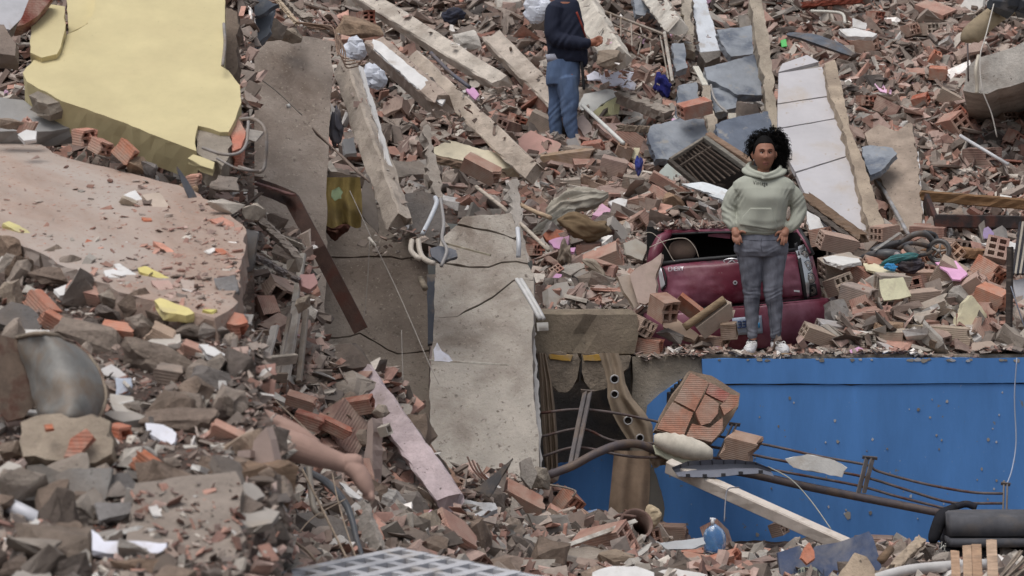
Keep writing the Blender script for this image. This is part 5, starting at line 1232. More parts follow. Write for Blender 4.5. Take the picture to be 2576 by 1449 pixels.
# ------------------------------------------------------------------ left foreground heap
t = thing('curved_metal_sheet', P(150, 1045, 10.4), 'large curved sheet of stained grey metal in the left heap', 'metal sheet')
m = MB(); nu, nv = 14, 12; V = []
for i in range(nu + 1):
    for j in range(nv + 1):
        a, b = i / nu, j / nv
        # a: along the sheet, b: across; outline bulges to the right
        u = 40 + 227 * math.sin(math.pi * (.2 + .46 * b)) ** .8 * a + 55 * b * (1 - a)
        v = 850 + 195 * b - 18 * math.sin(math.pi * a) * (1 - b) + 12 * a
        Y = 10.75 - .5 * math.sin(math.pi * min(1, a * .9 + .05)) * .5 - .25 * b
        V.append(P(u, v, Y) + Vector((0, 1, .4)) * (.035 * noise.noise(Vector((a * 3, b * 3, 2))) + .012 * noise.noise(Vector((a * 9, b * 9, 5)))))
F = [(i * (nv + 1) + j, (i + 1) * (nv + 1) + j, (i + 1) * (nv + 1) + j + 1, i * (nv + 1) + j + 1) for i in range(nu) for j in range(nv)]
n0 = len(V)
V2 = V + [p + Vector((0, .012, -.004)) for p in V]
F2 = F + [tuple(x + n0 for x in q[::-1]) for q in F]
rim = [i * (nv + 1) for i in range(nu + 1)] + [nu * (nv + 1) + j for j in range(1, nv + 1)] + [i * (nv + 1) + nv for i in range(nu - 1, -1, -1)] + [j for j in range(nv - 1, 0, -1)]
F2 += [(rim[k], rim[k] + n0, rim[(k + 1) % len(rim)] + n0, rim[(k + 1) % len(rim)]) for k in range(len(rim))]
fixn(mk('sheet', V2, F2, MT['metal'], t, S(130, 128, 124), True))
m = MB(); m.tube([V[i * (nv + 1)] + Vector((0, -.004, 0)) for i in range(nu + 1)] + [V[nu * (nv + 1) + j] + Vector((0, -.004, 0)) for j in range(nv + 1)], .009, 6)
m.build('rolled_rim', MT['rust'], t, S(150, 136, 120), True)
PL([(-30, 838), (30, 850), (62, 862), (92, 960), (88, 1020), (60, 1050), (20, 1060), (-30, 1000)], 'rust streaked sheet metal left of the curved sheet', S(112, 96, 84), 25, 30, .01, Y=10.6, mat='rust', name='sheet_metal', cat='metal sheet')
ST = dict(Yf=LF, mat='stone', name='stone', cat='stone', off=.05)
for (u, v, w, h, a, c, lab) in [(20, 640, 76, 100, 10, S(124, 106, 92), 'tall brown stone at the left edge below the yellow scrap'), (48, 690, 66, 90, -10, S(108, 92, 80), 'dark brown stone right of the tall one at the left edge'),
        (55, 622, 70, 40, 0, S(116, 100, 88), 'rounded brown stone behind the tall left stone'), (140, 655, 118, 60, -14, S(106, 94, 84), 'flat dark stone slab below the yellow scrap at left'), (150, 698, 150, 44, -6, S(112, 98, 88), 'second flat stone under the first at left'),
        (30, 750, 100, 84, 0, S(150, 136, 122), 'pale sandy stone at the left edge'), (240, 850, 190, 90, -18, S(124, 112, 102), 'broad grey stone block above the curved sheet'), (400, 905, 250, 84, -20, S(116, 104, 94), 'longest grey stone block in the left heap'),
        (490, 840, 120, 60, -14, S(112, 102, 94), 'dark stone block beside the big hollow tile'), (360, 700, 90, 40, 6, S(120, 104, 94), 'small stone beside the white plaster below the slab'),
        (450, 1055, 190, 70, 4, S(120, 106, 96), 'flat brown stone slab in the middle of the left heap'), (560, 1030, 60, 60, 0, S(110, 98, 90), 'stone at the right end of the flat slab'), (180, 1300, 160, 60, -4, S(118, 108, 100), 'flat grey stone near the bottom left'),
        (130, 1380, 200, 120, 10, S(112, 100, 90), 'big boulder at the bottom left'), (350, 1430, 130, 70, 0, S(132, 112, 96), 'blurred stone at the bottom below the white plaster'), (40, 1440, 110, 70, 0, S(96, 84, 76), 'dark stone in the bottom left corner'),
        (300, 760, 110, 54, -16, S(130, 120, 110), 'grey block between the orange tiles'), (540, 960, 120, 60, -20, S(104, 98, 94), 'dark stone above the flat brown stone slab'), (20, 1140, 70, 60, 0, S(126, 112, 100), 'stone at the left edge beside the mortar wall chunk'),
        (20, 1215, 60, 60, -30, S(150, 138, 128), 'pale block at the left edge in the lower heap'), (620, 1120, 130, 90, 0, S(150, 132, 116), 'dusty lump the bare leg comes out from'), (560, 1180, 130, 60, -6, S(120, 104, 92), 'brown slab lump under the bare leg')]:
    RK(u, v, w, h, c, lab, a, n=16, amp=.06, **ST)
def HT(u, v, L, W, H, a, tl, ro, nd, ho, c, lab, off=.06): B(u, v, L, W, H, a, tl, ro, nd, ho, c, lab, off, LF, (.2, .35))
HT(562, 826, 140, 60, 70, -8, 10, 0, 30, (2, 2), S(196, 124, 100), 'biggest orange hollow tile at the lower corner of the dusty slab')
HT(300, 840, 110, 34, 54, -4, 8, 0, 40, (1, 3), S(206, 140, 116), 'pink ribbed tile plate left of the grey stone block')
HT(105, 770, 100, 44, 44, -38, 30, 0, 20, (1, 2), S(206, 138, 114), 'pink curved tile above the curved metal sheet')
HT(150, 820, 120, 24, 44, -30, 10, 0, 30, (1, 2), S(196, 130, 106), 'long pink tile strip running towards the curved sheet')
HT(265, 712, 90, 40, 54, 18, 20, 0, 20, (1, 2), S(180, 116, 92), 'orange tile leaning up below the dusty slab')
HT(215, 740, 120, 40, 40, -10, 8, 0, 36, (2, 2), S(196, 150, 136), 'pinkish ridged brick lying flat below the dusty slab')
HT(320, 750, 100, 36, 40, -14, 10, 0, 30, (2, 2), S(190, 146, 132), 'pinkish brick right of the flat ridged one')
HT(50, 1015, 110, 60, 80, 30, 30, 0, 10, (1, 2), S(206, 120, 86), 'bright orange brick in mortar at the left edge')
HT(300, 1115, 70, 50, 90, -6, 30, 0, 10, (1, 3), S(190, 104, 74), 'bright orange open tile cells beside the mortar wall chunk')
HT(385, 1180, 130, 40, 46, -32, 14, 0, 16, (1, 2), S(196, 118, 84), 'bright orange curved tile below the open tile cells')
HT(570, 1095, 110, 26, 50, -28, 8, 0, 40, (1, 3), S(206, 160, 142), 'pale pink ribbed brick face near the bare leg')
HT(240, 630, 76, 20, 36, -16, 10, 0, 30, (1, 2), S(190, 116, 90), 'orange tile piece on the lower left of the dusty slab')
HT(410, 850, 90, 40, 50, -24, 10, 0, 30, (2, 2), S(186, 162, 142), 'beige mortar brick right of the pink ribbed plate')
HT(500, 888, 110, 26, 34, -22, 8, 0, 36, (2, 1), S(196, 152, 136), 'pink brick strip below the dark stone block')
HT(430, 945, 90, 40, 46, -4, 12, 0, 24, (2, 2), S(140, 128, 118), 'grey brick on the longest grey stone')
PLl = lambda uv, lab, col, th=.03, pitch=50, mat='plaster', name='plaster_plate', cat='plaster piece', off=.14: PL(uv, lab, col, pitch, 0, th, off=off, Yf=LF, mat=mat, name=name, cat=cat, jag=.006, seg=.03)
PLl([(135, 728), (165, 716), (228, 712), (226, 734), (150, 744)], 'long white plaster plate left of the tiles below the slab', WHITE)
PLl([(500, 866), (522, 866), (582, 900), (575, 910), (520, 890)], 'white plaster strip below the biggest orange tile', WHITE)
PLl([(250, 930), (280, 916), (318, 944), (322, 958), (268, 952)], 'white broken ceramic beside the curved sheet', S(210, 206, 204), .04, 30)
PLl([(292, 950), (330, 952), (328, 1002), (292, 996)], 'bluish white plastic scrap beside the curved sheet', S(200, 208, 222), .01, 20)
PLl([(366, 1064), (410, 1068), (444, 1090), (440, 1112), (424, 1122), (392, 1100), (370, 1088)], 'bright white plaster plate in the middle of the left heap', S(224, 224, 232))
PLl([(230, 1332), (262, 1362), (300, 1360), (420, 1366), (416, 1382), (370, 1398), (270, 1392), (232, 1384)], 'largest bright white plaster plate at the bottom left', S(226, 226, 236))
PLl([(-30, 800), (28, 758), (72, 770), (110, 808), (92, 838), (40, 830)], 'dark grey roofing plate at the left edge', S(104, 100, 98), .05, 50, 'conc', 'concrete_plate', 'concrete piece')
PLl([(66, 1172), (105, 1168), (158, 1190), (140, 1262), (110, 1268)], 'left of the grey mortar plates below the wall chunk', S(120, 114, 108), .03, 25, 'conc', 'concrete_plate', 'concrete piece')
PLl([(140, 1195), (175, 1178), (282, 1176), (268, 1250), (250, 1272), (136, 1270)], 'widest grey mortar plate with dark cracks', S(140, 136, 132), .03, 25, 'conc', 'concrete_plate', 'concrete piece', .2)
PLl([(278, 1196), (322, 1190), (342, 1215), (330, 1256), (270, 1250)], 'grey mortar plate right of the widest one', S(112, 108, 106), .03, 25, 'conc', 'concrete_plate', 'concrete piece', .17)
PLl([(240, 1264), (330, 1262), (330, 1290), (250, 1310)], 'lowest grey mortar plate', S(140, 136, 134), .03, 40, 'conc', 'concrete_plate', 'concrete piece')
t = thing('mortar_wall_chunk', P(170, 1165, 10.1), 'thick chunk of wall smeared with mortar showing red brick', 'wall piece')
panel('mortar_face', [(52, 1062), (90, 1046), (230, 1042), (278, 1060), (282, 1140), (240, 1164), (60, 1148), (48, 1110)], 10.1, 30, 0, .2, MT['conc'], t, S(162, 148, 132), jag=.016, seg=.04)
panel('brick_patch', [(182, 1102), (220, 1080), (236, 1098), (196, 1148), (160, 1150)], 10.02, 20, 0, .03, MT['clay'], t, S(180, 104, 80), jag=.01)
panel('brick_patch', [(112, 1068), (132, 1066), (134, 1078), (116, 1080)], 10.04, 30, 0, .02, MT['clay'], t, S(196, 124, 96), jag=.006, seg=.02)
m = MB(); m.tube([P(-40, 1238, 9.8), P(105, 1312, 9.6)], .028, 12); o = m.build('plastic_pipe', MT['plastic'], None, S(206, 206, 212), True); tag(o, 'thick white plastic pipe at the lower left edge', 'pipe')
o = panel('flat_slab', [(340, 1215), (480, 1195), (592, 1185), (612, 1230), (606, 1330), (596, 1470), (330, 1470), (320, 1330)], 9.35, 66, 4, .3, MT['conc'], None, S(150, 138, 128), jag=.02, seg=.06); tag(o, 'flat concrete slab top in the left foreground below the leg', 'concrete slab')
FN = normal_of(66, 4); FC = P(sum(p[0] for p in [(340, 1215), (480, 1195), (592, 1185), (612, 1230), (606, 1330), (596, 1470), (330, 1470), (320, 1330)]) / 8, sum(p for p in (1215, 1195, 1185, 1230, 1330, 1470, 1470, 1330)) / 8, 9.35)
fines_at(np.array([tuple(cast(random.uniform(330, 605), random.uniform(1215, 1450), FC, FN)) for _ in range(170)]), .01, .06, weights=[.35, .25, .1, .1, .1, .05, .05, .06, 0, 0], power=2.4)
t = thing('brown_wall_edge', P(650, 1440, 10), 'crumbling brown wall edge below the bare leg', 'wall piece')
panel('wall_face', [(596, 1190), (700, 1178), (752, 1176), (742, 1240), (716, 1300), (700, 1400), (690, 1500), (590, 1500)], 10.0, 0, 22, .4, MT['stone'], t, S(132, 110, 92), jag=.03, seg=.04)

# ------------------------------------------------------------------ hollow below the leg and centre bottom
BM((900, 930, 15.9), (1135, 1262, 14.9), 66, 50, S(190, 174, 176), 'pale pink painted concrete beam slanting down at bottom centre', 38, 'conc', group=BG)
BM((1012, 1062, 16.3), (1140, 1222, 15.8), 40, 20, S(140, 112, 96), 'brown board behind the pale pink beam', 40, 'wood', 'wooden_board', 'board')
RK(1050, 1085, 76, 60, S(186, 164, 136), 'cream stone behind the pale pink beam', 10, Y=17.0, mat='stone', name='stone', cat='stone')
RK(1040, 1025, 56, 44, S(136, 116, 104), 'brown lump above the cream stone', 0, Y=17.2, mat='stone', name='stone', cat='stone')
rag(990, 1010, 56, 50, 16.8, S(92, 92, 100), 'dark grey rag beside the upper pink beam', seed=41)
RK(955, 1035, 50, 34, S(150, 138, 126), 'mortar lump on the upper pink beam', -10, Y=15.2)
B(970, 1082, 30, 24, 26, 20, 30, 0, 10, (1, 1), S(180, 172, 160), 'small grey socket shaped box on the pink beam', Y=15.0, mat='plastic', name='junction_box')
for (u, v, w, h, a, c, lab) in [(1162, 1287, 182, 62, 3, S(160, 158, 154), 'largest flat grey concrete chunk at bottom centre'), (982, 1252, 82, 50, -14, S(156, 152, 148), 'pale concrete chunk under the toes of the bare foot'), (1018, 1290, 112, 46, -6, S(134, 128, 120), 'grey concrete chunk right below the pale one'),
        (1064, 1342, 104, 80, 26, S(146, 134, 120), 'beige concrete block leaning behind the lattice'), (1040, 1258, 60, 40, -20, S(128, 120, 112), 'small chunk between beam and largest chunk'), (1450, 1412, 220, 74, 12, S(138, 128, 118), 'broad brown concrete lump at the bottom edge'), (1360, 1330, 140, 74, 6, S(124, 118, 112), 'dark undercut concrete slab below the recess'),
        (1560, 1420, 120, 60, -10, S(140, 124, 108), 'brown lump right of the broad one at the bottom'), (860, 1060, 70, 50, 0, S(136, 122, 108), 'brown block in the heap above the foot'), (790, 1150, 60, 46, 20, S(140, 130, 120), 'grey block behind the bare calf'), (900, 1100, 90, 50, -14, S(120, 108, 98), 'grey slab edge in the heap right of the calf'), (870, 1010, 60, 44, 0, S(124, 110, 98), 'brown stone high in the heap above the foot'), (1250, 1430, 150, 60, 10, S(150, 132, 120), 'dusty lump behind the right end of the lattice')]:
    RK(u, v, w, h, c, lab, a, .2, LW)
PL([(1086, 1262), (1140, 1254), (1246, 1266), (1252, 1280), (1210, 1298), (1120, 1292)], 'smooth pale top of the largest flat chunk', S(186, 186, 188), 62, 0, .03, off=.55, Yf=LW, mat='conc', name='concrete_plate', cat='concrete piece')
for (u, v, L, W, H, a, tl, ro, nd, ho, c, lab, off) in [
    (1290, 1252, 190, 60, 56, -28, 8, 0, 30, (2, 3), S(164, 122, 106), 'large red wall fragment of bricks at bottom centre', .5),
    (1228, 1305, 70, 24, 40, -56, 10, 0, 20, (1, 2), S(190, 110, 86), 'orange brick splinter right of the largest chunk', .3),
    (1185, 1340, 80, 20, 36, -50, 10, 0, 20, (1, 2), S(176, 106, 86), 'orange red brick beside the beige block', .3),
    (1430, 1270, 74, 44, 62, -38, 64, 0, 4, (3, 2), S(186, 122, 98), 'clean orange brick with six cells below the recess', .5),
    (1476, 1318, 60, 40, 46, -38, 60, 0, 4, (2, 2), S(170, 136, 120), 'brick with mortar filled cells under the clean orange one', .3),
    (1638, 1356, 60, 40, 52, 14, 64, 0, 4, (2, 2), S(164, 128, 112), 'brick with four cells near the broken clay pipe', .3),
    (1692, 1340, 88, 36, 40, 4, 18, 0, 12, (1, 2), S(164, 134, 118), 'dusty brick right of the one with four cells', .4),
    (1822, 1424, 100, 40, 60, 24, 12, 0, 20, (2, 3), S(190, 124, 102), 'orange ridged brick at the bottom under the blue wall', .4),
    (1760, 1420, 90, 40, 40, -4, 14, 0, 20, (2, 2), S(176, 132, 114), 'dusty orange brick left of the ridged one at the bottom', .4),
    (1745, 1395, 60, 30, 26, 2, 10, 0, 20, (2, 2), S(176, 116, 96), 'small red ridged brick in the lower middle', .5),
    (1905, 1400, 120, 40, 36, -4, 12, 0, 20, (2, 2), S(186, 140, 122), 'long dusty brick at the foot of the blue wall', .4),
    (2220, 1372, 60, 40, 44, 0, 8, 0, 10, (1, 4), S(168, 140, 126), 'ridged brick standing behind the blue sign board', .2),
    (1960, 1330, 40, 30, 34, 20, 40, 0, 0, (2, 2), S(156, 130, 116), 'brick stub at the wall foot left of the sign board', .2),
    (780, 1060, 80, 30, 36, -16, 10, 0, 20, (2, 2), S(150, 92, 78), 'dark red brick in the heap behind the leg', .3),
    (840, 1075, 96, 26, 30, -24, 10, 0, 24, (1, 2), S(166, 104, 86), 'long red brick splinter behind the bare ankle', .35),
    (905, 1020, 90, 36, 40, 14, 10, 0, 20, (1, 2), S(150, 98, 82), 'dark brick leaning beside the upper pink beam', .4),
    (760, 1010, 80, 30, 30, -14, 10, 0, 30, (2, 2), S(160, 124, 110), 'dusty brick strip above the knee', .3)]:
    B(u, v, L, W, H, a, tl, ro, nd, ho, c, lab, off, LW)
PL([(1190, 1232), (1240, 1196), (1290, 1152), (1262, 1200), (1230, 1250)], 'black bent sheet metal beside the red wall fragment', S(60, 58, 60), 30, -20, .01, Y=15.6, mat='metal', name='sheet_metal', cat='metal sheet')
PL([(1310, 1160), (1336, 1150), (1352, 1190), (1336, 1230), (1312, 1200)], 'grey rubble flap at the foot of the pale slab', S(158, 150, 142), 10, 10, .06, Y=16.8, mat='conc', name='concrete_plate', cat='concrete piece')
for k in range(3):
    TB([(1176 + 12 * k, 1150 + 8 * k, 16.6), (1190 + 12 * k, 1180 + 6 * k, 16.3), (1212 + 14 * k, 1205 + 5 * k, 16.1)], 2.4, S(110, 84, 72), ['left', 'middle', 'right'][k] + ' of three rusty bar ends at the foot of the pale slab', 'rust', 'steel_bar', 'steel bar', group='rusty bar ends')
BM((905, 1275, 14.3), (948, 1400, 13.2), 52, 20, S(150, 142, 134), 'grey weathered plank standing left of the beige block', 50, 'wood', 'wooden_board', 'board')
t = thing('rubber_strip', P(890, 1390, 13.2), 'long dark curved rubber strip below the bare foot', 'rubber strip')
tub([(766, 1182, 13.6), (820, 1212, 13.5), (866, 1262, 13.3), (886, 1310, 13.2), (898, 1360, 13.1), (912, 1402, 13.0)], [9, 10, 9, 8, 7, 6], 'strip_body', S(86, 88, 92), 'plastic', t)
TB([(776, 1172, 13.2), (782, 1230, 13.1), (790, 1280, 13), (806, 1298, 13), (820, 1288, 13)], 8, S(150, 140, 128), 'grey bent pipe under the bare leg', 'plastic', 'bent_pipe', 'pipe')
for k, pts in enumerate(([(760, 1180, 12.8), (790, 1240, 12.7), (840, 1340, 12.4), (876, 1412, 12.2)], [(836, 1190, 13.2), (850, 1260, 13), (880, 1360, 12.6), (896, 1404, 12.4)], [(752, 1340, 12.6), (790, 1300, 12.8), (870, 1255, 13)], [(668, 1340, 11.6), (720, 1350, 11.7), (770, 1385, 11.8), (795, 1412, 11.8)], [(690, 1005, 14), (770, 1080, 13.6), (800, 1110, 13.4)])):
    TB(pts, [3, 2, 1.6, 4, 2][k], S(170, 152, 134), ['pale cord hanging under the bare leg', 'thin cord right of the pale one', 'thin wire crossing under the leg', 'grey steel bar at the bottom left of the lattice', 'dark wire above the calf'][k], 'wood', 'cord', 'cord', group='cords under the leg')
PL([(745, 1292), (800, 1285), (860, 1308), (894, 1342), (882, 1374), (830, 1352)], 'smooth grey slab piece in the hollow under the leg', S(136, 130, 126), 50, 10, .08, Y=13.3, mat='conc', name='concrete_plate', cat='concrete piece')
PL([(852, 1212), (870, 1218), (910, 1250), (902, 1256), (870, 1236)], 'white plaster strip beside the rubber strip', WHITE, 50, 0, .02, Y=13.3)
PL([(925, 1060), (936, 1050), (938, 1180), (928, 1290), (908, 1280), (914, 1180)], 'pink edged wall stub right behind the bare foot', S(170, 152, 144), 5, -30, .1, Y=15.0, mat='plaster', name='wall_piece', cat='wall piece')
for k, uv in enumerate(([(600, 1010), (645, 1012), (650, 1024), (606, 1022)], [(1105, 1415), (1140, 1412), (1135, 1425)])):
    PL(uv, ['lilac plaster scrap above the bare leg', 'lilac plaster scrap behind the lattice'][k], S(180, 140, 190), 50, 0, .02, Y=[13.4, 13.2][k])
# white lattice at the very bottom
t = thing('concrete_lattice', P(1030, 1440, 10.6), 'pale grey lattice panel with square holes at the bottom edge', 'lattice panel')
LN = Vector((.05, -.30, 1)).normalized(); LC = P(1020, 1420, 10.9)
A0, B0_, C0 = P(716, 1440, 10.4), P(1008, 1379, 11.4), P(1420, 1462, 10.6)
ex, ey = (C0 - B0_), (A0 - B0_)
nx, ny = 7, 6
m = MB()
bwx = .19
def LP(a, b, dz=0): return B0_ + ex * a + ey * b + Vector((0, 0, dz))
for i in range(nx + 1):
    a0, a1 = (i - bwx) / nx, (i + bwx) / nx
    for (p, q) in ((a0, a1),):
        v = [LP(p, -.02), LP(q, -.02), LP(q, 1.02), LP(p, 1.02)]
        m.add(v + [x - Vector((0, 0, .06)) for x in v], [(0, 1, 2, 3), (7, 6, 5, 4), (0, 4, 5, 1), (1, 5, 6, 2), (2, 6, 7, 3), (3, 7, 4, 0)])
fixn(m.build('long_bars', MT['plaster'], t, S(190, 190, 194)))
m = MB()
for j in range(ny + 1):
    for i in range(nx):
        if (i * 7 + j * 3) % 11 == 0 and 0 < j < ny: continue
        b0, b1 = (j - .18) / ny, (j + .18) / ny
        a0, a1 = (i + bwx) / nx, (i + 1 - bwx) / nx
        v = [LP(a0, b0, -.004), LP(a1, b0, -.004), LP(a1, b1, -.004), LP(a0, b1, -.004)]
        m.add(v + [x - Vector((0, 0, .055)) for x in v], [(0, 1, 2, 3), (7, 6, 5, 4), (0, 4, 5, 1), (1, 5, 6, 2), (2, 6, 7, 3), (3, 7, 4, 0)])
fixn(m.build('cross_bars', MT['plaster'], t, S(186, 186, 190)))

# ------------------------------------------------------------------ in front of the recess and the blue wall
def drape(us, vs_, Y, col, label, name='curtain', cat='curtain', fold=5, amp=.03, tail=0, mat='cloth', parent=None, th=.004):
    """hanging cloth between two pixel edges: us = [(uL, uR) per row], vs_ = rows"""
    nr, nc = 24, 40; V = []
    for i in range(nr + 1):
        f = i / nr
        ul = np.interp(f, np.linspace(0, 1, len(us)), [q[0] for q in us]); ur = np.interp(f, np.linspace(0, 1, len(us)), [q[1] for q in us])
        v = np.interp(f, np.linspace(0, 1, len(vs_)), vs_)
        for j in range(nc + 1):
            g_ = j / nc
            d = amp * math.sin(fold * 2 * math.pi * g_ + 1.5 * math.sin(f * 3)) * (.5 + .7 * f) + amp * .8 * noise.noise(Vector((g_ * 4, f * 2.5, Y)))
            V.append(P(ul + (ur - ul) * g_, v + 6 * math.sin(g_ * 9) * (f > .98), Y) + Vector((0, d, 0)))
    F = [(i * (nc + 1) + j, i * (nc + 1) + j + 1, (i + 1) * (nc + 1) + j + 1, (i + 1) * (nc + 1) + j) for i in range(nr) for j in range(nc)]
    n0 = len(V); V += [p + Vector((0, th, 0)) for p in V]
    F += [tuple(x + n0 for x in q[::-1]) for q in F]
    o = mk(name, V, F, MT[mat], parent, col, True)
    return tag(o, label, cat) if parent is None else o
drape([(822, 905), (820, 910), (824, 912), (822, 908)], [446, 490, 530, 568], 19.55, S(142, 124, 78), None, 'carpet_cloth', fold=2.5, amp=.03, parent=bpy.data.objects['rolled_carpet'])
t = thing('eyelet_curtain', P(1575, 1110, 19.8), 'brown curtain with metal eyelets hanging from the concrete block', 'curtain')
drape([(1506, 1556), (1520, 1568), (1528, 1574), (1528, 1590), (1540, 1624), (1556, 1642), (1584, 1644)], [888, 930, 965, 1000, 1040, 1070, 1115], 19.75, S(156, 140, 122), None, 'cloth_body', fold=2, amp=.022, parent=t)
for (u, v, r_) in ((1546, 954, 10), (1546, 992, 9), (1580, 1058, 10), (1610, 1102, 9)):
    c = P(u, v, 19.66); m = MB()
    m.tube([c + Vector((math.cos(a), -.2 * math.sin(a), math.sin(a))) * r_ * K * 19.66 for a in np.linspace(0, 6.283, 21)], .006, 6, False); m.build('eyelet', MT['metal'], t, S(190, 190, 190), True)
    m = MB(); m.tube([c + Vector((0, .006, 0)), c + Vector((0, .012, 0))], r_ * K * 19.66 * .85, 16); m.build('eyelet_hole', MT['cloth'], t, S(34, 30, 28))
drape([(1352, 1372), (1358, 1388), (1362, 1398), (1366, 1404), (1372, 1404)], [888, 960, 1040, 1120, 1192], 19.9, S(148, 132, 116), 'narrow brown curtain hanging at the left side of the recess', fold=3, amp=.03)
o = drape([(1545, 1632), (1540, 1636), (1534, 1634), (1528, 1628)], [1134, 1190, 1250, 1312], 19.55, S(150, 130, 112), 'stiff brown stained cloth panel hanging from the bent rail', 'hanging_cloth', 'cloth', fold=2, amp=.018)
PL([(1636, 1180), (1644, 1172), (1670, 1262), (1668, 1310), (1640, 1300), (1628, 1290)], 'dark torn plastic strip beside the hanging cloth panel', S(110, 106, 98), 0, 30, .006, Y=19.6, mat='plastic', name='plastic_strip', cat='plastic strip')
# bent stair rail
t = thing('stair_rail', P(1880, 1240, 19.5), 'bent brown metal handrail with rods running along the blue wall', 'handrail')
RL = [(1378, 1196, 18.9), (1440, 1172, 18.95), (1500, 1140, 19.0), (1560, 1118, 19.1), (1610, 1118, 19.2), (1660, 1138, 19.3), (1760, 1168, 19.5), (1900, 1195, 19.55), (2020, 1222, 19.6), (2200, 1258, 19.6), (2385, 1294, 19.6)]
tub(RL, 11, 'handrail_tube', S(92, 84, 86), 'metal', t, 12)
for (a, b, w) in (((1478, 985, 19.35), (1440, 1172, 18.95), 12), ((2188, 1152, 19.55), (2166, 1240, 19.6), 13), ((2530, 1218, 19.6), (2528, 1284, 19.6), 8), ((1848, 1068, 19.5), (1800, 1172, 19.5), 10)):
    for dx in (-w * .55, w * .55):
        bar((a[0] + dx, a[1], a[2]), (b[0] + dx, b[1], b[2]), w * .95, 'baluster', S(150, 146, 146) if a[0] > 1500 else S(112, 106, 106), 4, 'metal', t)
    bar((a[0] - w * 1.4, a[1] - 2, a[2]), (a[0] + w * 1.4, a[1] + 1, a[2]), 6, 'baluster_cap', S(84, 80, 80), 8, 'metal', t)
for pts in ([(1356, 1040, 19.5), (1450, 1030, 19.4), (1540, 1038, 19.4), (1640, 1058, 19.5), (1800, 1096, 19.6), (1932, 1120, 19.65), (2060, 1148, 19.65), (2180, 1170, 19.6), (2210, 1186, 19.6), (2320, 1216, 19.6), (2440, 1238, 19.6), (2526, 1242, 19.6)],
            [(1356, 1100, 19.4), (1440, 1080, 19.35), (1480, 1082, 19.3), (1560, 1112, 19.3), (1760, 1120, 19.5), (1932, 1152, 19.6), (2060, 1178, 19.6), (2175, 1200, 19.6), (2280, 1232, 19.6), (2380, 1262, 19.6), (2450, 1266, 19.6), (2526, 1266, 19.6)],
            [(1356, 1152, 19.3), (1430, 1128, 19.2), (1480, 1128, 19.2), (1600, 1150, 19.2), (1780, 1150, 19.4), (1932, 1180, 19.55), (2150, 1220, 19.6), (2260, 1250, 19.6), (2390, 1282, 19.6)]):
    tub(pts, 3.6, 'rod', S(104, 94, 92), 'rust', t, 7)
# brick wall fragment hanging over the rail
t = thing('brick_panel', P(1755, 1110, 19.4), 'slanting fragment of ridged brick wall in front of the blue wall', 'wall piece')
panel('mortar_bed', [(1648, 1082), (1668, 1040), (1700, 985), (1736, 932), (1790, 945), (1862, 990), (1858, 1020), (1820, 1085), (1790, 1116), (1740, 1104), (1690, 1092)], 19.5, 12, 6, .14, MT['conc'], t, S(160, 140, 122), jag=.012)
for uv in ([(1654, 1078), (1672, 1044), (1694, 1012), (1744, 1038), (1720, 1098), (1690, 1090)], [(1697, 1008), (1738, 938), (1784, 962), (1748, 1034)], [(1750, 1036), (1774, 992), (1808, 1014), (1806, 1040), (1786, 1064), (1764, 1070)], [(1786, 962), (1836, 990), (1824, 1012), (1776, 988)], [(1726, 1098), (1742, 1066), (1786, 1076), (1818, 1050), (1818, 1080), (1790, 1112)], [(1838, 992), (1860, 996), (1854, 1020), (1822, 1044), (1812, 1020)]):
    o = panel('brick_face', uv, 19.37, 12, 6, .05, MT['clay'], t, S(176, 128, 108) if uv[0][0] != 1786 else S(176, 110, 100), jag=.004, seg=.05, ref=(1755, 1026))
B(1864, 1126, 112, 60, 62, -6, 22, 0, 20, (1, 2), S(166, 136, 118), 'broken hollow brick lying on the rail right of the pillow', Y=19.35, br=(.3, .3))
m = MB(); rings = []
for i in range(15):
    f = i / 14; r_ = math.sin(math.pi * min(1, max(0, f * .94 + .03))) ** .4
    c = P(1645 + 148 * f, 1106 + 36 * f, 19.2)
    rings.append([c + Vector((0, math.sin(a) * .09 * r_, math.cos(a) * .085 * r_ * (1 + .06 * math.sin(f * 40)))) for a in np.linspace(0, 6.283, 17)[:-1]])
m.rings(rings); o = fixn(m.build('pillow', MT['cloth'], None, S(206, 198, 184), True)); tag(o, 'dirty white bolster pillow lying on the bent rail', 'pillow')
PL([(1642, 1120), (1660, 1118), (1720, 1140), (1790, 1156), (1776, 1172), (1690, 1160), (1650, 1142)], 'greenish white cloth flap under the bolster pillow', S(190, 190, 170), 20, 0, .01, Y=19.2, mat='cloth', name='cloth_flap', cat='cloth')
drape([(1632, 1700), (1634, 1720), (1640, 1690)], [1140, 1156, 1172], 19.3, S(140, 124, 108), 'brown cloth fold on the rail below the pillow', 'cloth_fold', 'cloth', 2, .02)
m = MB()
for i in range(9):
    q = P(1700 + 9 * i, 952 - 14 * math.sin(i * .4) + (8 - i) * 5, 19.75); m.tube([q, q + Vector((-.04, .02, -.14 - .02 * random.random()))], [.07, .03], 7)
o = fixn(m.build('black_bag', MT['plastic'], None, S(34, 36, 42))); tag(o, 'black plastic bag caught behind the slanting brick fragment', 'plastic bag')
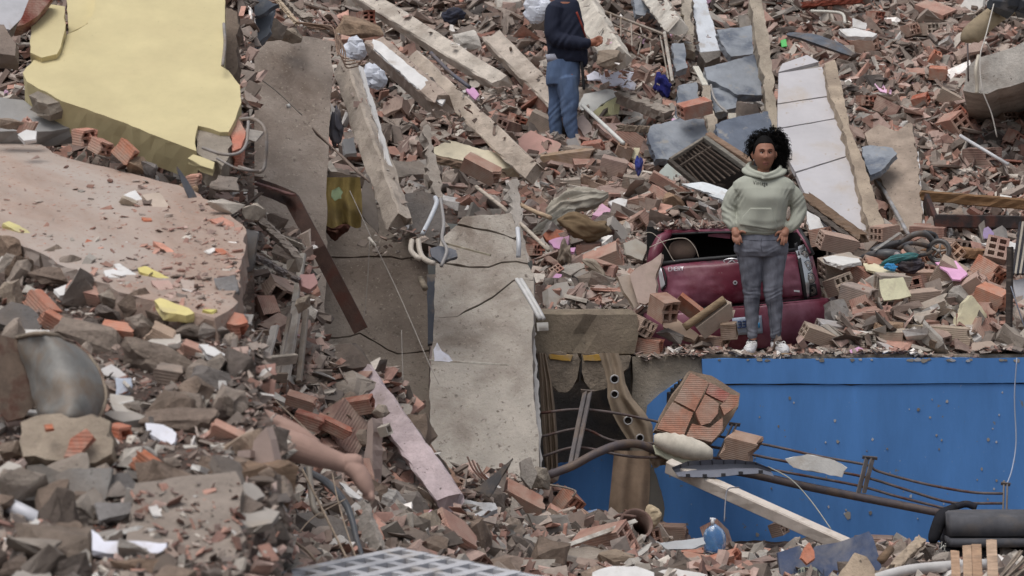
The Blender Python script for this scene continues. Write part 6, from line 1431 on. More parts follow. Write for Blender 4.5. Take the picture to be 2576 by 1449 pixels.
# white post and plastic bumper
BM((1682, 1172, 18.95), (2150, 1382, 18.0), 30, 34, S(206, 196, 186), 'long white square post slanting down before the blue wall', 14, 'plaster', 'white_post', 'post', rough=.002, end=.006)
t = thing('plastic_bumper', P(1815, 1200, 18.8), 'curved dark plastic bumper cover resting on the white post', 'bumper')
tp = [(1690, 1176), (1730, 1160), (1790, 1156), (1850, 1156), (1900, 1162), (1938, 1178)]
bt = [(1704, 1196), (1740, 1198), (1800, 1198), (1850, 1192), (1910, 1188), (1944, 1196)]
V = []; 
for i in range(31):
    f = i / 30
    a = np.interp(f, np.linspace(0, 1, 6), [q[0] for q in tp]), np.interp(f, np.linspace(0, 1, 6), [q[1] for q in tp])
    b = np.interp(f, np.linspace(0, 1, 6), [q[0] for q in bt]), np.interp(f, np.linspace(0, 1, 6), [q[1] for q in bt])
    for (w, dy) in ((0, .0), (.3, .03), (.6, .03), (.64, -.03), (1, -.1)):
        V.append(P(a[0] + (b[0] - a[0]) * w, a[1] + (b[1] - a[1]) * w, 18.8) + Vector((0, dy, 0)))
F = [(i * 5 + j, i * 5 + j + 1, (i + 1) * 5 + j + 1, (i + 1) * 5 + j) for i in range(30) for j in range(4)]
n0 = len(V); V += [p + Vector((0, .008, -.003)) for p in V]; F += [tuple(x + n0 for x in q[::-1]) for q in F]
mk('bumper_shell', V, F, MT['plastic'], t, S(108, 110, 120))
for i in range(1, 9):
    q = V[i * 3 * 5 + 3]; m = MB(); m.tube([V[i * 15] + Vector((0, -.006, 0)), V[i * 15 + 1] + Vector((0, -.006, 0))], .004, 5); m.build('rib', MT['plastic'], t, S(48, 48, 52))
for i in (4, 9, 14, 19, 24):
    q = V[i * 5 + 4]; m = MB(); m.box(q + Vector((0, -.01, .012)), .03, .02, .02); m.build('clip', MT['plastic'], t, S(50, 50, 54))
PL([(1975, 1154), (2030, 1144), (2100, 1158), (2130, 1178), (2118, 1200), (2060, 1188), (1996, 1176)], 'crumpled white metal sheet caught on the rods', S(206, 204, 200), 8, 0, .01, Y=19.45, mat='plaster', name='sheet_metal', cat='metal sheet')
# water bottle, cushion, clay pipe, strip
t = thing('water_bottle', P(1798, 1376, 18.2), 'clear blue plastic water jug with a white tap at the wall foot', 'water jug')
gm, gn, gl_, gb = mat_new('blue_jug_plastic'); gb.inputs['Base Color'].default_value = S(110, 165, 220); gb.inputs['Roughness'].default_value = .15; gb.inputs['Transmission Weight'].default_value = .6; gb.inputs['Alpha'].default_value = .85
m = MB(); rings = []
for (dv, r_) in ((0, 3), (6, 12), (14, 22), (26, 28), (44, 30), (60, 28), (70, 26)):
    rings.append([P(1797, 1318 + dv, 18.2) + Vector((math.cos(a), math.sin(a) * .7, .12 * math.sin(a))) * r_ * K * 18.2 for a in np.linspace(0, 6.283, 19)[:-1]])
m.rings(rings); m.build('bottle_body', gm, t, None, True)
tub([(1792, 1306, 18.2), (1793, 1322, 18.2)], 5, 'tap', S(220, 220, 222), 'plastic', t)
tub([(1786, 1306, 18.2), (1800, 1307, 18.2)], 4, 'tap_handle', S(220, 220, 222), 'plastic', t)
rag(1636, 1302, 60, 48, 18.6, S(196, 178, 150), 'small stained cushion beside the clay pipe', 'cushion', 'cushion', 44, 3, 20, .08)
t = thing('clay_pipe', P(1580, 1390, 18), 'broken brown clay pipe collar below the recess', 'clay pipe')
m = MB(); c0, c1 = P(1600, 1318, 18.0), P(1585, 1372, 18.3)
ax = (c1 - c0).normalized(); a_ = ax.orthogonal().normalized(); b_ = ax.cross(a_)
ro = [[c + (a_ * math.cos(w) + b_ * math.sin(w)) * r_ for w in np.linspace(0, 6.283, 25)[:-1]] for c, r_ in ((c0, .115), (c1, .1), (c1, .085), (c0, .098), (c0, .115))]
m.rings(ro, False); fixn(m.build('pipe_collar', MT['rubble'], t, S(124, 100, 92), True))
tub([(1546, 1302, 18.1), (1560, 1296, 18.05), (1600, 1300, 18)], 4, 'pipe_lip', S(120, 96, 88), 'rubble', t)
BM((1416, 1376, 16.4), (1600, 1310, 17.0), 12, 4, S(206, 200, 190), 'white perforated metal strip leaning below the recess', 40, 'metal', 'perforated_strip', 'metal strip', rough=.0005, end=.001)
TB([(1384, 1220, 18.6), (1420, 1226, 18.5), (1448, 1236, 18.4), (1440, 1250, 18.4)], 2.6, S(150, 140, 130), 'bent steel bar hook below the handrail end', 'rust', 'steel_bar', 'steel bar')
RK(1358, 1205, 50, 70, S(150, 140, 128), 'grey rock wedged under the handrail end', 0, Y=18.4, mat='stone', name='stone', cat='stone')
PL([(1480, 1284), (1500, 1282), (1506, 1310), (1486, 1320)], 'pale blue plastic scrap beside the clay pipe', S(150, 170, 200), 10, 0, .01, Y=18.6, mat='plastic', name='plastic_scrap', cat='plastic scrap')
PL([(1662, 1366), (1700, 1360), (1770, 1352), (1774, 1368), (1740, 1380), (1676, 1382)], 'light grey sheet at the foot of the blue wall', S(176, 178, 180), 60, 0, .01, Y=17.6, mat='plastic', name='plastic_sheet', cat='plastic sheet')
PL([(1490, 1440), (1540, 1424), (1600, 1424), (1645, 1440), (1640, 1460), (1490, 1460)], 'white crumbly plaster heap at the bottom edge', S(216, 214, 212), 60, 0, .05, Y=14.9)
PL([(1590, 1398), (1616, 1378), (1640, 1364), (1630, 1384), (1604, 1404)], 'thin curved white splinter in the lower middle', S(200, 196, 190), 30, 0, .01, Y=16.6)
PL([(1640, 1440), (1700, 1430), (1780, 1446), (1770, 1462), (1640, 1462)], 'white plaster plate right of the crumbly heap', S(206, 202, 198), 60, 0, .04, Y=15.1)
# sign board and odds and ends at the lower right
t = thing('blue_sign_board', P(2080, 1440, 15.6), 'broken dark blue board with pale lettering at the bottom edge', 'sign board')
MT['navy'] = surf('navy_board', source='rgb', base=S(82, 94, 122), var=.3, vscale=8, dust=S(156, 152, 150), dust_lo=.46, dust_hi=.72, dust_amt=.7, dscale=5, bump=.1, rough=.6)
panel('board', [(1956, 1390), (2012, 1372), (2022, 1404), (2040, 1400), (2050, 1374), (2110, 1364), (2186, 1336), (2196, 1352), (2216, 1420), (2226, 1470), (1968, 1470)], 15.6, 16, 4, .035, MT['navy'], t, None, jag=.002)
panel('label_patch', [(2008, 1432), (2020, 1426), (2048, 1426), (2062, 1436), (2064, 1460), (2008, 1460)], 15.52, 16, 4, .01, MT['plaster'], t, S(170, 176, 160), jag=.001)
PL([(2015, 1402), (2022, 1380), (2036, 1364), (2048, 1386), (2050, 1404), (2030, 1418)], 'orange brick splinter in the notch of the blue board', S(206, 136, 110), 20, 0, .05, Y=15.4, mat='rubble', name='clay_shard', cat='clay shard')
PL([(2114, 1440), (2150, 1390), (2180, 1400), (2200, 1430), (2206, 1470), (2100, 1470)], 'beige broken lump in front of the blue board', S(196, 176, 154), 20, 0, .12, Y=14.9, mat='conc', name='concrete_chunk', cat='concrete chunk')
TB([(2216, 1410, 15.6), (2240, 1382, 15.8)], 11, S(126, 104, 84), 'short brown pipe stub right of the blue board', 'wood', 'pipe_stub', 'pipe')
BM((2244, 1432, 15.6), (2316, 1360, 16.2), 24, 22, S(176, 158, 138), 'split pale timber post leaning near the mattress', 30, 'wood', 'timber', 'timber')
TB([(2188, 1462, 15.0), (2280, 1436, 15.3), (2400, 1424, 15.6), (2480, 1420, 15.8)], 15, S(206, 202, 198), 'thick white tube lying along the bottom edge', 'plastic', 'plastic_tube', 'pipe', n=14)
for k, (u, v0, w) in enumerate(((2402, 1388, 22), (2432, 1374, 22), (2456, 1372, 24), (2494, 1360, 26))):
    BM((u + 4, 1470, 14.6), (u, v0, 14.8), w, 8, [S(176, 146, 122), S(180, 152, 128), S(172, 142, 118), S(186, 160, 138)][k], ['shortest leftmost', 'second from left', 'third from left', 'tallest rightmost'][k] + ' wooden stake standing before the mattress', 0, 'wood', 'wooden_stake', 'stake', group='wooden stakes', rough=.001, end=.004, n=4)
for k in range(3):
    BM((2505 + 12 * k, 1470, 14.8), (2566 + 18 * k, 1390 + 10 * k, 15.6), 7, 12, S(150, 136, 122), ['left', 'middle', 'right'][k] + ' of three thin battens leaning at the bottom right', 20, 'wood', 'batten', 'batten', group='battens at bottom right', n=4)
t = thing('black_mattress', P(2480, 1400, 18), 'thick folded black mattress at the lower right', 'mattress')
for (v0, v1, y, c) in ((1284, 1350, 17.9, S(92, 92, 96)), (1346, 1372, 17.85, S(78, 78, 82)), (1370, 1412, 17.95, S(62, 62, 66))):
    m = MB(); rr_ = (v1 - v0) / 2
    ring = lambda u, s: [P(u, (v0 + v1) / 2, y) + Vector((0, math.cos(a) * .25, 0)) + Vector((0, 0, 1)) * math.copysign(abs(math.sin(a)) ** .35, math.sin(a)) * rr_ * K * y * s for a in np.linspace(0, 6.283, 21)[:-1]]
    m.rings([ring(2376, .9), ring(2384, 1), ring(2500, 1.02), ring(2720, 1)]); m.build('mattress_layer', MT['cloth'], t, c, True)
tub([(2400, 1276, 18.0), (2370, 1300, 17.9), (2350, 1350, 17.85), (2348, 1366, 17.85)], [10, 18, 16, 8], 'folded_flap', S(44, 44, 48), 'cloth', t, 10)
tub([(2400, 1276, 18.1), (2430, 1268, 18.1), (2456, 1276, 18.1)], 9, 'folded_rim', S(50, 50, 56), 'cloth', t, 10)
m = MB()
for k in range(26):
    q = P(2372 + random.uniform(-12, 12), 1385 + random.uniform(-25, 25), 17.8); m.tube([q, q + Vector((random.uniform(-.09, .05), -.02, random.uniform(-.14, .02)))], .0022, 4)
m.build('torn_fibres', MT['plastic'], t, S(200, 198, 190))
TB([(2558, 900, 19.85), (2552, 1000, 19.85), (2556, 1110, 19.8), (2546, 1180, 19.7), (2532, 1220, 19.6)], 1.8, S(150, 160, 180), 'thin pale wire hanging down the blue wall at right', 'plastic', 'wire', 'wire', group='dangling wires')
TB([(1932, 1174, 19.4), (1990, 1206, 19.3), (2040, 1260, 19.2), (2090, 1330, 18.9)], 1.6, S(160, 160, 150), 'thin wire crossing the white post region before the blue wall', 'plastic', 'wire', 'wire', group='dangling wires')
TB([(1822, 1312, 18.3), (1825, 1260, 18.4), (1832, 1230, 18.5), (1860, 1226, 18.5)], 1.8, S(120, 120, 126), 'thin grey cord tied round the white post', 'plastic', 'cord', 'cord')
# plaster chips broken out of the blue coat
random.seed(5)
CH = [(2134, 1295, 9), (2190, 1290, 4), (2310, 1030, 4), (2195, 1105, 3), (1905, 1345, 5), (2470, 1180, 3)] + [(random.uniform(1880, 2540), random.uniform(985, 1340), random.choice((1.5, 2, 2, 2.6, 3.4))) for _ in range(42)] + [(random.uniform(1800, 2560), 903 + random.random() * 5, random.uniform(3, 9)) for _ in range(26)]
for (u, v, r_) in CH:
    n_ = 7; uv = [(u + r_ * 1.1 * math.cos(a) * random.uniform(.6, 1.2), v + r_ * (1.4 if v > 920 else .6) * math.sin(a) * random.uniform(.6, 1.2)) for a in np.linspace(0, 6.283, n_ + 1)[:-1]]
    panel('bare_spot', uv, (20.009 if v > 920 else 19.997) - random.random() * .004, 0, 0, .006, MT['plaster'], bw, random.choice((S(150, 146, 140), S(168, 170, 176), S(120, 118, 116))), jag=.002, seg=.02)
cu_ = bpy.data.curves.new('lettering', 'FONT'); cu_.body = 'MILAN'; cu_.size = .062; cu_.extrude = .0008; cu_.align_x = 'CENTER'
to = bpy.data.objects.new('lettering', cu_); COL.objects.link(to)
dg = bpy.context.evaluated_depsgraph_get(); dg.update()
tm = bpy.data.meshes.new_from_object(to.evaluated_get(dg)); bpy.data.objects.remove(to)
nb = normal_of(16, 4); cb = P(sum((2008, 2020, 2048, 2062, 2064, 2008)) / 6, sum((1432, 1426, 1426, 1436, 1460, 1460)) / 6, 15.515)
mk('lettering', [cast(2035 + q.co.x / (K * 15.5), 1450 - q.co.y / (K * 15.5), cb, nb) for q in tm.vertices], [tuple(p.vertices) for p in tm.polygons], MT['plastic'], bpy.data.objects['blue_sign_board'], S(70, 78, 100))
# ------------------------------------------------------------------ crushed red car, seen from behind
CY = 20.75; CK = K * CY
def CP(u, v, d):
    """d in picture pixels, away from the camera; the metal is dented"""
    q = Vector((u * .012, v * .016, d * .004))
    d += 9 * noise.noise(q) + 5 * abs(noise.noise(q * 2.7)) + 1.2 * noise.noise(q * 8)
    return P(u, v, CY) + Vector((0, d * CK, 0))
PAINT = surf('dusty_dark_red_paint', source='rgb', base=S(98, 26, 46), var=.12, vscale=3, dust=S(152, 100, 118), dust_lo=.42, dust_hi=.6, dust_amt=.8, dscale=1.5, spot=S(140, 110, 110), spot_scale=55, spot_lo=.68, spot_hi=.72, bump=.03, bscale=14, rough=.5, coat=.25, spec=.4)
def flat(name, col, rough=.6, metallic=0.0, trans=0.0):
    m, n, l, b = mat_new(name); b.inputs['Base Color'].default_value = col; b.inputs['Roughness'].default_value = rough; b.inputs['Metallic'].default_value = metallic; b.inputs['Transmission Weight'].default_value = trans
    return m
M_BLK = flat('black_trim', S(30, 30, 32), .6); M_CHR = flat('chrome', S(214, 214, 218), .3, .45); M_LENS = flat('clear_lens', S(196, 198, 200), .2, .6); M_DK = flat('cabin_dark', S(22, 20, 20), .9)
M_AMB = flat('lamp_reflector', S(120, 112, 104), .3, .7)
car = thing('crushed_car', P(1860, 880, CY), 'crushed dark red car seen from behind, half buried in bricks', 'car')
TL = -.088      # the car leans: its right side sits higher
def tv(u, v): return v + (u - 1870) * TL
ROWS = [  # v at u = 1870, left u, right u, depth, corner rounding
    (646, 1636, 2050, 44, 60), (650, 1634, 2052, 24, 66), (658, 1632, 2054, 12, 70), (690, 1628, 2062, 4, 74), (730, 1625, 2072, 2, 76), (756, 1623, 2078, 6, 78), (762, 1622, 2080, 16, 78),
    (768, 1620, 2082, 18, 78), (770, 1612, 2094, -10, 84), (778, 1610, 2100, -16, 86), (806, 1609, 2106, -20, 88), (838, 1610, 2106, -18, 88), (862, 1614, 2102, -8, 84), (880, 1620, 2096, 10, 80)]
NA = 36
V = []
for (v, ul, ur, d, cr) in ROWS:
    for i in range(NA + 1):
        a = -1 + 2 * i / NA
        s = math.copysign(abs(a) ** 1.0, a)
        u = (ul + ur) / 2 + (ur - ul) / 2 * (math.sin(s * 1.35) / math.sin(1.35))
        V.append(CP(u, tv(u, v), d + cr * abs(a) ** 3.2 * 1.1))
F = [(i * (NA + 1) + j, (i + 1) * (NA + 1) + j, (i + 1) * (NA + 1) + j + 1, i * (NA + 1) + j + 1) for i in range(len(ROWS) - 1) for j in range(NA)]
fixn(mk('rear_body', V, F, PAINT, car, None, True))
def shell_d(u, v):
    """depth of the rear body under a picture point"""
    vv = v - (u - 1870) * TL
    rv = [r[0] for r in ROWS]
    ul = np.interp(vv, rv, [r[1] for r in ROWS]); ur = np.interp(vv, rv, [r[2] for r in ROWS]); d = np.interp(vv, rv, [r[3] for r in ROWS]); cr = np.interp(vv, rv, [r[4] for r in ROWS])
    x = max(-1, min(1, (u - (ul + ur) / 2) / ((ur - ul) / 2)))
    a = math.asin(x * math.sin(1.35)) / 1.35
    return d + cr * abs(a) ** 3.2 * 1.1
# right and left flanks running forward under the rubble
for side in (1, -1):
    V = []
    for (v, ul, ur, d, cr) in ROWS:
        u0 = ur if side > 0 else ul
        base = d + cr * 1.1
        for k in range(7):
            V.append(CP(u0 + side * (4 * math.sin(k * .5)) - side * k * 1.5, tv(u0, v) - k * .6, base + k * 42))
    F = [(i * 7 + k, i * 7 + k + 1, (i + 1) * 7 + k + 1, (i + 1) * 7 + k) for i in range(len(ROWS) - 1) for k in range(6)]
    fixn(mk('side_panel', V, F, PAINT, car, None, True))
# boot lid: its own slightly proud skin with a dark joint round it
def skin(outline, off, mat, name, nu=30, nv=16, th=2.0, parent=None):
    """a patch of the rear body bounded left/right/top/bottom by pixel curves"""
    V = []
    for i in range(nv + 1):
        f = i / nv
        for j in range(nu + 1):
            g_ = j / nu
            u, v = outline(g_, f)
            V.append(CP(u, v, shell_d(u, v) - off))
    F = [(i * (nu + 1) + j, i * (nu + 1) + j + 1, (i + 1) * (nu + 1) + j + 1, (i + 1) * (nu + 1) + j) for i in range(nv) for j in range(nu)]
    n0 = len(V); V2 = V + [p + Vector((0, th * CK, 0)) for p in V]
    F2 = F + [tuple(x + n0 for x in q[::-1]) for q in F]
    rim = list(range(nu + 1)) + [i * (nu + 1) + nu for i in range(1, nv + 1)] + [nv * (nu + 1) + j for j in range(nu - 1, -1, -1)] + [i * (nu + 1) for i in range(nv - 1, 0, -1)]
    F2 += [(rim[k], rim[k] + n0, rim[(k + 1) % len(rim)] + n0, rim[(k + 1) % len(rim)]) for k in range(len(rim))]
    return fixn(mk(name, V2, F2, mat, parent or car, None, True))
def bil(tl, tr, br, bl, bulge=0):
    def f(g_, h):
        a = (tl[0] + (tr[0] - tl[0]) * g_, tl[1] + (tr[1] - tl[1]) * g_ - bulge * math.sin(math.pi * g_)); b = (bl[0] + (br[0] - bl[0]) * g_, bl[1] + (br[1] - bl[1]) * g_)
        return a[0] + (b[0] - a[0]) * h, a[1] + (b[1] - a[1]) * h
    return f
skin(bil((1660, 664), (2010, 628), (2026, 744), (1690, 790), 0), 1.0, M_BLK, 'lid_joint')
lid = skin(bil((1664, 668), (2005, 632), (2021, 742), (1694, 786), 0), 4, PAINT, 'boot_lid')
# emblem, lettering, lock, badge
def letters(txt, u0, u1, v, h, mat, name, parent, bold=.2, slope=0, off=6):
    """block letters built from strokes"""
    G = {'C': [(1, 1, 0, 1), (0, 1, 0, 0), (0, 0, 1, 0)], 'H': [(0, 0, 0, 1), (1, 0, 1, 1), (0, .5, 1, .5)], 'E': [(1, 1, 0, 1), (0, 1, 0, 0), (0, 0, 1, 0), (0, .5, .8, .5)], 'R': [(0, 0, 0, 1), (0, 1, 1, 1), (1, 1, 1, .5), (1, .5, 0, .5), (.4, .5, 1, 0)], 'Y': [(0, 1, .5, .5), (1, 1, .5, .5), (.5, .5, .5, 0)],
         '3': [(0, 1, 1, 1), (1, 1, 1, 0), (1, 0, 0, 0), (.2, .5, 1, .5)], 'M': [(0, 0, 0, 1), (0, 1, .5, .4), (.5, .4, 1, 1), (1, 1, 1, 0)], 'I': [(.5, 0, .5, 1)], 'L': [(0, 1, 0, 0), (0, 0, 1, 0)], 'A': [(0, 0, .5, 1), (.5, 1, 1, 0), (.2, .35, .8, .35)], 'N': [(0, 0, 0, 1), (0, 1, 1, 0), (1, 0, 1, 1)]}
    m = MB(); w = (u1 - u0) / len(txt)
    for i, ch in enumerate(txt):
        for (x0, y0, x1, y1) in G[ch]:
            ua, ub = u0 + w * (i + .08 + .74 * x0), u0 + w * (i + .08 + .74 * x1)
            va, vb = v + slope * (ua - u0) - h * y0, v + slope * (ub - u0) - h * y1
            pa, pb = CP(ua, va, shell_d(ua, va) - off), CP(ub, vb, shell_d(ub, vb) - off)
            m.tube([pa, pb], h * CK * bold * .5, 6)
    return m.build(name, mat, parent)
letters('CHERY', 1683, 1721, 682, 10, M_CHR, 'lettering', lid, .17, -.05, 10)
m = MB(); c = (1842, 657)
el = [CP(c[0] + 20 * math.cos(a), c[1] + 6.5 * math.sin(a), shell_d(c[0] + 20 * math.cos(a), c[1]) - 6) for a in np.linspace(.55, 2 * math.pi - .55, 22)]
m.tube(el, 1.7 * CK, 6)
m.tube([CP(c[0] - 12, c[1] + 7, shell_d(*c) - 6), CP(c[0], c[1] - 3, shell_d(*c) - 6), CP(c[0] + 12, c[1] + 7, shell_d(*c) - 6)], 1.8 * CK, 6)
m.build('emblem', M_CHR, lid)
m = MB(); q = CP(1849, 711, shell_d(1849, 711) - 4); m.tube([q, q + Vector((0, -3 * CK, 0))], 5.5 * CK, 16); lk = m.build('boot_lock', M_CHR, lid)
m = MB(); m.tube([q + Vector((0, -3 * CK, 0)), q + Vector((0, -3.8 * CK, 0))], 2.6 * CK, 12); m.build('key_hole', M_BLK, lk)
m = MB(); m.box(CP(2003, 732, shell_d(2003, 732) - 5), 20 * CK, 2 * CK, 4.5 * CK, Matrix.Rotation(R(-5) * -1, 3, 'Y')); m.build('badge', M_CHR, lid)
# number plate
npn = bil((1840, 800), (1914, 793), (1917, 838), (1842, 844))
plate = skin(npn, 3, flat('plate_white', S(150, 160, 176), .5), 'number_plate', 8, 6)
letters('33', 1853, 1876, 824, 15, flat('plate_ink', S(40, 62, 110), .6), 'plate_digits', plate, .2, -.08, 4.5)
skin(bil((1901, 812), (1909, 811), (1910, 824), (1902, 825)), 4.2, flat('plate_blue', S(70, 150, 200), .5), 'plate_mark', 3, 3, 1, plate)
# lamps
rl = skin(bil((2006, 622), (2034, 612), (2062, 742), (2030, 752)), 5, M_LENS, 'tail_light')
for (u, v, r_) in ((2029, 640, 9), (2036, 668, 11), (2042, 700, 12), (2047, 731, 11)):
    for k in range(3):
        q = CP(u, v, shell_d(u, v) - 8 - k); m = MB(); m.tube([q + Vector((math.cos(a) * (1 - k * .3), -.1 * math.cos(a), math.sin(a) * 1.15 * (1 - k * .3))) * r_ * CK for a in np.linspace(0, 6.283, 18)], 1.1 * CK, 5, False)
        m.build('reflector_ring', M_AMB if k else M_BLK, rl, None, True)
skin(bil((2004, 612), (2012, 608), (2034, 752), (2026, 755)), 6, M_BLK, 'light_trim', 4, 14, 2, rl)
skin(bil((2040, 716), (2058, 714), (2064, 742), (2040, 748)), 7, M_DK, 'broken_lens', 4, 4, 2, rl)
ll = skin(bil((1656, 672), (1664, 668), (1676, 722), (1664, 728)), 6, M_CHR, 'tail_light', 6, 8)
m = MB(); m.tube([CP(u, v, shell_d(u, v) - 7) for u, v in ((1660, 666), (1670, 676), (1677, 698), (1676, 716), (1666, 730))], 2.2 * CK, 6); m.build('light_trim', M_BLK, ll)
# bumper top dust line and dark gap under the lid
skin(bil((1640, 787), (2070, 748), (2074, 754), (1640, 793)), 1.2, M_DK, 'bumper_gap', 40, 2, 1)
# cabin: pillars, roof edge, dark inside, back seat
def quadbar(pts, r, name, mat, n=8, flat_=1.0):
    m = MB(); m.tube([CP(*q) for q in pts], [x * CK for x in r] if hasattr(r, '__len__') else r * CK, n, True, flat_); return m.build(name, mat, car, None, True)
quadbar([(1642, 668, 44), (1652, 632, 60), (1668, 600, 78), (1694, 582, 92)], [15, 17, 15, 8], 'rear_pillar', PAINT)
quadbar([(2050, 640, 60), (2036, 606, 76), (2018, 574, 92)], [7, 7, 7], 'rear_pillar', M_BLK)
quadbar([(2044, 636, 52), (2030, 604, 70), (2012, 574, 88)], [3, 3, 3], 'red_trim', PAINT)
V = [CP(u, 574 + (u - 1870) * -.012 + dv, d) for (d, dv) in ((84, 4), (90, 0), (180, -8), (330, -10)) for u in np.linspace(1676, 2020, 12)]
F = [(i * 12 + j, i * 12 + j + 1, (i + 1) * 12 + j + 1, (i + 1) * 12 + j) for i in range(3) for j in range(11)]
n0 = len(V); V += [p - Vector((0, 0, 6 * CK)) for p in V]; F += [tuple(x + n0 for x in q[::-1]) for q in F] + [(j, j + 1, j + 1 + n0, j + n0) for j in range(11)]
fixn(mk('roof', V, F, PAINT, car))
quadbar([(1688, 588, 84), (1780, 584, 82), (1900, 582, 82), (2010, 580, 88)], 3, 'window_seal', M_BLK)
quadbar([(1664, 664, 40), (1720, 656, 34), (1800, 650, 32), (1880, 642, 32), (2006, 628, 40)], [6, 5, 6, 4, 5], 'window_seal', M_BLK)
m = MB(); m.box(CP(1840, 625, 250), 400 * CK, 20 * CK, 120 * CK); m.build('cabin_back', M_DK, car)
m = MB(); m.box(CP(1840, 664, 150), 370 * CK, 180 * CK, 10 * CK); m.build('parcel_shelf', M_DK, car)
m = MB(); rings = []
for i in range(9):
    th = math.pi * (i + .5) / 9
    rings.append([CP(1724, 628, 110) + Vector((math.copysign(abs(math.sin(th) * math.cos(a)) ** .7, math.cos(a)) * 36, math.sin(th) * math.sin(a) * 16, math.cos(th) * 27)) * CK for a in np.linspace(0, 6.283, 19)[:-1]])
m.rings(rings); o = fixn(m.build('head_rest', MT['cloth'], car, S(120, 102, 92), True))
m = MB(); m.box(CP(1816, 590, 86), 56 * CK, 5 * CK, 12 * CK, Matrix.Rotation(R(6), 3, 'Y')); m.build('red_strip', PAINT, car)
for k, pts in enumerate(([(1616, 588), (1640, 586), (1668, 612), (1692, 652), (1698, 656)], [(1634, 622), (1680, 604), (1724, 600), (1748, 622), (1758, 648)])):
    TB([(u, v, 20.55) for u, v in pts], .9, S(190, 180, 166), ['loose pale wire crossing the left car pillar', 'loose pale wire arching over the broken rear window'][k], 'plastic', 'wire', 'wire', group='dangling wires')
# rubble that lies on the roof
random.seed(77)
for k in range(30):
    put(random.choice(('shard', 'shard', 'slabby', 'chunk')), random.uniform(1650, 1860), random.uniform(556, 574), 21.1 + random.random() * .5, random.uniform(.06, .16), Vector((0, -.25, 1)).normalized(), .3, 14)
fines_at(np.array([tuple(CP(random.uniform(1660, 2030), random.uniform(560, 574), 84 + random.random() * 120)) for _ in range(700)]), .015, .08, weights=[.2, .16, .1, .2, .12, .08, .1, .06, 0, 0])
# ------------------------------------------------------------------ people
def remesh(mb, name, mat, parent, voxel, smooth_it=4, col=None, fold=None):
    """fuse the collected shapes into one continuous surface"""
    o = mk(name, mb.v, mb.f, None, parent)
    fixn(o)
    md = o.modifiers.new('r', 'REMESH'); md.mode = 'VOXEL'; md.voxel_size = voxel; md.use_smooth_shade = True
    sm = o.modifiers.new('s', 'SMOOTH'); sm.factor = .5; sm.iterations = smooth_it
    dg = bpy.context.evaluated_depsgraph_get(); dg.update()
    me = bpy.data.meshes.new_from_object(o.evaluated_get(dg))
    old = o.data; o.modifiers.clear(); o.data = me; bpy.data.meshes.remove(old)
    me.name = name
    if fold is not None:
        n = len(me.vertices); co = np.empty(n * 3); no = np.empty(n * 3)
        me.vertices.foreach_get('co', co); me.vertices.foreach_get('normal', no)
        co = co.reshape(-1, 3) + np.array(ORG[o.name]); no = no.reshape(-1, 3)
        co = co + no * fold(co)[:, None]
        me.vertices.foreach_set('co', (co - np.array(ORG[o.name])).ravel())
    me.materials.clear(); me.materials.append(mat)
    me.polygons.foreach_set('use_smooth', [True] * len(me.polygons)); me.update()
    setcol(o, col)
    return o
class Fig:
    """figure laid out in picture pixels at one depth"""
    def __init__(s, Y): s.Y, s.k = Y, K * Y
    def p(s, u, v, d=0): return P(u, v, s.Y) + Vector((0, d * s.k, 0))
    def limb(s, mb, pts, n=14, sub=4, fl=1.0):
        q = [(s.p(a[0], a[1], a[2]), a[3]) for a in pts]
        c = spline([x[0] for x in q], sub) if len(q) > 2 else [x[0] for x in q]
        r_ = np.interp(np.linspace(0, 1, len(c)), np.linspace(0, 1, len(q)), [x[1] for x in q]) * s.k
        # round both ends
        a = (c[0] - c[1]).normalized(); b = (c[-1] - c[-2]).normalized()
        c = [c[0] + a * r_[0] * .6] + c + [c[-1] + b * r_[-1] * .6]
        r_ = [r_[0] * .55] + list(r_) + [r_[-1] * .55]
        mb.tube(c, r_, n, True, fl)
    def stack(s, mb, rows, n=28, pw=2.4):
        """rows: v, centre u, half width, half depth, depth offset"""
        rings = []
        for (v, cu, hw, hd, d0) in rows:
            rings.append([s.p(cu + hw * math.copysign(abs(math.cos(a)) ** (2 / pw), math.cos(a)), v, d0 + hd * math.copysign(abs(math.sin(a)) ** (2 / pw), math.sin(a))) for a in np.linspace(0, 2 * math.pi, n + 1)[:-1]])
        mb.rings(rings)
SKIN = surf('skin', source='rgb', base=S(160, 114, 94), var=.1, vscale=20, bump=.06, bscale=200, rough=.55, spec=.35)
SKIN_D = surf('skin_dark', source='rgb', base=S(150, 98, 76), var=.1, vscale=20, bump=.06, bscale=200, rough=.55, spec=.35)
HOOD = surf('sage_sweatshirt', source='rgb', base=S(170, 172, 160), var=.07, vscale=8, dust=S(150, 150, 132), dust_lo=.55, dust_hi=.8, dust_amt=.3, dscale=4, bump=.25, bscale=120, bdist=.003, rough=1, spec=.1)
JEAN_G = surf('washed_grey_denim', source='rgb', base=S(122, 124, 134), var=.25, vscale=16, dust=S(58, 60, 70), dust_lo=.46, dust_hi=.66, dust_amt=.7, dscale=7, bump=.3, bscale=200, bdist=.002, rough=.95, spec=.15, stretch=(1, 1, .45))
JEAN_B = surf('dusty_blue_denim', source='rgb', base=S(90, 108, 138), var=.25, vscale=14, dust=S(112, 128, 148), dust_lo=.5, dust_hi=.7, dust_amt=.7, dscale=6, bump=.3, bscale=200, bdist=.002, rough=.95, spec=.15, stretch=(1, 1, .4))
NAVY = surf('navy_jacket_cloth', source='rgb', base=S(38, 42, 58), var=.15, vscale=8, bump=.3, bscale=60, bdist=.004, rough=.8, spec=.2)
HAIR = surf('dark_hair', source='rgb', base=S(15, 13, 13), var=.3, vscale=60, bump=0, rough=.75, spec=.15)

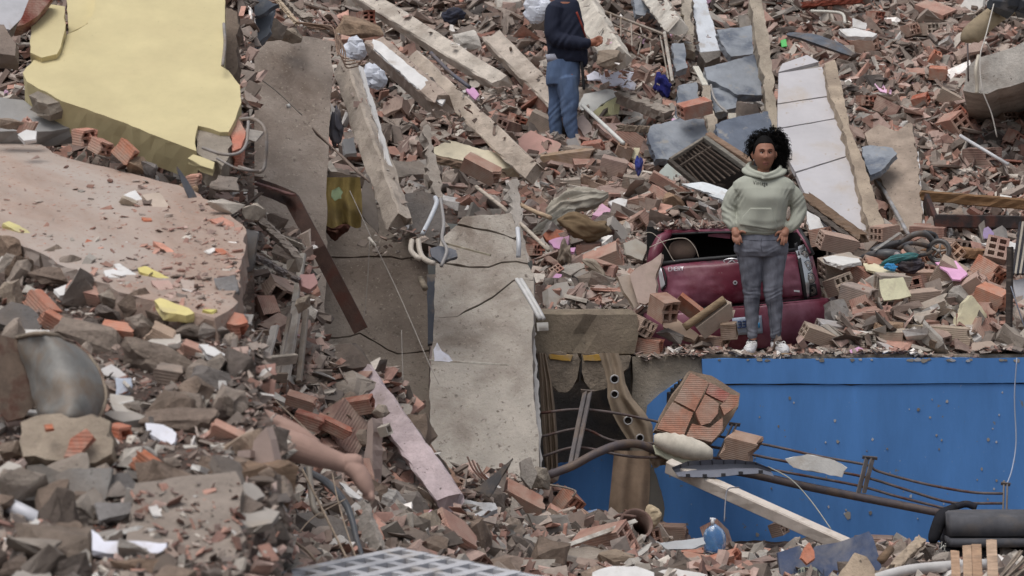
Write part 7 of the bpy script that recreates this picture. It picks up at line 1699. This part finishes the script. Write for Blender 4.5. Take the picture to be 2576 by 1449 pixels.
def head(f, cu, cv, d0, hw, hh, hd, mat, parent, yaw=0, mb=None, neck=None):
    """face-carrying head; cu, cv = centre of the skull, sizes in pixels. Returns a function giving surface points."""
    rot = Matrix.Rotation(R(yaw), 3, 'Z')
    def rad(th, ph):
        # th: 0 top..pi bottom, ph: 0 = front
        d = Vector((math.sin(th) * math.sin(ph), -math.sin(th) * math.cos(ph), math.cos(th)))
        x, z, y = d.x, d.z, d.y
        w = 1.0
        # jaw narrows, back of the skull is fuller
        sx = hw * (1 - .15 * max(0, -z - .2) ** 1.2 - .04 * max(0, z)); sz = hh * (1.0 if z > 0 else 1.02); sy = hd * (1.0 if y < 0 else 1.08)
        p = Vector((x * sx, y * sy, z * sz))
        if y < 0.2:
            X, Z = p.x / hw, p.z / hh
            g = lambda cx, cz, rx, rz: math.exp(-((X - cx) / rx) ** 2 - ((Z - cz) / rz) ** 2)
            o = 0
            o += .19 * g(0, -.27, .16, .13) + .10 * g(0, -.08, .11, .22)              # nose
            o += .08 * g(.16, -.31, .1, .07) + .08 * g(-.16, -.31, .1, .07)        # nostrils
            o -= .13 * g(.37, .02, .2, .10) + .13 * g(-.37, .02, .2, .10)            # eye sockets
            o += .06 * g(.36, .19, .26, .08) + .06 * g(-.36, .19, .26, .08)          # brows
            o += .07 * g(.45, -.25, .24, .18) + .07 * g(-.45, -.25, .24, .18)        # cheeks
            o += .09 * g(0, -.555, .24, .045) + .10 * g(0, -.655, .2, .05) - .05 * g(0, -.605, .3, .018) # lips
            o -= .05 * g(0, -.75, .25, .05)
            o += .10 * g(0, -.88, .22, .12)                                         # chin
            p += Vector((0, -1, 0)) * o * hd * max(0, -y + .2)
        return p
    NT, NP = 60, 72
    V = []
    for i in range(NT + 1):
        th = math.pi * (i + .01) / (NT + .02)
        for j in range(NP):
            V.append(rad(th, 2 * math.pi * j / NP))
    C = f.p(cu, cv, d0)
    toW = lambda p: C + (rot @ p) * f.k
    rings = [[toW(V[i * NP + j]) for j in range(NP)] for i in range(NT + 1)]
    mb.rings(rings)
    def at(X, Z, lift=0):
        """point on the face at X (right +), Z (up +) in head units"""
        best = min(V, key=lambda p: ((p.x / hw - X) ** 2 + (p.z / hh - Z) ** 2) + (10 if p.y > 0 else 0))
        return toW(best + Vector((0, -lift, 0)))
    return at, toW, rot

def face_parts(f, at, parent, hw, rot, lipcol, small=1.0):
    k = f.k
    brow = MB(); lash = MB()
    W = flat('eye_white', S(196, 190, 186), .3); I = flat('iris_dark', S(34, 22, 18), .2)
    LIP = flat('lips', lipcol, .5); BR = flat('brow_hair', S(30, 22, 20), .9); SH = flat('lash_line', S(50, 32, 28), .9)
    for s in (-1, 1):
        e = MB(); c = at(s * .37, .02, -hw * .045)
        rr = hw * .135 * k
        rings = [[c + rot @ Vector((math.sin(t) * math.cos(a) * rr * 1.25, -abs(1) * math.sin(t) * 0 - math.cos(t) * rr * .75, math.sin(t) * math.sin(a) * rr * .5)) for a in np.linspace(0, 6.283, 13)[:-1]] for t in np.linspace(.05, 1.6, 6)]
        e.rings(rings); eo = e.build('eye', W, parent, None, True)
        e = MB(); c2 = c + rot @ Vector((0, -rr * .78, 0)); e.tube([c2, c2 + rot @ Vector((0, -rr * .1, 0))], rr * .56, 12); e.build('iris', I, eo)
        brow = MB(); brow.tube([at(s * x, z, hw * .03) for x, z in ((.17, .175), (.3, .205), (.46, .215), (.62, .17))], [hw * .02 * k, hw * .034 * k, hw * .03 * k, hw * .012 * k], 6); brow.build('eyebrow', BR, parent)
        lash = MB(); lash.tube([at(s * x, z, hw * .035) for x, z in ((.19, .05), (.3, .1), (.43, .105), (.56, .05))], hw * .016 * k, 5); lash.build('eyelid', SH, parent)
    m = MB(); m.tube([at(x, z, hw * .01) for x, z in ((-.3, -.61), (-.15, -.57), (0, -.58), (.15, -.57), (.3, -.61))], [hw * q * k for q in (.02, .055, .05, .055, .02)], 6)
    m.tube([at(x, z, hw * .01) for x, z in ((-.26, -.625), (-.1, -.67), (.1, -.67), (.26, -.625))], [hw * q * k for q in (.02, .065, .065, .02)], 6)
    m.build('lips', LIP, parent, None, True)

# ---- the woman on the ledge
f = Fig(20.2)
wom = thing('person', f.p(1915, 893, 0), 'woman standing on the ledge in a pale sage hoodie and grey jeans', 'person')
body = MB()
at, toW, hrot = head(f, 1922, 386, -4, 27, 43.5, 33, SKIN, wom, 4, body)
f.limb(body, [(1921, 420, 4, 15), (1920, 445, 4, 17)], 16)
f.stack(body, [(440, 1920, 30, 24, 4), (462, 1920, 56, 30, 2), (500, 1920, 52, 36, 0), (550, 1915, 50, 36, 0), (590, 1913, 55, 36, 0), (632, 1914, 58, 36, 0)])
# arms and hands
def hand(f, mb, wrist, knuck, fingers, thumb, r=3.4):
    f.limb(mb, [wrist + (8.5,), ((wrist[0] + knuck[0]) / 2, (wrist[1] + knuck[1]) / 2, (wrist[2] + knuck[2]) / 2, 10.5), knuck + (9.5,)], 12)
    for fg in fingers:
        f.limb(mb, [(knuck[0] + fg[0], knuck[1] + fg[1], knuck[2] + fg[2], r)] + [q + (r * (.92 - .1 * i),) for i, q in enumerate(fg[3])], 9, 3)
    f.limb(mb, [thumb[0] + (r * 1.15,), thumb[1] + (r * 1.05,), thumb[2] + (r * .85,)], 9, 3)
for pts in ([(1868, 482, 0, 14), (1840, 522, 5, 12), (1846, 578, -22, 9)], [(1976, 482, 0, 14), (2004, 526, 5, 12), (1975, 580, -24, 9)]): f.limb(body, pts)
hand(f, body, (1846, 576, -24), (1850, 594, -34), [(-8, -1, 3, [(1841, 601, -37), (1844, 609, -38)]), (-3, 1, 0, [(1847, 605, -40), (1850, 615, -40)]), (3, 1, -1, [(1853, 606, -41), (1857, 616, -40)]), (8, -1, -2, [(1860, 602, -41), (1863, 611, -40)])], [(1854, 586, -34), (1864, 583, -42), (1872, 587, -42)])
hand(f, body, (1975, 578, -26), (1968, 592, -36), [(-8, -2, -3, [(1957, 599, -42), (1951, 607, -42)]), (-3, 1, -2, [(1963, 605, -43), (1960, 616, -42)]), (3, 1, 0, [(1969, 606, -42), (1967, 617, -41)]), (8, 0, 3, [(1975, 603, -38), (1974, 612, -38)])], [(1962, 584, -36), (1952, 586, -42), (1946, 594, -40)])
# legs inside the jeans, ankles showing
for pts in ([(1884, 615, 0, 26), (1891, 690, 0, 20), (1892, 734, 0, 16), (1892, 780, 4, 14), (1894, 848, 4, 9.5), (1894, 872, 4, 9)], [(1946, 615, 0, 26), (1944, 690, 0, 20), (1944, 734, 0, 17), (1949, 780, 4, 14), (1952, 850, 4, 9.5), (1953, 874, 4, 9)]): f.limb(body, pts)
bo = remesh(body, 'body', SKIN, wom, .0042, 3)
face_parts(f, at, wom, 27, hrot, S(150, 92, 84))
for s, (u, v) in ((-1, (1896, 392)), (1, (1949, 392))):
    m = MB(); f.limb(m, [(u, v - 10, 4, 4), (u + s * 2.5, v - 3, 3, 5), (u, v + 7, 2, 3)], 8); m.build('ear', SKIN, wom, None, True)
m = MB(); f.limb(m, [(1896, 402, -1, 1.3), (1896, 404, -1, 1.3)], 8); m.build('earring', M_CHR, wom, None, True)
# hoodie
hd_ = MB()
f.stack(hd_, [(434, 1921, 34, 26, 6), (441, 1921, 48, 30, 3), (449, 1921, 64, 35, 0), (459, 1921, 77, 39, 0), (476, 1921, 80, 45, -2), (500, 1920, 67, 50, -4), (530, 1917, 63, 50, -4), (556, 1913, 65, 50, -4), (574, 1911, 64, 48, -3), (586, 1910, 58, 45, -2), (592, 1910, 54, 42, -1)])
f.limb(hd_, [(1862, 478, 0, 22), (1846, 496, 2, 23), (1835, 528, 4, 21), (1838, 556, -8, 18), (1846, 572, -20, 13.5)])
f.limb(hd_, [(1982, 478, 0, 22), (1998, 496, 2, 24), (2009, 528, 4, 21), (1998, 560, -10, 18), (1980, 574, -22, 13.5)])
def hoodfold(co):
    u = co[:, 0] / f.k + 1288; v = 724.5 - (co[:, 2] - CZ) / f.k; d = (co[:, 1] - 20.2) / f.k
    arm = np.clip((np.abs(u - 1919) - 60) / 14, 0, 1)
    r_ = np.zeros(len(co))
    r_ += arm * 1.5 * np.sin(v * .30 + (u - 1919) * .34 * np.sign(u - 1919) + 2.2 * np.sin(v * .075 + u * .05)) * (.35 + .65 * np.sin(v * .09 + u * .03) ** 2) * np.clip((v - 480) / 50, 0, 1)      # sleeve creases
    low = np.clip((v - 548) / 30, 0, 1) * (1 - arm)
    r_ += low * 1.3 * np.sin(v * .3 + 2.4 * np.sin(u * .045)) * (v < 584)                                                       # folds above the hem
    r_ += (1 - arm) * 1.2 * np.sin((u - 1919) * .11 + (v - 470) * .06) * np.clip((v - 470) / 30, 0, 1)                          # long soft folds
    pit = np.exp(-((np.abs(u - 1919) - 62) / 12) ** 2 - ((v - 496) / 22) ** 2)
    r_ -= pit * 3.2 * (1 + .25 * np.sin(v * .3 + u * .5))
    front = (d < -20)
    chest = np.exp(-((v - 500) / 24) ** 2) * (np.exp(-((u - 1895) / 22) ** 2) + np.exp(-((u - 1943) / 22) ** 2)) * front
    r_ += chest * 7
    return r_ * f.k
ho = remesh(hd_, 'hoodie', HOOD, wom, .0055, 5, fold=hoodfold)
from mathutils.bvhtree import BVHTree
def onto(o, pts, lift):
    """drop pixel points onto the front of a mesh"""
    me = o.data; org = ORG[o.name]
    bv = BVHTree.FromPolygons([v.co + org for v in me.vertices], [p.vertices[:] for p in me.polygons])
    out = []
    cam_o = Vector((0, 0, CZ))
    for (u, v) in pts:
        d = (P(u, v, 1.0) - cam_o).normalized()
        hit = bv.ray_cast(cam_o, d)
        out.append((hit[0] if hit[0] is not None else P(u, v, f.Y)) - d * lift)
    return out
def seam(o, pts, r_, mat, name, parent, lift=.001, n=5, sub=6):
    q = []
    for i in range(len(pts) - 1):
        for k in range(sub): q.append((pts[i][0] + (pts[i + 1][0] - pts[i][0]) * k / sub, pts[i][1] + (pts[i + 1][1] - pts[i][1]) * k / sub))
    q.append(pts[-1])
    m = MB(); m.tube(onto(o, q, lift), r_, n); return m.build(name, mat, parent, None, True)
# hood lying round the neck
m = MB()
f.limb(m, [(1892, 408, 26, 5), (1882, 416, 10, 6), (1886, 427, -12, 6), (1902, 436, -34, 6), (1921, 441, -44, 5)], 12, 5, .8)
f.limb(m, [(1884, 420, 20, 6), (1872, 428, 4, 7), (1882, 438, -20, 7), (1904, 445, -38, 6), (1924, 449, -46, 4)], 12, 5, .8)
f.limb(m, [(1952, 408, 26, 5), (1963, 416, 10, 6), (1958, 427, -12, 6), (1942, 436, -34, 6), (1919, 443, -46, 5)], 12, 5, .8)
f.limb(m, [(1960, 420, 20, 6), (1974, 427, 4, 7), (1964, 438, -20, 7), (1942, 446, -38, 6), (1914, 451, -47, 4)], 12, 5, .8)
f.limb(m, [(1884, 422, 20, 10), (1900, 428, 32, 13), (1921, 430, 36, 14), (1944, 428, 32, 13), (1962, 422, 20, 10)], 12, 5)
hh_ = remesh(m, 'hood', HOOD, ho, .0055, 4)
SEAM = flat('seam_shade', S(126, 130, 112), .95)
pocket = [(1888, 523), (1940, 523), (1957, 566), (1954, 580), (1862, 566), (1866, 552), (1888, 523)]
PKT = [(1888, 523), (1940, 523), (1956, 566), (1955, 578), (1908, 576), (1860, 566), (1866, 552)]
V = []; F = []
gu_, gv_ = 18, 12
for j in range(gv_ + 1):
    b = j / gv_
    l = np.interp(b, [0, .55, 1], [1888, 1866, 1861]); r_ = np.interp(b, [0, .75, 1], [1940, 1956, 1955]); v0 = 523; v1l, v1r = 566, 580
    V += onto(ho, [(l + (r_ - l) * i / gu_, v0 + ((v1l + (v1r - v1l) * i / gu_) - v0) * b) for i in range(gu_ + 1)], .006)
F = [(j * (gu_ + 1) + i, j * (gu_ + 1) + i + 1, (j + 1) * (gu_ + 1) + i + 1, (j + 1) * (gu_ + 1) + i) for j in range(gv_) for i in range(gu_)]
n0 = len(V); V += [p + Vector((0, .012, 0)) for p in V]; rim = list(range(gu_ + 1)) + [j * (gu_ + 1) + gu_ for j in range(1, gv_ + 1)] + [gv_ * (gu_ + 1) + i for i in range(gu_ - 1, -1, -1)] + [j * (gu_ + 1) for j in range(gv_ - 1, 0, -1)]
F += [(rim[k], rim[k] + n0, rim[(k + 1) % len(rim)] + n0, rim[(k + 1) % len(rim)]) for k in range(len(rim))]
fixn(mk('front_pocket', V, F, HOOD, ho, None, True))
seam(ho, [(1854, 577), (1880, 584), (1910, 588), (1945, 586), (1962, 580)], .0014, SEAM, 'hem_seam', ho)
seam(ho, [(2006, 462), (1988, 484), (1976, 500)], .0011, SEAM, 'sleeve_seam', ho)
# lettering on the chest
cu_ = bpy.data.curves.new('print', 'FONT'); cu_.body = 'Vintage'; cu_.size = .047; cu_.space_character = 1.12; cu_.extrude = .0004; cu_.align_x = 'LEFT'
to = bpy.data.objects.new('print', cu_); COL.objects.link(to)
dg = bpy.context.evaluated_depsgraph_get(); dg.update()
tm = bpy.data.meshes.new_from_object(to.evaluated_get(dg)); bpy.data.objects.remove(to)
tv_ = np.array([tuple(v.co) for v in tm.vertices]); tf = [tuple(p.vertices) for p in tm.polygons]
tw = tv_[:, 0].max()
uv = [(1894 + x / tw * 37, 464 - y / f.k * .92 + (x / tw) * 3.2) for x, y, z in tv_]
mk('chest_print', onto(ho, uv, .0035), tf, flat('print_ink', S(44, 42, 44), .9), ho)
# jeans
jn = MB()
f.stack(jn, [(584, 1915, 58, 40, 0), (598, 1915, 64, 43, 0), (618, 1915, 69, 44, 0), (634, 1915, 68, 42, 0), (646, 1915, 60, 36, 0)], 28, 2.6)
f.limb(jn, [(1884, 622, 0, 34), (1887, 650, 0, 32), (1890, 690, 0, 27), (1891, 726, 0, 23), (1892, 745, 0, 21), (1892, 772, 4, 19), (1893, 810, 4, 15.5), (1893, 848, 4, 12.5)], 18, 5)
f.limb(jn, [(1947, 622, 0, 35), (1946, 650, 0, 33), (1944, 690, 0, 27), (1944, 726, 0, 25), (1945, 745, 0, 23), (1950, 772, 4, 20), (1951, 810, 4, 16), (1952, 850, 4, 13)], 18, 5)
def jeanfold(co):
    u = co[:, 0] / f.k + 1288; v = 724.5 - (co[:, 2] - CZ) / f.k
    knee = np.exp(-((v - 738) / 16) ** 2) + .8 * np.exp(-((v - 838) / 12) ** 2) + .5 * np.exp(-((v - 632) / 16) ** 2)
    side = np.sign(u - 1915)
    r_ = knee * .9 * np.sin(v * .55 + .16 * (u - 1915) * side + 2 * np.sin(u * .11 + v * .05)) * (.3 + .7 * np.sin(u * .09 + v * .13) ** 2)
    r_ += .5 * np.sin(v * .21 + u * .12)
    return r_ * f.k
jo = remesh(jn, 'jeans', JEAN_G, wom, .005, 2, fold=jeanfold)
DK = flat('denim_seam', S(46, 48, 60), .95)
seam(jo, [(1857, 640), (1862, 690), (1868, 730), (1873, 780), (1880, 844)], .0013, DK, 'side_seam', jo)
seam(jo, [(1975, 640), (1971, 690), (1967, 730), (1966, 780), (1962, 846)], .0013, DK, 'side_seam', jo)
seam(jo, [(1938, 760), (1940, 800), (1944, 846)], .0013, DK, 'inner_seam', jo)
seam(jo, [(1852, 600), (1885, 604), (1915, 606), (1950, 604), (1978, 600)], .0012, DK, 'waist_seam', jo)
seam(jo, [(1916, 600), (1914, 616), (1917, 634)], .0013, DK, 'fly_seam', jo)
# shoes
SHOE = surf('white_knit_shoe', source='rgb', base=S(206, 206, 208), var=.1, vscale=30, dust=S(160, 150, 140), dust_lo=.55, dust_hi=.75, dust_amt=.5, dscale=16, bump=.15, bscale=300, bdist=.002, rough=.85)
SOLE = surf('dirty_sole', source='rgb', base=S(150, 128, 104), var=.2, vscale=30, bump=.1, rough=.9)
LACE = flat('laces', S(216, 214, 210), .9); SHD = flat('shoe_trim', S(44, 44, 50), .9)
for (hu, tu, s) in ((1893, 1882, -1), (1952, 1968, 1)):
    m = MB()
    f.limb(m, [(hu, 856, 8, 11.5), (hu, 868, 8, 13), ((hu + tu) / 2, 874, -14, 14), (tu, 879, -34, 15), (tu + s * 2, 883, -48, 11)], 16, 4)
    sh = remesh(m, 'shoe', SHOE, wom, .004, 3)
    m = MB()
    ring = []
    for (u, d, w) in ((hu, 22, 9), (hu, 10, 13), ((hu + tu) / 2, -14, 14), (tu, -34, 16), (tu + s * 2, -50, 13), (tu + s * 2, -60, 6)):
        ring.append([f.p(u + w * math.cos(a), 890 + 3.4 * math.sin(a), d) for a in np.linspace(0, 6.283, 15)[:-1]])
    m.rings(ring); fixn(m.build('sole', SOLE, sh, None, True))
    m = MB()
    for i in range(4):
        c = ((hu + tu) / 2 + (tu - hu) * .1 * i, 862 + 3.4 * i)
        q = onto(sh, [(c[0] - 9, c[1] - 1), (c[0] - 3, c[1] + 1), (c[0] + 3, c[1] + 1), (c[0] + 9, c[1] - 1)], .002); m.tube(q, .0035, 5)
    for dx in (-1, 1):
        f.limb(m, [((hu + tu) / 2, 862, -26, 1.1), ((hu + tu) / 2 + dx * 9, 858, -30, 1.1), ((hu + tu) / 2 + dx * 12, 864, -32, 1.1), ((hu + tu) / 2 + dx * 4, 866, -32, 1.1)], 5, 4)
    m.build('laces', LACE, sh, None, True)
    m = MB(); m.tube([f.p(hu + 12 * math.cos(a), 857, 8 + 12 * math.sin(a)) for a in np.linspace(0, 6.283, 17)], .006, 6, False); m.build('collar', SHD, sh, None, True)
# hair: scalp and springy curls gathered at the back
m = MB()
V = []
for i in range(14):
    th = math.pi * .53 * i / 13
    ring = []
    for j in range(30):
        ph = 2 * math.pi * j / 30
        d = Vector((math.sin(th) * math.sin(ph), -math.sin(th) * math.cos(ph), math.cos(th)))
        lim = .42 if d.y < 0 else -.9
        x, y, z = d.x * 28.6, d.y * 34.8 * (1 if d.y < 0 else 1.1), d.z * 45.5
        if d.y < 0 and d.z < .50 + .0 * abs(d.x) and abs(d.x) < .92:       # hairline
            zz = .50; y = -math.sqrt(max(0, 1 - zz * zz - d.x ** 2 * .8)) * 30.0; z = zz * 45.5
        ring.append(toW(Vector((x, y + .8, z))))
    V.append(ring)
m.rings(V)
sc = remesh(m, 'hair_cap', HAIR, wom, .006, 2)
m = MB(); rr = random.Random(5)
def curl(base, dirv, L, r0, tr, turns):
    a = dirv.orthogonal().normalized(); b = dirv.cross(a); ph = rr.uniform(0, 6.28); pts = []
    n = int(turns * 7)
    for i in range(n + 1):
        t_ = i / n; q = base + dirv * L * t_ + Vector((0, 0, -.35 * L * t_ * t_))
        rad_ = r0 * (.5 + .6 * t_)
        pts.append(q + (a * math.cos(ph + turns * 6.283 * t_) + b * math.sin(ph + turns * 6.283 * t_)) * rad_)
    m.tube(pts, tr, 4)
C0 = f.p(1926, 378, 22)
for k in range(1500):
    # the mass of curls: a halo from the left ear over the top and down the right side to the shoulder
    an = rr.uniform(-.55, 1.08) * math.pi            # 0 = right, .5 pi = up
    if rr.random() < .42: an = rr.uniform(-.42, .35) * math.pi
    rad_ = 34 + rr.uniform(-12, 9) + (8 if math.cos(an) > .2 else 0)
    c = (1928 + math.cos(an) * rad_ * .98, 372 - math.sin(an) * rad_ * 1.08)
    if an < -.1 * math.pi: c = (1955 + rr.uniform(-14, 20), 392 + rr.uniform(-15, 28))
    d = rr.uniform(-2, 34)
    if c[1] > 404 and c[0] < 1940: continue
    base = f.p(c[0], c[1], d)
    dv = Vector((math.cos(an) * .6 + rr.uniform(-.3, .3), rr.uniform(-.35, .2), math.sin(an) * .5 - .45 + rr.uniform(-.2, .3))).normalized()
    curl(base, dv, rr.uniform(.03, .065), rr.uniform(.004, .009), rr.uniform(.001, .0019), rr.uniform(2, 4))
m.build('hair_curls', HAIR, wom, None, True)
m = MB()
for (u, v, d, r_) in ((1926, 352, 22, 27), (1952, 372, 24, 22), (1958, 396, 22, 17), (1904, 372, 26, 20), (1900, 392, 24, 13), (1956, 412, 18, 12)):
    f.limb(m, [(u, v - 3, d, r_), (u, v + 3, d, r_)], 14)
remesh(m, 'hair_mass', HAIR, wom, .006, 2, fold=lambda co: .006 * np.sin(co[:, 0] * 260 + 3 * np.sin(co[:, 2] * 170)) * np.sin(co[:, 2] * 240))

# ---- the man on the slope, seen from the side
g_ = Fig(25.2)
man = thing('person', g_.p(1430, 372, 0), 'man in navy jacket and blue jeans standing on the rubble in profile', 'person')
body = MB()
at2, toW2, rot2 = head(g_, 1438, -34, 0, 27 * .8, 42 * .8, 33 * .8, SKIN_D, man, 62, body)
g_.limb(body, [(1432, -8, 0, 12), (1426, 14, 0, 14)], 14)
g_.stack(body, [(8, 1418, 34, 36, 0), (40, 1420, 42, 40, 0), (90, 1424, 42, 36, 0), (150, 1422, 36, 32, 0), (200, 1418, 34, 30, 0)])
g_.limb(body, [(1398, 22, -30, 15), (1398, 96, -34, 12), (1478, 110, -34, 8)])
g_.limb(body, [(1430, 26, 30, 14), (1440, 96, 32, 11), (1480, 112, 10, 8)])
hand(g_, body, (1480, 112, -32), (1498, 108, -32), [(4, -6, -4, [(1510, 101, -40), (1512, 108, -44)]), (5, -1, -4, [(1513, 106, -42), (1511, 114, -44)]), (3, 5, -3, [(1508, 114, -40), (1503, 118, -40)]), (0, 8, -2, [(1502, 118, -36), (1497, 119, -36)])], [(1494, 102, -36), (1506, 96, -38), (1514, 100, -40)], 3.4)
for pts in ([(1400, 190, 14, 20), (1402, 255, 16, 15), (1398, 300, 18, 12), (1400, 380, 20, 9), (1404, 396, 18, 9)], [(1430, 190, -14, 21), (1434, 255, -16, 16), (1432, 300, -16, 13), (1446, 366, -14, 9), (1450, 386, -14, 9)]): g_.limb(body, pts)
for (u, d) in ((1404, 18), (1450, -14)): g_.limb(body, [(u, 392, d, 9), (u + 18, 396, d - 8, 8), (u + 30, 398, d - 12, 6)])
remesh(body, 'body', SKIN_D, man, .006, 3)
face_parts(g_, at2, man, 27 * .8, rot2, S(140, 88, 80))
m = MB()
g_.stack(m, [(-4, 1426, 20, 22, 0), (6, 1420, 36, 34, 0), (22, 1416, 44, 40, 0), (60, 1418, 50, 44, 0), (100, 1424, 50, 42, 0), (128, 1426, 50, 40, 0), (148, 1430, 48, 38, 0), (158, 1438, 40, 34, 0)], 28)
g_.limb(m, [(1398, 22, -28, 23), (1390, 60, -32, 22), (1396, 98, -36, 21), (1430, 110, -40, 18), (1462, 112, -38, 15), (1480, 113, -34, 12)])
g_.limb(m, [(1432, 24, 28, 22), (1440, 80, 32, 19), (1460, 106, 26, 15)])
g_.limb(m, [(1464, 130, -10, 14), (1470, 165, -12, 9)])
def jackfold(co):
    u = co[:, 0] / g_.k + 1288; v = 724.5 - (co[:, 2] - CZ) / g_.k
    r_ = 1.3 * np.sin(v * .16 + u * .22 + 2.5 * np.sin(u * .06 + v * .03)) * (.2 + .8 * np.sin(v * .06 + u * .05) ** 2) * np.clip((v - 30) / 30, 0, 1) + 1.6 * np.exp(-((v - 128) / 12) ** 2) * np.sin(u * .35)
    return r_ * g_.k
jk = remesh(m, 'jacket', NAVY, man, .007, 3, fold=jackfold)
f_save = f; f = g_
seam(jk, [(1450, 30), (1462, 60), (1472, 92)], .012, flat('red_lining', S(140, 56, 44), .8), 'red_lining', jk, .002)
m = MB(); g_.limb(m, [(1402, -6, 14, 6), (1424, 2, -24, 7), (1446, -4, -10, 6)], 10, 5); m.build('collar', NAVY, jk, None, True)
m = MB(); g_.stack(m, [(138, 1416, 44, 34, 0), (156, 1418, 42, 33, 0)], 24); m.build('shirt_hem', flat('shirt_grey', S(170, 172, 184), .95), man, None, True)
m = MB()
g_.stack(m, [(150, 1419, 40, 34, 0), (170, 1417, 42, 36, 0), (195, 1416, 44, 36, 0), (214, 1416, 42, 33, 0)], 26, 2.5)
g_.limb(m, [(1404, 200, 14, 27), (1402, 250, 18, 22), (1397, 296, 18, 18), (1400, 340, 20, 15), (1402, 386, 20, 13)])
g_.limb(m, [(1424, 200, -12, 30), (1432, 250, -16, 25), (1432, 292, -16, 20), (1438, 330, -15, 16), (1447, 366, -14, 12)])
def jf2(co):
    u = co[:, 0] / g_.k + 1288; v = 724.5 - (co[:, 2] - CZ) / g_.k
    return (1.1 * np.sin(v * .3 + u * .25 + 2 * np.sin(u * .08 + v * .05)) * np.exp(-((v - 290) / 40) ** 2) * (.3 + .7 * np.sin(u * .1 + v * .07) ** 2) + .5 * np.sin(v * .1 + u * .2)) * g_.k
remesh(m, 'jeans', JEAN_B, man, .0065, 2, fold=jf2)
m = MB(); g_.limb(m, [(1462, 160, -30, 3.5), (1466, 195, -31, 4), (1468, 226, -30, 3.5)], 8); m.build('dangling_strap', flat('strap_black', S(26, 26, 30), .8), man, None, True)
for (u, d) in ((1404, 18), (1450, -14)):
    m = MB(); g_.limb(m, [(u - 4, 394, d, 11), (u + 12, 397, d - 8, 11), (u + 32, 399, d - 14, 8)]); m.build('shoe', flat('dark_shoes', S(60, 56, 56), .8), man, None, True)
m = MB(); g_.limb(m, [(1430, -62, 8, 22), (1428, -46, 10, 23)], 14); remesh(m, 'hair', HAIR, man, .008, 2)
f = f_save

# ---- bare leg lying out of the rubble
q_ = Fig(10.75)
leg = thing('person', q_.p(780, 1200, 0), 'bare lower leg and foot of a person lying out of the rubble', 'person')
m = MB()
q_.limb(m, [(560, 1066, 70, 44), (620, 1084, 50, 44), (672, 1104, 25, 38), (712, 1116, 10, 39), (752, 1128, 0, 38), (792, 1142, -4, 33), (830, 1154, -8, 27), (862, 1164, -10, 24), (886, 1168, -12, 24)], 20, 5)
q_.limb(m, [(876, 1164, -12, 25), (902, 1160, -14, 20)], 14)                                              # heel
q_.limb(m, [(882, 1172, -14, 26), (902, 1188, -20, 27), (915, 1208, -28, 25), (925, 1226, -34, 21), (931, 1236, -38, 16)], 16, 4, .9)   # foot
for k, (du, dv, dd, r_) in enumerate(((6, 16, -8, 8.5), (0, 17, -2, 6.5), (-6, 16, 4, 6), (-11, 14, 9, 5.6), (-15, 11, 13, 5.2))):     # toes
    q_.limb(m, [(931 + du * .5, 1233 + dv * .1, -38 + dd * .6, r_), (932 + du, 1240 + dv * .4, -42 + dd, r_ * .95), (932 + du * 1.1, 1240 + dv * .8, -41 + dd, r_ * .85)], 9, 3)
q_.limb(m, [(600, 1050, 100, 36), (680, 1076, 70, 34), (740, 1098, 52, 28), (790, 1126, 44, 20)], 16, 4)    # the other leg, mostly covered
DSK = surf('dusty_skin', source='rgb', base=S(168, 138, 126), var=.14, vscale=14, dust=S(150, 124, 112), dust_lo=.45, dust_hi=.7, dust_amt=.7, dscale=9, bump=.12, bscale=120, rough=.7, spec=.25)
remesh(m, 'body', DSK, leg, .0036, 4)
build_fines()
# pieces that share a description are told apart by their place in the row
from collections import defaultdict
same = defaultdict(list)
for o in scene.objects:
    if o.parent is None and 'label' in o and 'group' in o: same[o['label']].append(o)
NUM = ['', '', 'two', 'three', 'four', 'five', 'six', 'seven', 'eight', 'nine', 'ten']
ORD = ['leftmost', 'second from left', 'third from left', 'fourth from left', 'fifth from left', 'sixth from left', 'seventh from left', 'eighth from left', 'ninth from left', 'tenth from left', 'eleventh from left', 'twelfth from left', 'thirteenth from left', 'fourteenth from left']
for lab, os_ in same.items():
    n = len(os_)
    if 1 < n <= 15:
        os_.sort(key=lambda o: o.location.x / o.location.y)
        for i, o in enumerate(os_):
            w = ORD[i] if i < n - 1 else 'rightmost'
            o['label'] = f'{lab}, {w}' if len(lab.split()) + len(w.split()) <= 16 else f'{lab}, {w}'.replace('broken ', '')
